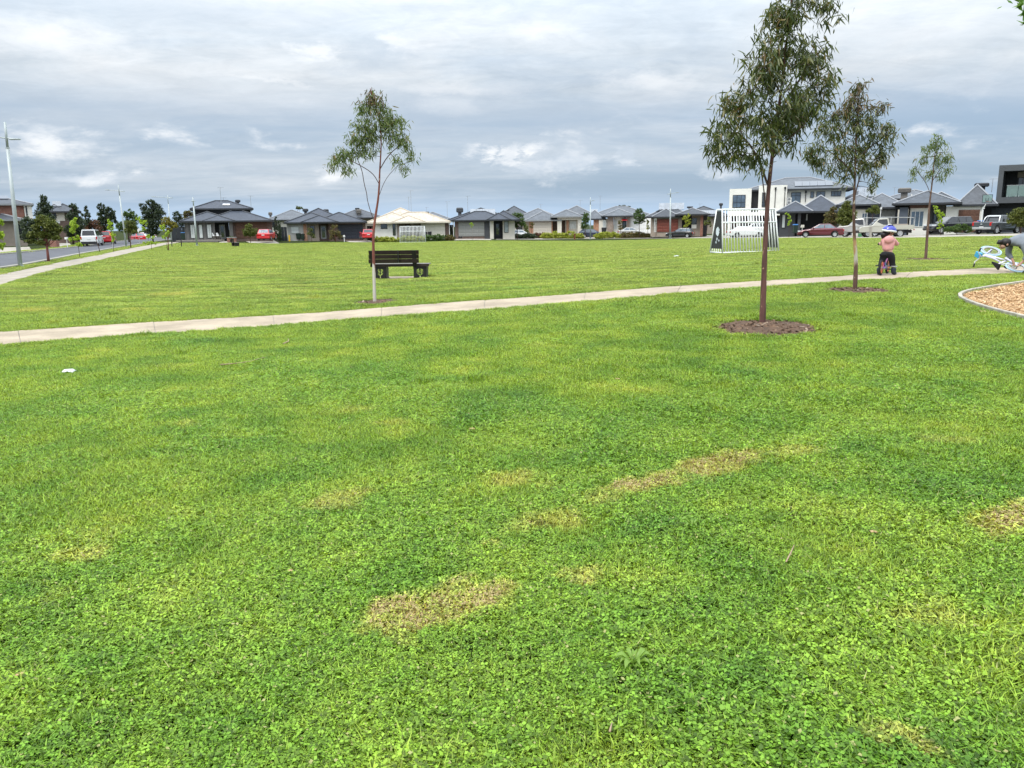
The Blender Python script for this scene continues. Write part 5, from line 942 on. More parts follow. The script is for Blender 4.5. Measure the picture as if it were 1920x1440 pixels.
gum('slender gum tree with a pale lower trunk in front of the bench', (703, 568), 110,
    [(702.5, 568, 0), (701.5, 530, 0), (700.5, 480, 0), (699.5, 440, 0), (704, 405, 0), (709, 375, 0), (711, 350, 0), (712, 320, 0), (714, 290, 0), (715, 260, 0), (712, 225, .02), (702, 190, 0), (694, 166, 0)],
    [(694, 182, 14, 14), (704, 190, 20, 14), (688, 205, 26, 18), (722, 210, 24, 20), (680, 235, 28, 20), (712, 238, 34, 20), (742, 235, 22, 22), (668, 265, 28, 16), (700, 262, 34, 16), (742, 262, 24, 16), (650, 292, 28, 14), (682, 285, 30, 13), (762, 275, 18, 16), (630, 300, 18, 12), (648, 318, 18, 9), (745, 300, 14, 9), (772, 295, 10, 12), (620, 310, 9, 9), (755, 318, 14, 7)],
    [[(701, 413, 0), (694, 395, .02), (688, 375, .04), (687, 362, .04), (682, 345, .05), (678, 318, .05), (668, 295, .05)], [(711, 345, 0), (700, 325, -.03), (676, 310, -.05), (655, 300, -.06)], [(709, 372, 0), (722, 335, .03), (745, 310, .05)], [(712, 318, 0), (728, 290, .02), (752, 270, .03)]], 260, 3700, .125, B_D, GUM2, 21, (695, 190), .038)

# ------------------------------------------------------------------ leafy things made of clumps
def leafcloud(name, blobs, size, m, parent, seed, droop=.2, aspect=.5):     # blobs: cx,cy,cz,rx,ry,rz,n in the thing's own metres
    g = np.random.default_rng(seed); Cs = []
    for cx, cy, cz, rx, ry, rz, n in blobs:
        ns = max(3, n//26); u = g.standard_normal((ns, 3)); u /= np.linalg.norm(u, axis=1)[:, None]; sub = u*(.55+.5*g.random((ns, 1)))
        p = sub[g.integers(0, ns, n)]+g.standard_normal((n, 3))*.15; Cs.append(np.array([cx, cy, cz])+p*np.array([rx, ry, rz])*.86)
    C = np.concatenate(Cs); k = len(C); C[:, 2] = np.maximum(C[:, 2], .02); d = g.standard_normal((k, 3)); d[:, 2] -= droop; d /= np.linalg.norm(d, axis=1)[:, None]; s_ = np.cross(d, g.standard_normal((k, 3))); s_ /= np.linalg.norm(s_, axis=1)[:, None]; L = (size*(.5+.9*g.random(k)))[:, None]
    V = np.stack([C-d*L*.5, C+s_*L*aspect*.5, C+d*L*.5, C-s_*L*aspect*.5], 1).reshape(-1, 3); o = arrmesh(name, V, np.arange(4*k).reshape(-1, 4), m, parent); o['kind'] = 'stuff'; return o
L_DARK = leaf_mat('foliage_dark', [(.1, (.010, .018, .010)), (.5, (.026, .042, .022)), (.9, (.065, .085, .045))], .15, .5); L_OLIVE = leaf_mat('foliage_olive', [(.1, (.030, .040, .008)), (.5, (.085, .105, .018)), (.9, (.19, .20, .04))], .2, .5)
L_LIME = leaf_mat('foliage_lime', [(.1, (.15, .26, .02)), (.5, (.32, .46, .04)), (.9, (.55, .66, .10))], .42, .45, (.5, .65, .05)); L_GREEN = leaf_mat('foliage_green', [(.1, (.018, .042, .012)), (.5, (.05, .10, .022)), (.9, (.13, .19, .045))], .22, .5)
L_YEL = leaf_mat('foliage_yellow_green', [(.1, (.12, .15, .015)), (.5, (.30, .34, .04)), (.9, (.52, .54, .10))], .35, .5, (.5, .55, .05)); L_RED = leaf_mat('foliage_russet', [(.1, (.045, .018, .014)), (.5, (.12, .045, .03)), (.9, (.22, .11, .07))], .2, .5); L_MIX = leaf_mat('foliage_mixed_russet', [(.1, (.04, .05, .015)), (.5, (.13, .12, .035)), (.8, (.20, .11, .05)), (1, (.3, .26, .1))], .25, .5)
L_OCH = leaf_mat('foliage_ochre', [(.1, (.10, .075, .012)), (.5, (.22, .17, .03)), (.9, (.34, .30, .06))], .3, .5)
T_BR = mat('small_trunk_brown', (.10, .062, .05), .85); T_PALE = mat('small_trunk_pale', (.32, .28, .24), .85); T_RED = mat('small_trunk_red', (.17, .06, .05), .8)
_sd = [100]
def tree(name, label, px, py, s_, blobs, m, trunk=None, tr=.06, tm=None, leaf=None, group=None, n=1.0, cat='tree', loc=None, dens=16):
    # blobs in pixels: cx, cy, rx, ry
    _sd[0] += 1; rng = random.Random(_sd[0]); P = loc or gnd(px, py, s_); o = thing(name, label, cat, P, 0, group); v = s_*1.02
    Bs = []
    for cx, cy, rx, ry in blobs:
        rxm, rym = rx/s_, ry/v; nn = int(n*dens*rx*ry*.9)+40; Bs.append((at(cx, cy, P.y).x-P.x, (rng.random()-.5)*rxm*.5, at(cx, cy, P.y).z-P.z, rxm, min(rxm, rym)*.95+.1, rym, min(nn, 5200)))
    top = max(b[2] for b in Bs); cxm = Bs[0][0]
    if trunk is None: trunk = [(px, py)]
    pts = [(at(a, b, P.y).x-P.x, 0, at(a, b, P.y).z-P.z) for a, b in trunk]; pts[0] = (pts[0][0], 0, -.15)
    if name != 'shrub' or len(trunk) > 1 or tr: 
        mb = MB(); full = pts+[(cxm*.5+pts[-1][0]*.5, 0, (pts[-1][2]+top)*.5), (cxm, 0, top)]; mb.tube(full, [tr*(1-.75*i/(len(full)-1)) for i in range(len(full))], 7)
        for b in Bs[:7]:
            st = full[-3] if len(full) > 3 else full[0]; mb.tube([st if st[2] > .1 else full[-2], ((st[0]+b[0])*.5, b[1]*.6, b[2]*.75), (b[0], b[1], b[2])], [tr*.45, tr*.3, tr*.12], 5)
        mb.build('trunk', tm or T_BR, o, smooth=True)
    leafcloud('crown' if name != 'hedge' else 'foliage', Bs, leaf or 3.2/s_, m, o, _sd[0]); return o
def hedge(name, label, x0, x1, y0, y1, s_, m, cat='hedge', leaf=None, group=None):
    _sd[0] += 1; rng = random.Random(_sd[0]); px = (x0+x1)/2; P = gnd(px, y1, s_); o = thing(name, label, cat, P, 0, group); Bs = []; h = (y1-y0)/s_; k = max(2, int((x1-x0)/((y1-y0)*1.1)))
    for i in range(k):
        cx = (x0+(x1-x0)*(i+.5)/k-px)/s_; hh = h*(.75+.35*rng.random()); Bs.append((cx, (rng.random()-.5)*.4, hh*.5, (x1-x0)/k/s_*.9, .6, hh*.72, int(420+hh*700)))
    leafcloud('foliage', Bs, leaf or 2.8/s_, m, o, _sd[0]); return o
# left street
tree('street_tree', 'olive wattle tree with a red trunk beside the left footpath', 91, 491, 43, [(80, 412, 16, 12), (92, 420, 20, 13), (70, 426, 13, 10), (103, 430, 14, 12), (62, 440, 15, 9), (84, 440, 22, 11), (106, 445, 12, 8), (57, 452, 11, 6), (78, 455, 14, 6)], L_OLIVE, [(91, 491), (89.5, 475), (88, 462)], .085, T_RED, .11, loc=gp(91, 491), n=.7)
DK = 'dark gum trees along the left street'
for lab, px, py, s_, bl, m in [
    ('tall dark pointed gum tree against the brick house', 82, 452, 16, [(82, 372, 6, 9), (83, 388, 13, 12), (80, 402, 14, 12), (88, 412, 16, 14), (92, 425, 16, 12)], L_DARK),
    ('dark bushy gum before the brick garage wall, behind the olive wattle', 55, 455, 17, [(52, 420, 16, 14), (60, 435, 18, 16), (50, 445, 14, 10)], L_DARK),
    ('dark gum right of the cream house wall', 137, 456, 15.5, [(136, 390, 8, 9), (138, 405, 13, 13), (145, 418, 14, 14), (138, 432, 17, 14), (150, 438, 12, 14)], L_DARK),
    ('narrow grey gum between the dark gum and the russet tree', 161, 454, 14.5, [(161, 392, 5, 6), (162, 404, 7, 8), (165, 418, 9, 10), (160, 430, 9, 10)], L_DARK),
    ('twin topped dark gum above the white van', 195, 454, 14, [(190, 389, 7, 9), (192, 405, 12, 12), (206, 398, 9, 10), (208, 412, 10, 13), (195, 420, 14, 14), (190, 434, 14, 10)], L_DARK),
    ('grey green gum behind the second lamp post', 242, 452, 13, [(236, 402, 9, 8), (245, 400, 7, 8), (252, 408, 8, 10), (240, 420, 13, 12), (225, 425, 8, 12), (250, 428, 12, 12)], L_GREEN),
    ('big round topped gum beside the give way sign', 287, 454, 13.5, [(284, 381, 9, 8), (293, 388, 10, 9), (267, 388, 7, 8), (280, 398, 14, 12), (300, 402, 12, 12), (275, 415, 14, 12), (292, 418, 17, 14), (285, 434, 16, 10)], L_DARK),
    ('low dark gum behind the ochre sapling', 332, 452, 12, [(332, 405, 10, 9), (336, 418, 12, 12), (325, 425, 10, 10)], L_DARK)]:
    tree('gum_tree', lab, px, py, s_, bl, m, None, .12, None, .22, DK, dens=9)
tree('russet_tree', 'russet leaved tree above the white van roof', 172, 452, 14.5, [(172, 420, 14, 9), (165, 432, 11, 9), (180, 430, 12, 9)], L_RED, None, .08, None, .2, None, dens=9)
tree('russet_tree', 'olive brown bush tree left of the charcoal house roof', 353, 449, 11.5, [(352, 400, 12, 7), (346, 410, 9, 8), (358, 410, 8, 8)], L_MIX, None, .1, None, .25, None, dens=8)
tree('ochre_tree', 'ochre sapling in a small mulch ring left of the charcoal house', 315, 470, 20, [(312, 415, 10, 9), (324, 422, 9, 7), (306, 425, 7, 6), (318, 430, 8, 5)], L_OCH, [(315.5, 470), (315, 450)], .05, T_RED, .13, None, loc=gp(315, 470), dens=12)
tree('ochre_tree', 'ochre leaved small tree left of the give way sign', 245, 462, 19, [(244, 420, 11, 7), (240, 430, 9, 8), (250, 430, 9, 7)], L_OLIVE, [(245, 462), (244, 445)], .05, T_BR, .14, None, dens=12)
LG = 'bright lime saplings along the left road'
for lab, px, py, s_, bl, trk in [
    ('lime sapling cut by the left edge of the photo', -2, 492, 41, [(0, 415, 5, 8), (-2, 440, 8, 10), (1, 460, 6, 8)], [(-2, 492), (-2, 470)]),
    ('lime sapling before the dark gum, left of the white van', 149, 477, 30, [(137, 420, 8, 8), (136, 432, 7, 6), (143, 446, 8, 5), (140, 410, 5, 4), (149, 458, 8, 5), (132, 448, 5, 4)], [(149, 477), (147, 462), (142, 440)]),
    ('lime sapling behind the yellow diamond sign', 212, 468, 25, [(206, 418, 5, 7), (206, 428, 7, 5), (211, 440, 5, 7), (213, 450, 4, 5)], [(213, 469), (212, 450)]),
    ('lime sapling leaning beside the give way sign', 279, 456, 18, [(262, 412, 6, 7), (271, 418, 7, 6), (268, 428, 6, 5)], [(279, 446), (274, 434)]),
    ('low lime shrub between the two road signs', 283, 464, 21, [(281, 444, 8, 5), (275, 456, 8, 4), (288, 455, 7, 5)], [(284, 464), (283, 452)]),
    ('lime sapling left of the two black posts', 309, 467, 21, [(305, 426, 5, 7), (312, 436, 7, 6), (308, 444, 6, 5)], [(313, 460), (310, 446)])]:
    tree('lime_sapling', lab, px, py, s_, bl, L_LIME, trk, .018, T_BR, .12, LG, dens=7)
o = thing('bare_sapling', 'bare dark curved sapling in front of the white van', 'tree', gp(188, 473)); s_ = gs(188, 473)[1]; mb = MB(); mb.tube([(0, 0, -.1), (-2.5/s_, 0, 12/s_), (-5/s_, 0, 22/s_), (-9/s_, 0, 29/s_)], [.035, .03, .02, .008], 6); mb.tube([(-5/s_, 0, 22/s_), (-3/s_, .1, 27/s_)], [.012, .004], 5); mb.build('trunk', T_BR, o, smooth=True)
# before the houses
HG = 'small trees and shrubs before the houses'
tree('round_tree', 'small round olive tree before the brown garage', 469.5, 457, 14.5, [(467, 424, 8, 6), (465, 434, 10, 8), (474, 434, 9, 8), (468, 440, 12, 5)], L_OLIVE, [(470, 457), (469.5, 444)], .04, T_BR, .13, HG, dens=20)
for lab, x, y in (('taller cypress column between the first two houses', 517.5, 406), ('shorter cypress column beside the red hatchback', 524, 412)): tree('cypress', lab, x, 452, 13.3, [(x, y+7, 3, 8), (x, y+17, 4.2, 10), (x, y+28, 4.8, 11), (x+.8, y+37, 4.8, 8)], L_DARK, None, .05, None, .12, HG, dens=16)
tree('small_tree', 'thin small tree before the grey house window', 584.5, 452.5, 13, [(582, 431, 5, 4), (581, 438, 6, 4), (587, 443, 6, 4)], L_OLIVE, [(585, 452.5), (584, 444)], .04, T_BR, .13, HG, dens=16)
tree('small_tree', 'taller yellow green tree before the black garage', 629.5, 454, 13.3, [(627, 426, 7, 5), (622, 436, 7, 6), (633, 437, 7, 7), (638, 444, 5, 5), (621, 445, 5, 5), (628, 444, 6, 6)], L_MIX, [(630, 454), (628, 440)], .07, T_RED, .13, HG, dens=16)
hedge('hedge', 'yellow green strappy hedge before the cream house wall', 703, 749, 446, 454, 13, L_YEL, group='planted beds before the houses'); hedge('hedge', 'low yellow green hedge behind the far goal', 752, 796, 444, 453, 12.8, L_YEL, group='planted beds before the houses')
hedge('hedge', 'dark green rounded bushes before the cream garage', 799, 841, 440, 452.5, 13, L_GREEN, group='planted beds before the houses'); hedge('hedge', 'small dun bush at the end of the dark bushes', 838, 851, 443, 451.5, 13, L_MIX, group='planted beds before the houses')
hedge('hedge', 'low green plants by the white mailbox', 925, 948, 441.5, 449, 11.8, L_GREEN, group='planted beds before the houses')
hedge('hedge', 'dark low bushes hiding the wheels of the white sedan', 946, 1003, 440.5, 449, 11.4, L_DARK, group='planted beds before the houses'); hedge('hedge', 'dark dome shaped bush before the small black wagon', 1004, 1022, 436, 447, 11, L_RED, group='planted beds before the houses')
hedge('hedge', 'bright yellow green bed before the cream portal', 1017, 1076, 437, 448, 11.3, L_YEL, group='planted beds before the houses'); hedge('hedge', 'yellow green bed right of the red brown bin', 1080, 1093, 440, 447.5, 11.3, L_YEL, group='planted beds before the houses'); hedge('hedge', 'yellow green bed beside the navy wagon', 1117, 1168, 437, 446.8, 11.4, L_YEL, group='planted beds before the houses'); hedge('hedge', 'reddish green bed before the silver sedan', 1166, 1221, 437.5, 446.8, 11.5, L_MIX, group='planted beds before the houses')
tree('round_tree', 'round dark tree before the navy roof corner', 970, 449.5, 12, [(970, 405, 12, 8), (962, 414, 10, 9), (977, 416, 10, 9), (966, 423, 10, 5), (981, 422, 6, 5)], L_GREEN, [(970, 449.5), (969.5, 428)], .07, T_BR, .16, HG, dens=16)
tree('small_tree', 'small russet tree before the beige garage', 997, 438, 10.8, [(998, 420, 5, 3.5), (996, 426, 4, 3)], L_MIX, [(997, 438), (997, 430)], .04, T_BR, .16, HG, dens=18)
tree('small_tree', 'olive shrub beside the round tree', 986, 440, 11, [(985, 424, 6, 7), (988, 432, 6, 6)], L_OLIVE, None, .04, T_BR, .16, HG, dens=14)
tree('dense_tree', 'dense bright green pear shaped tree left of the lamp post', 1097, 440, 11, [(1099, 403, 5, 6), (1098, 412, 8, 7), (1096, 421, 8, 6), (1092, 427, 5, 3)], L_GREEN, None, .06, T_BR, .18, HG, dens=22)
tree('small_tree', 'thin russet tree before the red awning', 1163.5, 440, 10.8, [(1163, 417, 4.5, 5), (1163, 427, 5, 6)], L_MIX, None, .04, T_BR, .16, HG, dens=18)
tree('round_tree', 'round green tree behind the silver sedan', 1199, 442, 11.6, [(1199, 396, 8, 6), (1194, 405, 8, 8), (1205, 407, 8, 8), (1199, 415, 11, 5), (1191, 417, 4, 4)], L_GREEN, [(1199, 442), (1198.5, 420)], .06, T_BR, .16, HG, dens=18)
tree('small_tree', 'pale yellow columnar shrub right of the round green tree', 1214.5, 440, 11.4, [(1214, 416, 3, 6), (1215, 426, 3.5, 6)], L_YEL, None, .03, T_BR, .14, HG, dens=18)
tree('small_tree', 'yellow green tree before the dark window of the solar house', 1287.5, 444, 12.2, [(1289, 405, 6, 5), (1284, 412, 6, 6), (1290, 416, 6, 6), (1286, 424, 6, 4)], L_YEL, [(1287.5, 444), (1287, 428)], .05, T_BR, .14, HG, dens=14)
tree('small_tree', 'olive shrub left of the near goal', 1324, 440, 12.5, [(1329, 410, 4, 5), (1324, 418, 6, 5), (1332, 420, 4, 6)], L_OLIVE, None, .04, T_BR, .16, HG, dens=14)
tree('bushy_tree', 'olive green bushy tree behind the maroon sedan', 1588, 441, 17, [(1589, 385, 10, 9), (1582, 398, 13, 11), (1596, 402, 12, 12), (1580, 414, 14, 10), (1598, 418, 12, 10), (1588, 426, 14, 8)], L_OLIVE, None, .1, T_BR, .16, HG, dens=14)
tree('bushy_tree', 'dark bushy tree left of the olive one behind the maroon sedan', 1562, 440, 16.8, [(1562, 392, 7, 6), (1558, 404, 12, 9), (1566, 414, 14, 10), (1552, 416, 9, 8)], L_MIX, None, .1, T_BR, .16, HG, dens=12)
tree('small_tree', 'lime sapling before the low charcoal house', 1479.5, 444.5, 17, [(1476, 401, 4, 3), (1479, 407, 5, 4), (1481, 414, 4, 4), (1479, 420, 3, 4)], L_LIME, [(1479.5, 444.5), (1479.5, 420)], .025, T_BR, .12, HG, dens=12)
tree('round_tree', 'small round headed tree behind the pale tray ute', 1636, 446, 18, [(1640, 389, 9, 5), (1632, 395, 9, 6), (1645, 396, 7, 6)], L_OLIVE, [(1636, 446), (1636, 402)], .035, T_BR, .12, HG, dens=16)
tree('lime_sapling', 'bright lime sapling before the black four wheel drive', 1764, 444, 19, [(1754, 389, 4, 5), (1757, 397, 6, 5), (1763, 403, 7, 6), (1763, 412, 6, 5), (1764, 421, 5, 5), (1762, 427, 5, 3)], L_LIME, [(1764, 444), (1763.5, 425)], .025, T_BR, .13, HG, dens=9)
tree('shrub', 'green bush with white flower spikes left of the grey pickup', 1796, 438.5, 19, [(1782, 430, 13, 7), (1800, 428, 14, 8), (1815, 430, 9, 7), (1808, 424, 6, 5)], L_GREEN, None, .03, T_BR, .12, HG, dens=16)
tree('bushy_tree', 'yellow olive tree at the right edge before the cube house', 1912, 438, 20, [(1915, 396, 14, 8), (1905, 405, 14, 9), (1926, 404, 14, 10), (1898, 415, 10, 7), (1916, 416, 16, 9), (1932, 420, 12, 8)], L_OLIVE, [(1914, 438), (1914, 425)], .08, T_BR, .13, HG, dens=16)
tree('small_tree', 'lime topped stick sapling before the grey garage door', 885.5, 451, 13, [(883, 419, 4, 2.5), (886, 421, 3.5, 2), (884, 425, 2, 3)], L_LIME, [(886, 451), (885.5, 428)], .018, T_PALE, .12, HG, dens=20)
tree('gum_tree', 'tree crown rising behind the grey house roof', 560, 440, 8.5, [(558, 389, 4, 4), (563, 390, 5, 3)], L_OLIVE, None, .1, None, .25, None, dens=20)
far = tree('tree_clump', 'far off dark trees on the skyline over the grey roofs', 1168, 440, 4.5, [(1154, 390, 5, 3), (1162, 388, 4, 3), (1170, 387, 5, 3), (1178, 389, 5, 3), (1158, 397, 9, 7), (1174, 397, 10, 7)], L_DARK, None, .2, None, .5, None, dens=30)

# tree whose leaves reach into the top right corner
o = thing('overhanging_tree', 'bright green leafy branch tips at the top right corner', 'tree', snap(2190, 200)); oo = o.location; mb = MB()
a1 = at(1990, -30, 6.6)-oo; mb.tube([(0, 0, -.1), (0, 0, 1.8), (a1.x*.3, a1.y*.3, a1.z*.7), (a1.x*.7, a1.y*.7, a1.z*.95), tuple(a1)], [.09, .07, .05, .03, .012], 8); tips = [at(1921, 8, 6.5)-oo, at(1924, 42, 6.6)-oo, at(1935, 90, 6.6)-oo]
for q in tips: mb.tube([tuple(a1), tuple((a1+q)/2+Vector((0, 0, .05))), tuple(q)], [.010, .007, .003], 5)
mb.build('trunk', T_PALE, o, smooth=True); leafcloud('crown', [(q.x+.03, q.y, q.z, .07, .08, .07, 26) for q in tips]+[(a1.x, a1.y, a1.z, .5, .5, .35, 500), (a1.x+.7, a1.y+.3, a1.z+.5, .7, .7, .5, 700)], .085, leaf_mat('overhang_leaf', [(.1, (.05, .12, .02)), (.6, (.13, .25, .05)), (1, (.25, .36, .09))], .4, .4, (.3, .5, .05)), o, 77, .6, .4)

# ------------------------------------------------------------------ bench
WOOD = mat('bench_board', (.030, .019, .016), .7, .3, 8, .2, 40, dirt=.0); WOODT = mat('bench_seat_board', (.17, .155, .14), .7, .25, 8, .2, 40); STL = mat('bench_steel', (.016, .014, .015), .5)
def bench(label, loc, yaw, W=2.05):
    o = thing('park_bench', label, 'bench', loc, yaw, 'benches on the lawn')     # seen from behind; +y away
    for i in range(3): mb = MB(); mb.hexa([(-W/2, -.335+.035*i, .485+.13*i), (W/2, -.335+.035*i, .485+.13*i), (W/2, -.295+.035*i, .485+.13*i), (-W/2, -.295+.035*i, .485+.13*i)][::1], [(-W/2, -.37+.035*i, .611+.13*i), (W/2, -.37+.035*i, .611+.13*i), (W/2, -.33+.035*i, .611+.13*i), (-W/2, -.33+.035*i, .611+.13*i)]); mb.build('backrest_board', WOOD, o, bevel=.006)
    for i in range(4): mb = MB(); mb.box(-W/2+.03, W/2+.30, -.24+.13*i, -.12+.13*i, .415, .455); mb.build('seat_board', WOODT, o, bevel=.006)
    mb = MB(); mb.box(-W/2+.03, W/2+.30, -.26, -.245, .37, .45); mb.build('seat_rail', WOOD, o)
    for x in (-W/2+.05, W/2-.20): mb = MB(); mb.hexa([(x, -.27, .37), (x+.13, -.27, .37), (x+.13, -.20, .37), (x, -.20, .37)], [(x, -.42, .86), (x+.13, -.42, .86), (x+.13, -.38, .86), (x, -.38, .86)]); mb.build('back_support', STL, o)
    mb = MB(); mb.box(.14, .165, -.44, -.36, .50, .85); mb.build('back_batten', STL, o)
    def panel(x0, x1):                            # end panel with a tree shape cut out of it
        nx_, nz_ = 20, 20; mb = MB(); idx = {}
        def vid(i, j):
            if (i, j) not in idx: f = j/nz_; a, b = x0+.10*(1-f)*0, x1; idx[i, j] = len(mb.v); mb.v.append((a+.05*(1-f)+(b-a-.10*(1-f))*i/nx_, -.22+.0*f, .0+.372*f))
            return idx[i, j]
        for i in range(nx_):
            for j in range(nz_):
                u, v_ = (i+.5)/nx_-.5, (j+.5)/nz_; r = math.hypot(u/.30, (v_-.56)/.26)
                hole = (r < 1 and (i*7+j*5+(i*j) % 3) % 5 != 0 and not (abs(u) < .03 and v_ > .35) and abs(r-.62) > .07) or (abs(u) < .05 and .05 < v_ < .30)
                if not hole: mb.f.append((vid(i, j), vid(i+1, j), vid(i+1, j+1), vid(i, j+1))); mb.m.append(0)
        q = mb.build('end_panel', STL, o); s2 = q.modifiers.new('thick', 'SOLIDIFY'); s2.thickness = .012
        for xx in (x0+.03, x1-.03):
            mb = MB(); mb.box(xx-.025, xx+.025, -.215, .26, .0, .03); mb.hexa([(xx-.02, -.21, .03), (xx+.02, -.21, .03), (xx+.02, .2, .03), (xx-.02, .2, .03)], [(xx-.02, -.21, .41), (xx+.02, -.21, .41), (xx+.02, .25, .41), (xx-.02, .25, .41)]); mb.build('leg', STL, o)
    panel(-W/2+.12, -W/2+.52); panel(W/2-.20, W/2+.22); return o
P_ = gp(744, 522.5); sB = gs(744, 522.5)[1]
pad = MB(); pad.box(-.85, 1.55, -.35, .9, -.1, .012); pq = pad.build('concrete_pad', M_path); pq.location = P_; tag(pq, 'small concrete pad under the dark bench', 'concrete pad')
bench('dark slatted park bench seen from behind beside the pale gum trunk', P_+Vector((-.02, 0, .014)), -.02, 1.55)
q = bench('far dark bench standing end-on before the charcoal house', gp(441, 462), -1.0, 1.5)

# ------------------------------------------------------------------ goals
GW = mat('goal_paint', (.80, .81, .81), .4, .04, 4); BOARD = mat('goal_board', (.030, .032, .032), .6, .2, 4); SPLASH = mat('splash_paint', (.62, .68, .74), .6)
def goal(label, loc, yaw, W, H, Db, Dt, nb, board=True, mid=True):
    o = thing('goal', label, 'goal', loc, yaw, 'white steel goals on the lawn')           # the bars close the side towards -y
    def T(name, pts, r, m=GW): mb = MB(); mb.tube(pts, r, 8); return mb.build(name, m, o, smooth=True)
    bl, br, tl, tr_ = (-W/2, 0, .03), (W/2, 0, .03), (-W/2+.08, Db*.5-Dt*.5, H), (W/2-.08, Db*.5-Dt*.5, H); ft, fr = (-W/2+.08, Db*.5+Dt*.5, H), (W/2-.08, Db*.5+Dt*.5, H); fl, fb = (-W/2, Db, .03), (W/2, Db, .03)
    T('bottom_rail', [bl, br], .035); T('top_rail', [tl, tr_], .035); T('top_rail', [ft, fr], .035); m_ = .70
    lp = lambda a, b, t: tuple(np.array(a)*(1-t)+np.array(b)*t)
    if mid: T('middle_rail', [lp(bl, tl, m_), lp(br, tr_, m_)], .032)
    for i in range(nb+1): T('bar', [lp(bl, br, i/nb), lp(tl, tr_, i/nb)], .030 if i in (0, nb) else (.022 if board else .026))
    for a, b, c, d in ((bl, tl, fl, ft), (br, tr_, fb, fr)):
        T('front_post', [c, d], .035); T('side_rail', [a, c], .03); T('side_rail', [b, d], .03)
        if mid and not (board and a is bl): T('side_rail', [lp(a, b, m_), lp(c, d, m_)], .025)
        for i in range(1, 6):
            t_ = i/6; e = lp(a, c, t_); f_ = lp(b, d, t_)
            if board and a is bl: f_ = lp(e, f_, .09)
            T('side_bar', [e, f_], .016)
        if board:
            mb = MB(); q = [lp(lp(a, c, .06), lp(b, d, .06), .09), lp(lp(a, c, .94), lp(b, d, .94), .09), lp(lp(a, c, .90), lp(b, d, .90), .97), lp(lp(a, c, .10), lp(b, d, .10), .97)]
            sx = -1 if a is bl else 1; off = np.array([sx*.012, 0, 0]); mb.hexa([tuple(np.array(x)-off) for x in q], [tuple(np.array(x)+off) for x in q]); bo = mb.build('side_board', BOARD, o)
            if a is bl:
                rng = random.Random(5); k_ = MB()
                for (u, v_, r) in [(.52, .46, .16), (.40, .44, .10), (.62, .42, .09), (.52, .37, .07), (.50, .26, .07), (.72, .22, .05), (.42, .17, .055), (.5, .54, .03)]:
                    c = np.array(lp(lp(q[0], q[1], 1-u), lp(q[3], q[2], 1-u), v_))+off*1.4; pts = []
                    for w_ in range(11): ra = r*(.65+.6*rng.random()); an = w_*2*math.pi/11; pts.append((c[0]-.0, c[1]+ra*math.cos(an)*.8, c[2]+ra*math.sin(an)))
                    k_.add(pts+[(p[0]-.004, p[1], p[2]) for p in pts], [tuple(range(11, 22))]+[(i, (i+1) % 11, 11+(i+1) % 11, 11+i) for i in range(11)])
                sp_ = k_.build('paint_splash', SPLASH, bo); sp_['kind'] = 'stuff'
    mb = MB(); mb.box(W/2-.05, W/2+.16, -.08, .06, 0, .06); mb.build('anchor_foot', BOARD, o); return o
gG = gs(1408, 474); goal('near white barred goal with a dark side board behind the tallest trunk', gG[0], R(17), 120/gG[1]/.985, 82/gG[1]/1.02, 1.0, .42, 19)
PF, SF_ = at(773.5, 453.8, depth(13.8)), 13.8; PF.z = float(zt(PF.x, PF.y)[0]); goal('far white barred goal before the cream house', PF, R(2), 48/SF_, 30/SF_, .9, .3, 18, False)

# ------------------------------------------------------------------ lamp posts and signs
LAMP = mat('lamp_post_grey', (.40, .44, .44), .5, .08, 4, metal=.2)
def lamp(label, base, s_, top, arms, r=.085, two=True, loc=None):
    P = loc or at(base[0], base[1], depth(s_)); P = Vector((P.x, P.y, float(zt(P.x, P.y)[0]))); o = thing('lamp_post', label, 'lamp post', P, 0, 'street lamp posts'); v = s_*1.02
    q = lambda px, py: (at(px, py, P.y).x-P.x, 0, at(px, py, P.y).z-P.z); t = q(*top); b = (0, 0, -.2); f = lambda k: (t[0]*k, 0, t[2]*k); mb = MB()
    mb.tube([b, f(.83)], [r, r*.72], 12); mb.build('post', LAMP, o, smooth=True); mb = MB(); mb.tube([f(.83), f(1)], [r*.55, r*.5], 10); mb.lathe([(r*.8, -.05), (r*.8, .0)], 12, 'z', f(.83)); mb.build('upper_post', LAMP, o, smooth=True)
    mb = MB(); mb.lathe([(r*2.2, .0), (r*2.2, .03), (r*1.1, .05)], 12); mb.build('base_plate', LAMP, o)
    for x, y, x2, y2 in arms:
        a, c = q(x, y), q(x2, y2); mb = MB(); mb.tube([a, c], .03, 8); ar = mb.build('arm', LAMP, o); d = 1 if c[0] > a[0] else -1
        mb = MB(); mb.box(min(c[0]-d*.35, c[0]+d*.12), max(c[0]-d*.35, c[0]+d*.12), -.10, .10, c[2]-.03, c[2]+.035); mb.build('lamp_head', LAMP, ar, bevel=.02)
    return o
lamp('tall grey lamp post at the far left beside the footpath', (38, 500), 39, (9, 229), [(14, 259, 32, 261), (14, 259, -16, 256)], .105, loc=gp(38, 500))
lamp('second lamp post on the left roadside, above the ochre tree', (237, 463), 16.5, (221.5, 346), [(223.5, 358, 199, 356), (223.5, 358, 231, 359)], .10, loc=gp(237, 463))
lamp('slim lamp post between the big gum and the charcoal house', (322, 452), 15, (314, 366), [(315, 370, 286, 369), (315, 370, 322, 371)], .07)
lamp('short arm lamp post in front of the charcoal house windows', (369, 456.5), 16.5, (361.5, 370), [(362, 377, 364, 377)], .11)
lamp('pale lamp post with one short arm behind the navy wagon', (1107, 446), 11.6, (1107, 370), [(1107, 377, 1114, 376)], .12)
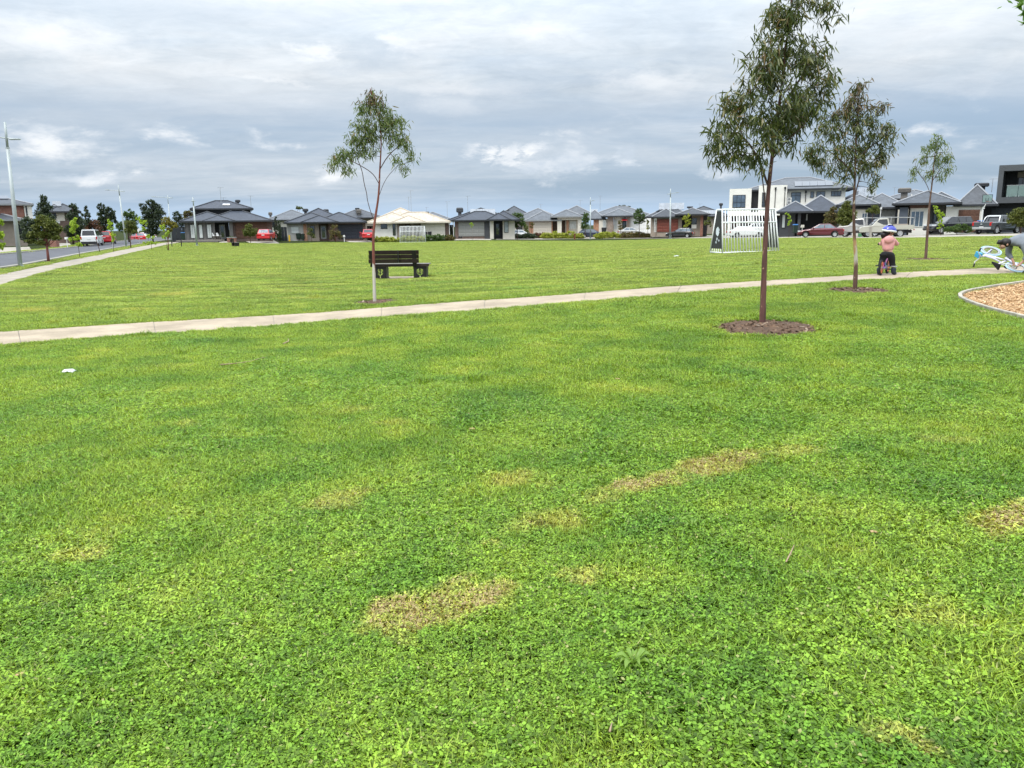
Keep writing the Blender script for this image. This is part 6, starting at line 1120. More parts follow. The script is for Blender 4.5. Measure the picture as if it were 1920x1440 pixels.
lamp('pale lamp post with a thin crossarm before the red timber garage', (1256.5, 446), 12.6, (1257.3, 353.5), [(1257, 363, 1272, 361), (1257, 363, 1252, 364)], .13)
SIGNP = mat('sign_post', (.45, .46, .46), .5, metal=.3); YEL = mat('sign_yellow', (.75, .48, .02), .5, .04); WHT = mat('sign_white', (.72, .72, .72), .5, .04); RDS = mat('sign_red', (.5, .03, .03), .5)
def sign(label, px, py, s_, ptop, shape, r, m):
    P = gp(px, py); o = thing('road_sign', label, 'road sign', P, .25); h = (py-ptop)/s_/1.02; mb = MB(); mb.tube([(0, 0, -.2), (0, 0, h+r*.6)], .03, 8); mb.build('post', SIGNP, o)
    pts = [(r*math.sin(a), r*math.cos(a)) for a in ((0, math.pi/2, math.pi, 1.5*math.pi) if shape == 4 else (math.pi, math.pi+2.094, math.pi-2.094))]
    mb = MB(); n = len(pts); mb.add([(x, -.05, h+z) for x, z in pts]+[(x, -.035, h+z) for x, z in pts], [tuple(range(n)), tuple(range(n, 2*n))[::-1]]+[(i, n+i, n+(i+1) % n, (i+1) % n) for i in range(n)]); mb.build('sign_plate', m, o)
sign('yellow diamond warning sign behind the red wagon', 212, 467, 25, 430, 4, .19, YEL); sign('white back of a triangular give way sign by the big gum', 262, 458, 19, 423, 3, .34, WHT)

# ------------------------------------------------------------------ small street things
def bin_(label, px, py, s_, w_, hh, body, lid, yaw=0.0):
    o = thing('wheelie_bin', label, 'bin', gnd(px, py, s_), yaw, 'wheelie bins'); w_, hh = w_/s_, hh/s_; mb = MB(); a = w_*.42; mb.hexa([(-a, -a, .05), (a, -a, .05), (a, a, .05), (-a, a, .05)], [(-w_/2, -w_/2, hh*.9), (w_/2, -w_/2, hh*.9), (w_/2, w_/2, hh*.9), (-w_/2, w_/2, hh*.9)]); mb.build('body', body, o, bevel=.02)
    mb = MB(); mb.hexa([(-w_/2-.02, -w_/2-.03, hh*.9), (w_/2+.02, -w_/2-.03, hh*.9), (w_/2+.02, w_/2+.05, hh*.9), (-w_/2-.02, w_/2+.05, hh*.9)], [(-w_*.4, -w_*.4, hh), (w_*.4, -w_*.4, hh), (w_*.4, w_*.5, hh), (-w_*.4, w_*.5, hh)]); mb.build('lid', lid, o, bevel=.015)
    for sx in (-1, 1): mb = MB(); mb.lathe([(0, -.03), (.1, -.03), (.1, .03), (0, .03)], 12, 'x', (sx*w_*.42, w_*.42, .1)); mb.build('wheel', TRIM, o)
    return o
BG = mat('bin_green', (.014, .030, .022), .5); BB = mat('bin_black', (.02, .02, .022), .5); LB = mat('bin_lid_blue', (.02, .13, .36), .5); LR = mat('bin_lid_red', (.32, .02, .02), .5)
bin_('dark bin with a blue lid beside the charcoal house fence', 346.5, 449, 13.6, 10, 13.5, BG, LB); bin_('dark green bin, left one of the pair by the grey wall', 560, 448.5, 12.7, 7.5, 11.5, BG, BG); bin_('dark green bin beside the orange brick pier', 568, 448.5, 12.7, 6.5, 10.5, BG, BB); bin_('black bin half behind the far goal', 799, 444.5, 12.5, 5, 10, BB, BB); bin_('black bin before the cream garage door', 806, 445, 12.7, 7, 11, BB, BB)
bin_('dark bin with a red lid left of the grey pickup', 1826.5, 431.5, 18.5, 10, 16, BB, LR); bin_('dark bin with a bright blue lid left of the grey pickup', 1837, 431, 18.5, 9, 17.5, BB, LB); bin_('green bin with a blue lid at the dark carport', 1490.5, 437.5, 16.2, 8, 17, BG, LB); bin_('black bin behind the navy wagon', 1132.5, 436.5, 10.6, 9, 10, BB, BB)
def chair(label, px, py, s_, yaw):
    o = thing('garden_chair', label, 'chair', at(px, py, depth(s_)), yaw, 'white shell chairs by the charcoal house'); mb = MB()
    mb.hexa([(-.24, -.22, .42), (.24, -.22, .42), (.22, .2, .40), (-.22, .2, .40)], [(-.25, -.23, .46), (.25, -.23, .46), (.23, .21, .43), (-.23, .21, .43)]); mb.hexa([(-.23, .19, .42), (.23, .19, .42), (.22, .23, .42), (-.22, .23, .42)], [(-.17, .33, .86), (.17, .33, .86), (.16, .36, .85), (-.16, .36, .85)]); mb.build('seat', FR_WHITE, o, bevel=.03)
    for x in (-.2, .2):
        for y in (-.2, .2): mb = MB(); mb.tube([(x*.7, y*.7, .42), (x*1.1, y*1.1, 0)], .018, 6); mb.build('leg', T_PALE, o)
chair('white shell chair nearest the tall windows', 403.5, 448.3, 13.6, 1.1); chair('white shell chair nearest the front door', 411, 448.3, 13.6, 1.1)
P = at(369, 453.8, depth(13.9)); o = thing('garden_deck', 'low timber edged terrace before the tall pale windows', 'terrace', P); mb = MB(); mb.box(-39/13.9, 41/13.9, 0, 2.4, .12, .24); mb.build('paving', M_drive, o)
for i in range(4): a = -39/13.9+80/13.9*i/4; mb = MB(); mb.box(a+.01, a+80/13.9/4-.01, -.05, -.003, -.2, .22); mb.build('edge_board', WOODT, o)
f = thing('metal_fence', 'black metal fence panels left of the charcoal house', 'fence', at(335, 449, depth(13.6))); panel_fence(f, -14, 13, 1.75, 1.75, 13.6, FENCE)
f = thing('metal_fence', 'black side fence between the charcoal and grey houses', 'fence', at(531, 449, depth(12.8))); panel_fence(f, -8, 8, 1.8, 1.8, 12.8, FENCE); f = thing('metal_fence', 'dark fence gap beside the cream house', 'fence', at(696, 447, depth(12))); panel_fence(f, -7, 7, 1.9, 1.9, 12, FENCE); f = thing('metal_fence', 'dark side fence between cream and slate roofed houses', 'fence', at(847, 444, depth(11.6))); panel_fence(f, -5, 5, 1.9, 1.9, 11.6, FENCE)
o = thing('planter_box', 'dark red brick planter box before the charcoal entry', 'planter', at(434, 455.3, depth(14.2))); mb = MB(); mb.box(-8/14.2, 8/14.2, 0, .5, -.2, 9.5/14.2); mb.build('box', BR_RED, o); mb = MB(); mb.box(-8.4/14.2, 8.4/14.2, -.03, .53, 9.5/14.2, 10.5/14.2); mb.build('capping', FR_GREY, o); leafcloud('plants', [(-.05, .25, .78, .3, .2, .12, 90)], .12, L_GREEN, o, 5)
def post(name, label, px, py, s_, h, w_, m, cat='post', group=None, head=None):
    P = gnd(px, py, s_); o = thing(name, label, cat, P, 0, group); mb = MB(); mb.box(-w_/2/s_, w_/2/s_, -w_/2/s_, w_/2/s_, -.3, h/s_); mb.build('post', m, o, bevel=.012)
    if head: mb = MB(); mb.hexa([(-head[0]/2/s_, -.2, h/s_), (head[0]/2/s_, -.2, h/s_), (head[0]/2/s_, .2, h/s_), (-head[0]/2/s_, .2, h/s_)], [(-head[0]/2/s_, -.2, (h+head[1])/s_), (head[0]/2/s_, -.2, (h+head[1])/s_), (head[0]*.3/s_, .2, (h+head[1])/s_), (-head[0]*.3/s_, .2, (h+head[1])/s_)]); mb.build('letterbox', head[2], o, bevel=.02)
    return o
post('barrier_post', 'left one of two short black posts before the charcoal house', 322.5, 461, 17.5, 11, 1.3, FR_BLACK, group='short black posts'); post('barrier_post', 'right one of two short black posts before the charcoal house', 340.5, 461, 17.5, 12.5, 1.5, FR_BLACK, group='short black posts')
post('marker_post', 'yellow marker post before the grey wall', 543, 451.5, 12.9, 10.5, 2.6, YEL); post('mailbox', 'white letterbox on a post beside the black garage', 645.7, 451, 13, 6.5, 1.5, FR_WHITE, 'mailbox', 'letterboxes', (3.4, 3.5, FR_WHITE)); post('mailbox', 'white block letterbox pier right of the slate roofed house', 938.5, 446, 12, 9.5, 4.6, W_WHITE, 'mailbox', 'letterboxes'); post('mailbox', 'cream letterbox before the dark carport', 1503.5, 441, 16.6, 14, 1.4, FR_WHITE, 'mailbox', 'letterboxes', (5, 5, W_CREAM))
post('bollard', 'pale concrete bollard before the pale tray ute', 1631.5, 446, 18.4, 19, 3.6, M_kerb); post('barrier_post', 'red brown litter post beside the yellow green bed', 1077.5, 449, 11.8, 10.5, 2.6, CEDAR); post('barrier_post', 'small dark block on the far lawn edge', 1129.5, 448.8, 11.8, 1.4, 2.6, FR_BLACK)
post('service_pit', 'green service box beside the second gum trunk', 1612, 445, 17.5, 6.5, 5.5, mat('box_green', (.08, .22, .11), .6), 'utility box'); o = thing('brick_pier', 'low red brick letterbox pier behind the olive wattle', 'pier', at(100, 459, depth(20))); mb = MB(); mb.box(-6/20, 6/20, 0, .5, -.2, 8.5/20); mb.build('pier', BR_RED, o); mb = MB(); mb.box(-.33, .33, -.03, .53, 8.5/20, .48); mb.build('capping', M_kerb, o)
post('garden_light', 'white round garden lamp left of the white van', 126, 458, 18, 9, 1, FR_WHITE, 'garden lamp', None, (4, 4, FR_WHITE))
for i, (px, lab) in enumerate(((853, 'rounded dark garden stone, left of three by the grey garage'), (861, 'rounded dark garden stone, middle of three by the grey garage'), (865, 'rounded dark garden stone, right of three by the grey garage'))): mb = MB(); mb.ball((0, 0, .12), (.14, .14, .2), 8, 6); q = mb.build('garden_stone', BB, smooth=True); q.location = at(px, 446.3, depth(12.4)); tag(q, lab, 'stone', 'dark garden stones')
# basketball hoop and the rack behind the black hatchback
o = thing('basketball_hoop', 'freestanding basketball hoop beside the cube house garage', 'basketball hoop', at(1838, 436, depth(18.9))); s_ = 18.9; mb = MB(); mb.tube([(0, 0, -.2), (0, 0, 2.2), (.1, -.25, 2.75)], [.06, .055, .04], 8); mb.build('pole', FR_WHITE, o); mb = MB(); b0 = (436-381.5)/s_; b1 = (436-366.5)/s_; x0, x1 = -6/s_, 13/s_
mb.box(x0, x1, -.3, -.28, b0, b0+.04); mb.box(x0, x1, -.3, -.28, b1-.04, b1); mb.box(x0, x0+.04, -.3, -.28, b0, b1); mb.box(x1-.04, x1, -.3, -.28, b0, b1); mb.box(.02, .30, -.3, -.285, b0+.15, b0+.19); mb.box(.02, .06, -.3, -.285, b0+.19, b0+.45); mb.box(.26, .30, -.3, -.285, b0+.19, b0+.45); mb.build('backboard_frame', FR_BLACK, o); mb = MB(); mb.box(x0+.05, x1-.05, -.285, -.28, b0+.05, b1-.05); mb.build('backboard', GR, o)
mb = MB(); mb.tube([(.17+.22*math.cos(a), -.55+.22*math.sin(a), b0+.12) for a in np.linspace(0, 6.283, 17)], .012, 5); mb.build('rim', LR, o); mb = MB(); mb.box(-.35, .35, -.3, .5, -.05, .12); mb.build('base', TRIM, o)
# ------------------------------------------------------------------ people
SKIN = mat('skin', (.42, .24, .17), .55, .06, 8); PINK = mat('hoodie_pink', (.70, .34, .33), .85, .08, 9, .2, 60); BLKC = mat('trousers_black', (.012, .012, .015), .85, .2, 9); BOOT = mat('boot_navy', (.018, .026, .042), .6); HAIR = mat('hair_dark', (.012, .009, .008), .5, .3, 20); GREYC = mat('hoodie_grey', (.19, .21, .24), .9, .1, 9, .25, 60); HELM = mat('helmet_blue', (.045, .06, .40), .3, .05, 5, coat=.6); HELW = mat('helmet_white', (.72, .72, .70), .4); SHORT = mat('shorts_black', (.02, .02, .024), .85)
def skin(name, m, V, E, Rd, parent=None, root=0, sub=2):
    me = bpy.data.meshes.new(name); me.from_pydata([tuple(v) for v in V], E, []); o = bpy.data.objects.new(name, me); col.objects.link(o); me.materials.append(m)
    sk = o.modifiers.new('skin', 'SKIN'); sk.use_smooth_shade = True
    if not me.skin_vertices: me.attributes.new('skin', 'FLOAT', 'POINT')
    for i, r in enumerate(Rd): r = r if isinstance(r, tuple) else (r, r); me.skin_vertices[0].data[i].radius = r; me.skin_vertices[0].data[i].use_root = (i == root)
    sb = o.modifiers.new('smooth', 'SUBSURF'); sb.levels = sub; sb.render_levels = sub
    if parent: o.parent = parent
    return o
class Sk:
    def __init__(s): s.v = []; s.e = []; s.r = []
    def p(s, co, r, to=None):
        s.v.append(Vector(co)); s.r.append(r); i = len(s.v)-1
        if to is not None: s.e.append((to, i))
        return i
    def chain(s, to, *pts):
        for co, r in pts: to = s.p(co, r, to)
        return to
    def hand(s, wrist, direc, side, curl, k=1.0):       # palm, four unequal bent fingers and a thumb leaving the side of the palm
        d = Vector(direc).normalized(); sd = Vector(side).normalized(); cu = Vector(curl).normalized(); w_ = s.v[wrist]; pm = s.p(w_+d*.05*k, .026*k, wrist)
        for i, (off, ln) in enumerate(((-.030, .055), (-.010, .064), (.010, .060), (.028, .046))):
            b = s.p(w_+d*.085*k+sd*off*k, .010*k, pm); m_ = s.p(w_+d*(.085+ln*.5)*k+sd*off*k+cu*ln*.25*k, .009*k, b); s.p(w_+d*(.085+ln*.6)*k+sd*off*k+cu*ln*.75*k, .0075*k, m_)
        t = s.p(w_+d*.045*k-sd*.035*k+cu*.01*k, .011*k, pm); s.p(w_+d*.075*k-sd*.045*k+cu*.035*k, .009*k, t)
def V3(*a): return Vector(a)
# child: origin on the path between the feet
C0 = gp(1661, 517.5, .022); sC = FPX/(C0.y*CP); fw = V3(math.sin(R(36)), math.cos(R(36)), 0); rt = V3(math.cos(R(36)), -math.sin(R(36)), 0); up = V3(0, 0, 1); K = 86/sC*1.0
child = thing('person', 'child in a pink hoodie and blue helmet astride a small bicycle', 'person', C0)
KS = (96/(sC*1.02))/1.10                            # the figure is laid out 1.10 m tall with its helmet
def cs(v): return v*KS
sk = Sk(); pel = sk.p(cs(V3(0, 0, .50)), .06*KS); ab = sk.p(cs(V3(0, .01, .60)), .065*KS, pel); chs = sk.p(cs(V3(0, .02, .74)), .07*KS, ab); nk = sk.p(cs(V3(.0, .02, .845)), .042*KS, chs); hd = sk.p(cs(V3(.015, .03, .915)), .08*KS, nk); sk.p(cs(V3(.018, .035, .975)), .085*KS, hd)
RW = V3(-.185, -.13, 0); HB = cs(RW+fw*.585+V3(0, 0, .665)); gripR = HB+rt*.185*KS+V3(0, -.02, .012)*KS; gripL = HB-rt*.185*KS+V3(0, -.02, .012)*KS
for sgn, g_ in ((1, gripR), (-1, gripL)):
    sh = sk.p(cs(V3(0, .02, .785)+rt*.100*sgn), .05*KS, chs); el_ = cs(V3(0, .02, .785)+rt*.100*sgn).lerp(g_, .5)+V3(0, 0, -.06*KS)+rt*.02*KS; e = sk.p(el_, .036*KS, sh); w_ = sk.p(g_.lerp(el_, .14)+V3(0, 0, .015), .024*KS, e); sk.hand(w_, g_-el_, rt*sgn, V3(0, 0, -1), .75*KS)
legR = [(V3(.0, -.02, .44)+rt*.075, .085), (V3(.12, .0, .25), .062), (V3(.145, -.03, .09), .048), (V3(.145, -.03, .04), .045), (V3(.225, .0, .03), .036)]
legL = [(V3(0, .0, .44)-rt*.075, .085), (V3(-.10, .05, .25), .060), (V3(-.135, .04, .09), .046), (V3(-.135, .04, .04), .043), (V3(-.10, .13, .03), .036)]
for L_ in (legR, legL): sk.chain(pel, *[(cs(a), b*KS*.62) for a, b in L_])
skin('body', SKIN, sk.v, sk.e, sk.r, child)
sk = Sk(); a0 = sk.p(cs(V3(0, 0, .505)), (.128*KS, .12*KS)); a1 = sk.p(cs(V3(0, .01, .62)), (.125*KS, .108*KS), a0); a2 = sk.p(cs(V3(0, .015, .745)), (.118*KS, .10*KS), a1); a3 = sk.p(cs(V3(0, .015, .825)), (.085*KS, .075*KS), a2)
for sgn, g_ in ((1, gripR), (-1, gripL)):
    S0 = cs(V3(0, .02, .785)+rt*.100*sgn); el_ = S0.lerp(g_, .5)+V3(0, 0, -.06*KS)+rt*.02*KS; sk.chain(a2, (S0, .064*KS), (S0.lerp(el_, .5), .057*KS), (el_, .052*KS), (el_.lerp(g_, .5), .044*KS), (el_.lerp(g_, .80), .038*KS))
ho = skin('hoodie', PINK, sk.v, sk.e, sk.r, child)
mb = MB(); c = cs(V3(-.035, -.085, .775)); mb.ball(c, (.115*KS, .05*KS, .085*KS), 12, 8); mb.build('hood', PINK, ho, smooth=True)
sk = Sk(); a0 = sk.p(cs(V3(0, 0, .47)), (.115*KS, .105*KS)); sk.p(cs(V3(0, 0, .53)), (.12*KS, .10*KS), a0)
for L_ in (legR, legL): sk.chain(a0, *[(cs(a), b*KS*1.06) for a, b in L_[:2]], (cs(L_[2][0]+V3(0, 0, .07)), .062*KS))
skin('trousers', BLKC, sk.v, sk.e, sk.r, child)
for L_ in (legR, legL):
    sk = Sk(); a0 = sk.p(cs(L_[2][0]+V3(0, 0, .09)), .066*KS); sk.chain(a0, (cs(L_[2][0]), .058*KS), (cs(L_[3][0]), .052*KS), (cs(L_[4][0]), .042*KS)); b_ = skin('boot', BOOT, sk.v, sk.e, sk.r, child)
mb = MB(); q = cs(legR[2][0]+V3(0, 0, .10)); mb.lathe([(.066*KS, -.012), (.071*KS, 0), (.066*KS, .012)], 14, 'z', q); mb.build('reflective_band', FR_GREY, b_)
hc = cs(V3(.015, .03, .955)); fc = (rt*.86+fw*.5).normalized(); fs = V3(-fc.y, fc.x, 0)      # the face looks to the right
mb = MB(); mb.ball((0, 0, 0), (.098*KS, .09*KS, .10*KS), 16, 10); mb.ball((-.055*KS, 0, -.05*KS), (.065*KS, .075*KS, .085*KS), 12, 8); mb.tube([(-.075*KS, 0, -.05*KS), (-.115*KS, .0, -.10*KS), (-.125*KS, .0, -.155*KS)], [.07*KS, .062*KS, .015*KS], 10)
hr = mb.build('hair', HAIR, child, smooth=True); hr.location = hc+fc*(-.016*KS); hr.rotation_euler = (0, 0, math.atan2(fc.y, fc.x))
mb = MB(); mb.ball((.085*KS, 0, -.035*KS), (.018*KS, .012*KS, .016*KS), 8, 6)
for y in (-.032, .032): mb.ball((.076*KS, y*KS, -.012*KS), (.010*KS, .013*KS, .008*KS), 8, 6, 1)
mb.ball((.074*KS, 0, -.066*KS), (.008*KS, .022*KS, .006*KS), 8, 6, 2); mb.ball((-.0*KS, -.088*KS, -.02*KS), (.022*KS, .012*KS, .03*KS), 8, 6); mb.ball((0, .088*KS, -.02*KS), (.022*KS, .012*KS, .03*KS), 8, 6); mb.ball((.035*KS, 0, -.03*KS), (.052*KS, .066*KS, .072*KS), 14, 9)
fa = mb.build('face', [SKIN, HAIR, mat('lips', (.38, .12, .11), .5)], child, smooth=True); fa.location = hc; fa.rotation_euler = (0, 0, math.atan2(fc.y, fc.x))
mb = MB(); prof = []; n = 20
for i in range(9):
    t = i/8*math.pi/2
    for k in range(n): a = 2*math.pi*k/n; prof.append((.148*KS*math.sin(t)*math.cos(a)*(1.06 if math.cos(a) > 0 else 1), .115*KS*math.sin(t)*math.sin(a), .125*KS*math.cos(t)-.002-.018*KS*(math.cos(a) < -.3)*math.sin(t)))
mb.add(prof, [(i*n+k, (i+1)*n+k, (i+1)*n+(k+1) % n, i*n+(k+1) % n) for i in range(8) for k in range(n)])
he = mb.build('helmet', HELM, child, smooth=True); s2 = he.modifiers.new('thick', 'SOLIDIFY'); s2.thickness = .012; he.location = hc+V3(0, 0, .018*KS)+fc*(-.012*KS); he.rotation_euler = (R(0), R(10), math.atan2(fc.y, fc.x))
mb = MB(); rim_ = []
for z, r in ((-.03, 1.02), (-.03, 1.035), (.008, 1.04), (.012, .99)):
    for k in range(n): a = 2*math.pi*k/n; rim_.append((.148*KS*r*math.cos(a)*(1.06 if math.cos(a) > 0 else 1), .115*KS*r*math.sin(a), z*KS-.01*KS*(math.cos(a) < -.3)))
mb.add(rim_, [(i*n+k, i*n+(k+1) % n, (i+1)*n+(k+1) % n, (i+1)*n+k) for i in range(3) for k in range(n)]); mb.build('helmet_rim', HELW, he, smooth=True)
for a in (-.5, 0, .5): mb = MB(); mb.tube([(.10*KS*math.cos(t), .06*KS*a*1.6, .128*KS*math.sin(t)*(1-.15*abs(a))) for t in np.linspace(.55, 2.3, 7)], .010*KS, 6); mb.build('helmet_vent', BLKC if a else HELW, he, smooth=True)

# bicycles: x forward, z up, wheels of radius r
def bicycle(name, label, r, wb, frame, accent, rimc, tyre, seatc, basket=None, loc=None, hbx=None, hbz=3.25, hb0=.12, hbw=.23, tr=.026):
    o = thing(name, label, 'bicycle', loc or (0, 0, 0), 0, None)
    def T(nm, pts, rad, m, par=o, n=8): mb = MB(); mb.tube(pts, rad, n); return mb.build(nm, m, par, smooth=True)
    for x in (0, wb):
        m1 = MB(); prof = [(r-tr+tr*math.cos(a), tr*.95*math.sin(a)) for a in np.linspace(0, 2*math.pi, 9)]; m1.lathe(prof, 28, 'y', (x, 0, r)); w_ = m1.build('wheel', tyre, o, smooth=True)
        m1 = MB(); m1.lathe([(r-.085, -.012), (r-.045, -.022), (r-.045, .022), (r-.085, .012), (r-.085, -.012)], 28, 'y', (x, 0, r)); m1.build('rim', rimc, w_, smooth=True)
        m1 = MB(); m1.lathe([(0, -.04), (.016, -.04), (.016, .04), (0, .04)], 8, 'y', (x, 0, r))
        for k in range(14): a = k*2*math.pi/14; m1.tube([(x+.015*math.cos(a), .02*(-1)**k, r+.015*math.sin(a)), (x+(r-.06)*math.cos(a+.25*(-1)**k), 0, r+(r-.06)*math.sin(a+.25*(-1)**k))], .0022, 4)
        sp_ = m1.build('spokes', FR_GREY, w_); sp_['kind'] = 'stuff'
    bb = (wb*.40, 0, r*.95); st = (wb*.30, 0, r*2.25); ht = (wb*.80, 0, r*2.55); hb_ = (wb*.84, 0, r*2.1)
    T('frame_tube', [bb, hb_], .022, frame); T('frame_tube', [bb, st], .018, frame); T('frame_tube', [hb_, ht], .024, frame); T('frame_tube', [tuple(np.array(st)*.6+np.array(bb)*.4), (wb*.6, 0, r*1.85), tuple(np.array(ht)*.5+np.array(hb_)*.5)], .018, accent)
    for y in (-.045, .045): T('stay', [(0, y, r), (bb[0], y*.6, bb[2])], .010, frame); T('stay', [(0, y, r), (st[0], y*.3, st[2]-.08)], .009, frame); T('fork_blade', [hb_, (hb_[0]+.01, y, hb_[2]-.03), (wb, y, r)], .012, accent)
    h = r*hbz; hx = hbx or wb*.80; T('handlebar', [(hx-.01, -hbw, h), (hx, -hb0, h+.01), (hx, -.04, h-.08), (hx, .04, h-.08), (hx, hb0, h+.01), (hx-.01, hbw, h)], .011, frame if basket else FR_BLACK); T('stem', [ht, (hx, 0, h-.07)], .014, FR_GREY)
    for sy in (-1, 1): T('grip', [(hx-.005, sy*hbw*.68, h+.005), (hx-.012, sy*hbw*1.08, h)], .018, FR_BLACK)
    mb = MB(); z = r*2.55; mb.hexa([(wb*.13, -.075, z-.02), (wb*.13, .075, z-.02), (wb*.44, .02, z-.025), (wb*.44, -.02, z-.025)], [(wb*.12, -.08, z+.035), (wb*.12, .08, z+.035), (wb*.45, .022, z+.015), (wb*.45, -.022, z+.015)]); mb.build('saddle', seatc, o, bevel=.02, seg=3); T('seat_post', [st, (st[0]-.01, 0, z)], .012, FR_GREY)
    mb = MB(); mb.lathe([(.02, -.055), (.055, -.055), (.055, -.045), (.02, -.045)], 16, 'y', bb); mb.build('chainring', FR_GREY, o)
    for sy, d in ((-1, 1), (1, -1)): T('crank', [(bb[0], sy*.06, bb[2]), (bb[0]+.08*d, sy*.07, bb[2]-.04*d)], .009, FR_GREY); mb = MB(); x, z = bb[0]+.08*d, bb[2]-.04*d; mb.box(x-.04, x+.04, min(sy*.075, sy*.15), max(sy*.075, sy*.15), z-.012, z+.012); mb.build('pedal', FR_BLACK, o)
    mb = MB(); mb.box(-.02, bb[0]+.05, -.062, -.05, r*.86, r*1.12); mb.build('chain_guard', accent, o, bevel=.01)
    if basket:
        x0, x1, z0, z1 = wb*.84, wb*.97, r*2.45, r*2.9; mb = MB(); mb.hexa([(x0, -.05, z0), (x1, -.045, z0), (x1, .045, z0), (x0, .05, z0)], [(x0, -.075, z1), (x1+.03, -.07, z1), (x1+.03, .07, z1), (x0, .075, z1)]); mb.build('basket', basket, o, bevel=.015)
    return o
BK1 = mat('bike_pink', (.50, .06, .20), .35, coat=.5); BK2 = mat('bike_purple', (.30, .09, .60), .35, coat=.5); BKO = mat('bike_rim_orange', (.75, .20, .06), .4); BKW = mat('bike_white', (.72, .74, .78), .35, coat=.5); BKB = mat('bike_tyre_pale_blue', (.36, .52, .64), .6); BKT = mat('bike_basket_blue', (.06, .36, .60), .5); BKL = mat('bike_lilac', (.52, .50, .68), .4)
rB = .172*KS; bk = bicycle('child_bicycle', 'small purple and pink bicycle with orange rims under the child', rB, .70*KS, BK1, BK2, BKO, TYRE, BLKC, None, C0+cs(RW), .585*KS, 3.86, .15*KS, .20*KS); bk.rotation_euler = (0, 0, math.atan2(fw.y, fw.x))
mb = MB(); mb.box(.26*KS, .34*KS, -.03, .03, rB*1.2, rB*1.65); mb.build('frame_panel', mat('bike_blue', (.05, .25, .65), .4), bk)
# the bicycle lying on the path, its front propped up by the handlebar
P2 = gp(1905, 511.5, .022); s2_ = FPX/(P2.y*CP); f_ = V3(-.25, .85, .42).normalized(); n_ = V3(0, -.45, .89); n_ = (n_-f_*n_.dot(f_)).normalized(); u_ = n_.cross(f_); u_ = -u_ if u_.x > 0 else u_; l_ = u_.cross(f_)
bk2 = bicycle('fallen_bicycle', 'white childs bicycle with pale blue tyres lying on the path', 19.5/s2_, .80*84/s2_, BKW, BKL, FR_GREY, BKB, BLKC, BKT, tr=.020)
Mx = Matrix((f_, l_, u_)).transposed().to_4x4(); zlow = .19*abs(f_.z)
bk2.matrix_world = Matrix.Translation(P2+V3(.0, .0, .19*(1-u_.z**2)**.0*math.hypot(f_.z, u_.z)+.02)-u_*(19.5/s2_)) @ Mx

# the person bending over it
A0 = gp(1925, 516, .022); sA = FPX/(A0.y*CP); qa = lambda px, py, y=0.0: V3((px-1925)/sA, y, (516-py)/sA/1.02); ka = 84/sA
adult = thing('person', 'person in a grey hoodie bending over the fallen bicycle', 'person', A0)
hips, mid_, shl, nck, hed = qa(1946, 448), qa(1920, 449), qa(1898, 454), qa(1887, 454), qa(1877, 457)
shN, shF = qa(1902, 459, -.19*ka), qa(1896, 456, .17*ka); elN, elF = qa(1908, 479, -.26*ka), qa(1893, 476, .16*ka); haN, haF = qa(1903, 491, -.22*ka), qa(1897, 490, .02*ka)
lg = [[qa(1946, 452, -.1*ka), qa(1931, 482, -.13*ka), qa(1938, 509, -.12*ka), qa(1926, 514, -.14*ka)], [qa(1946, 452, .1*ka), qa(1933, 481, .14*ka), qa(1941, 508, .14*ka), qa(1929, 513, .15*ka)]]
sk = Sk(); pl_ = sk.p(hips, .10*ka); m0 = sk.p(mid_, .09*ka, pl_); c0 = sk.p(shl, .085*ka, m0); n0 = sk.p(nck, .055*ka, c0); h0 = sk.p(hed.lerp(nck, .35), .085*ka, n0); sk.p(hed, .088*ka, h0)
for S, E_, H_, sgn in ((shN, elN, haN, -1), (shF, elF, haF, 1)):
    a = sk.p(S, .038*ka, c0); b = sk.p(E_, .042*ka, a); w_ = sk.p(H_, .028*ka, b); sk.hand(w_, H_-E_+V3(-.06, 0, 0), V3(0, sgn, 0), V3(-1, 0, -.3), ka)
for l in lg: sk.chain(pl_, (l[0], .10*ka), (l[0].lerp(l[1], .5), .082*ka), (l[1], .062*ka), (l[1].lerp(l[2], .4), .056*ka), (l[2], .036*ka), (l[3], .034*ka))
skin('body', SKIN, sk.v, sk.e, sk.r, adult)
sk = Sk(); a0 = sk.p(hips.lerp(mid_, .15), (.155*ka, .165*ka)); a1 = sk.p(mid_, (.165*ka, .185*ka), a0); a2 = sk.p(shl, (.15*ka, .185*ka), a1); a3 = sk.p(nck, (.085*ka, .10*ka), a2); sk.p(nck.lerp(hed, .35)+V3(0, 0, .015), (.075*ka, .085*ka), a3)
for S, E_, H_ in ((shN, elN, haN), (shF, elF, haF)): sk.chain(a2, (S, .082*ka), (S.lerp(E_, .5), .078*ka), (E_, .066*ka), (E_.lerp(H_, .5), .056*ka), (E_.lerp(H_, .82), .046*ka))
skin('hoodie', GREYC, sk.v, sk.e, sk.r, adult)
sk = Sk(); a0 = sk.p(hips, (.15*ka, .17*ka))
for l in lg: sk.chain(a0, (l[0], .125*ka), (l[0].lerp(l[1], .5), .105*ka), (l[0].lerp(l[1], .8), .095*ka))
skin('shorts', SHORT, sk.v, sk.e, sk.r, adult)
sk = Sk(); a0 = sk.p(shl.lerp(mid_, .2)+V3(0, 0, -.10*ka), (.10*ka, .13*ka)); sk.p(mid_+V3(0, 0, -.10*ka), (.10*ka, .13*ka), a0); skin('shirt', SHORT, sk.v, sk.e, sk.r, adult)
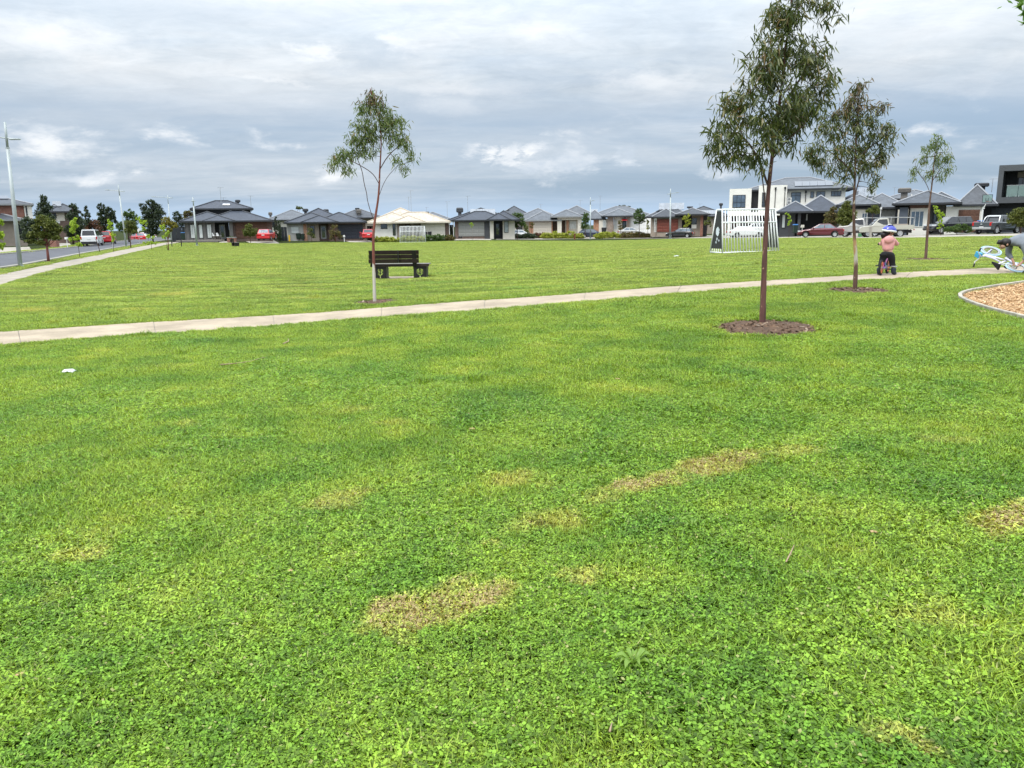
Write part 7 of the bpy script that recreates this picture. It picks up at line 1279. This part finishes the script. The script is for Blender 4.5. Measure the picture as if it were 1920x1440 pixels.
for l in lg: sk = Sk(); a0 = sk.p(l[2], .048*ka); sk.chain(a0, (l[2]+V3(.03, 0, -.05)*ka, .045*ka), (l[3]+V3(0, 0, .0), .04*ka), (l[3]+V3(-.06*ka, 0, -.005), .032*ka)); skin('shoe', BOOT, sk.v, sk.e, sk.r, adult)
mb = MB(); mb.ball(hed+V3(.012, 0, .02)*ka, (.115*ka, .105*ka, .105*ka), 14, 9); mb.tube([hed+V3(-.07, 0, .03)*ka, hed+V3(-.13, 0, .035)*ka, hed+V3(-.185, 0, -.0)*ka], [.05*ka, .06*ka, .012*ka], 10); mb.build('hair', HAIR, adult, smooth=True)
mb = MB(); fo = hed+V3(-.045, 0, -.06)*ka; mb.ball(fo, (.06*ka, .07*ka, .06*ka), 12, 8); mb.ball(fo+V3(-.035, 0, -.05)*ka, (.014*ka, .012*ka, .018*ka), 8, 6)
for y in (-.03, .03): mb.ball(fo+V3(-.05, y/ka if ka else 0, -.02)*ka, (.009*ka, .012*ka, .009*ka), 8, 6, 1)
for y in (-.095, .095): mb.ball(hed+V3(.0, y, -.02)*ka, (.022*ka, .012*ka, .03*ka), 8, 6)
mb.build('face', [SKIN, HAIR], adult, smooth=True)

# ------------------------------------------------------------------ small things lying on the grass
g2 = random.Random(3); PAPER = mat('litter_paper', (.72, .74, .76), .6); DRYL = mat('dry_leaf', (.45, .30, .16), .8, .3, 20); STK = mat('stick', (.36, .26, .17), .85)
def scrap(label, px, py, size, name='plastic_scrap', cat='litter', m=PAPER, hgt=.35):
    P = gp(px, py, .03); L = size/(FPX/(P.y*CP)); mb = MB(); n = 6; rows = []
    for i in range(n):
        for j in range(n): u, v = i/(n-1)-.5, j/(n-1)-.5; rows.append((u*L*(1+.3*(g2.random()-.5)), v*L*.8*(1+.3*(g2.random()-.5)), L*hgt*(.25+.75*g2.random())*max(0, 1-2.0*abs(u)*abs(u)-1.6*v*v)))
    mb.add(rows, [(i*n+j, (i+1)*n+j, (i+1)*n+j+1, i*n+j+1) for i in range(n-1) for j in range(n-1)]); o = mb.build(name, m, smooth=True); o.location = P; s3 = o.modifiers.new('thick', 'SOLIDIFY'); s3.thickness = .002; tag(o, label, cat, None, 'thing'); return o
scrap('crumpled white scrap of plastic on the lawn near the left edge', 129, 703, 24); scrap('small white scrap on the grass left of the near goal', 1268, 482.5, 9)
scrap('two pale leaves lying below the bark bed edging', 1842, 588, 13, 'fallen_leaf', 'leaf', DRYL, .2)
for px, py, sz, lab in [(885, 811, 12, 'pale dry leaf near the middle of the lawn'), (1637, 1007, 13, 'dry leaf on the clover right of centre'), (322, 1236, 14, 'dry leaf near the bottom left corner'), (545, 1080, 10, 'small brown leaf left of the biggest bare patch'), (1158, 716, 8, 'dry leaf before the broad mulch ring'), (40, 1278, 16, 'pale leaf at the bottom left edge')]: scrap(lab, px, py, sz, 'fallen_leaf', 'leaf', DRYL, .25)
def stick(label, pts, r):
    w_ = [gp(x, y, .045) for x, y in pts]; o_ = w_[0]; mb = MB(); mb.tube([p-o_ for p in w_], [r*(1-.5*i/(len(w_)-1)) for i in range(len(w_))], 6); q = mb.build('stick', STK, smooth=True); q.location = o_; tag(q, label, 'stick', 'sticks on the lawn')
stick('thin stick lying on the lawn left of centre', [(414, 690.5), (440, 688.5), (470, 684), (497, 676)], .008); stick('curved pale stick below the path', [(532, 650), (541, 646), (541, 641)], .010); stick('pale dry stalk in the clover near the bottom', [(1143, 1395), (1147, 1378)], .004); stick('pale forked stalk right of centre', [(1473, 1070), (1482, 1052), (1488, 1038)], .004)
WEED = leaf_mat('weed_leaf', [(.1, (.13, .25, .035)), (.6, (.22, .36, .06)), (1, (.33, .46, .10))], .35, .4)
def weed(label, px, py, size, nl, seed):
    P = gp(px, py); L = size/(FPX/(P.y*CP))/2; rg = random.Random(seed); o = thing('weed', label, 'weed', P, 0, 'broad leaved weeds in the lawn')
    for k in range(nl):
        a = k*2*math.pi/nl+rg.random()*.6; l = L*(.65+.5*rg.random()); w_ = l*.20; h = .02+.035*rg.random(); d = V3(math.cos(a), math.sin(a), 0); s3 = V3(-d.y, d.x, 0); mb = MB(); vs = []
        for t, ww, z in ((0, .15, .01), (.3, .7, .6), (.6, 1, 1), (.85, .7, .9), (1, .05, .55)): c = d*l*t+V3(0, 0, .02+h*z); vs += [c-s3*w_*ww+V3(0, 0, .008*ww), c+V3(0, 0, -.004), c+s3*w_*ww+V3(0, 0, .008*ww)]
        mb.add(vs, [(i*3+j, i*3+j+1, (i+1)*3+j+1, (i+1)*3+j) for i in range(4) for j in range(2)]); mb.build('leaf', WEED, o, smooth=True)
weed('broad leaved weed rosette in the lawn below the middle', 1188, 1256, 72, 13, 2); weed('small broad leaved weed right of the long bare patch', 1297, 995, 44, 5, 4); weed('small pale weed at the bottom left of the lawn', 150, 1368, 40, 6, 7)
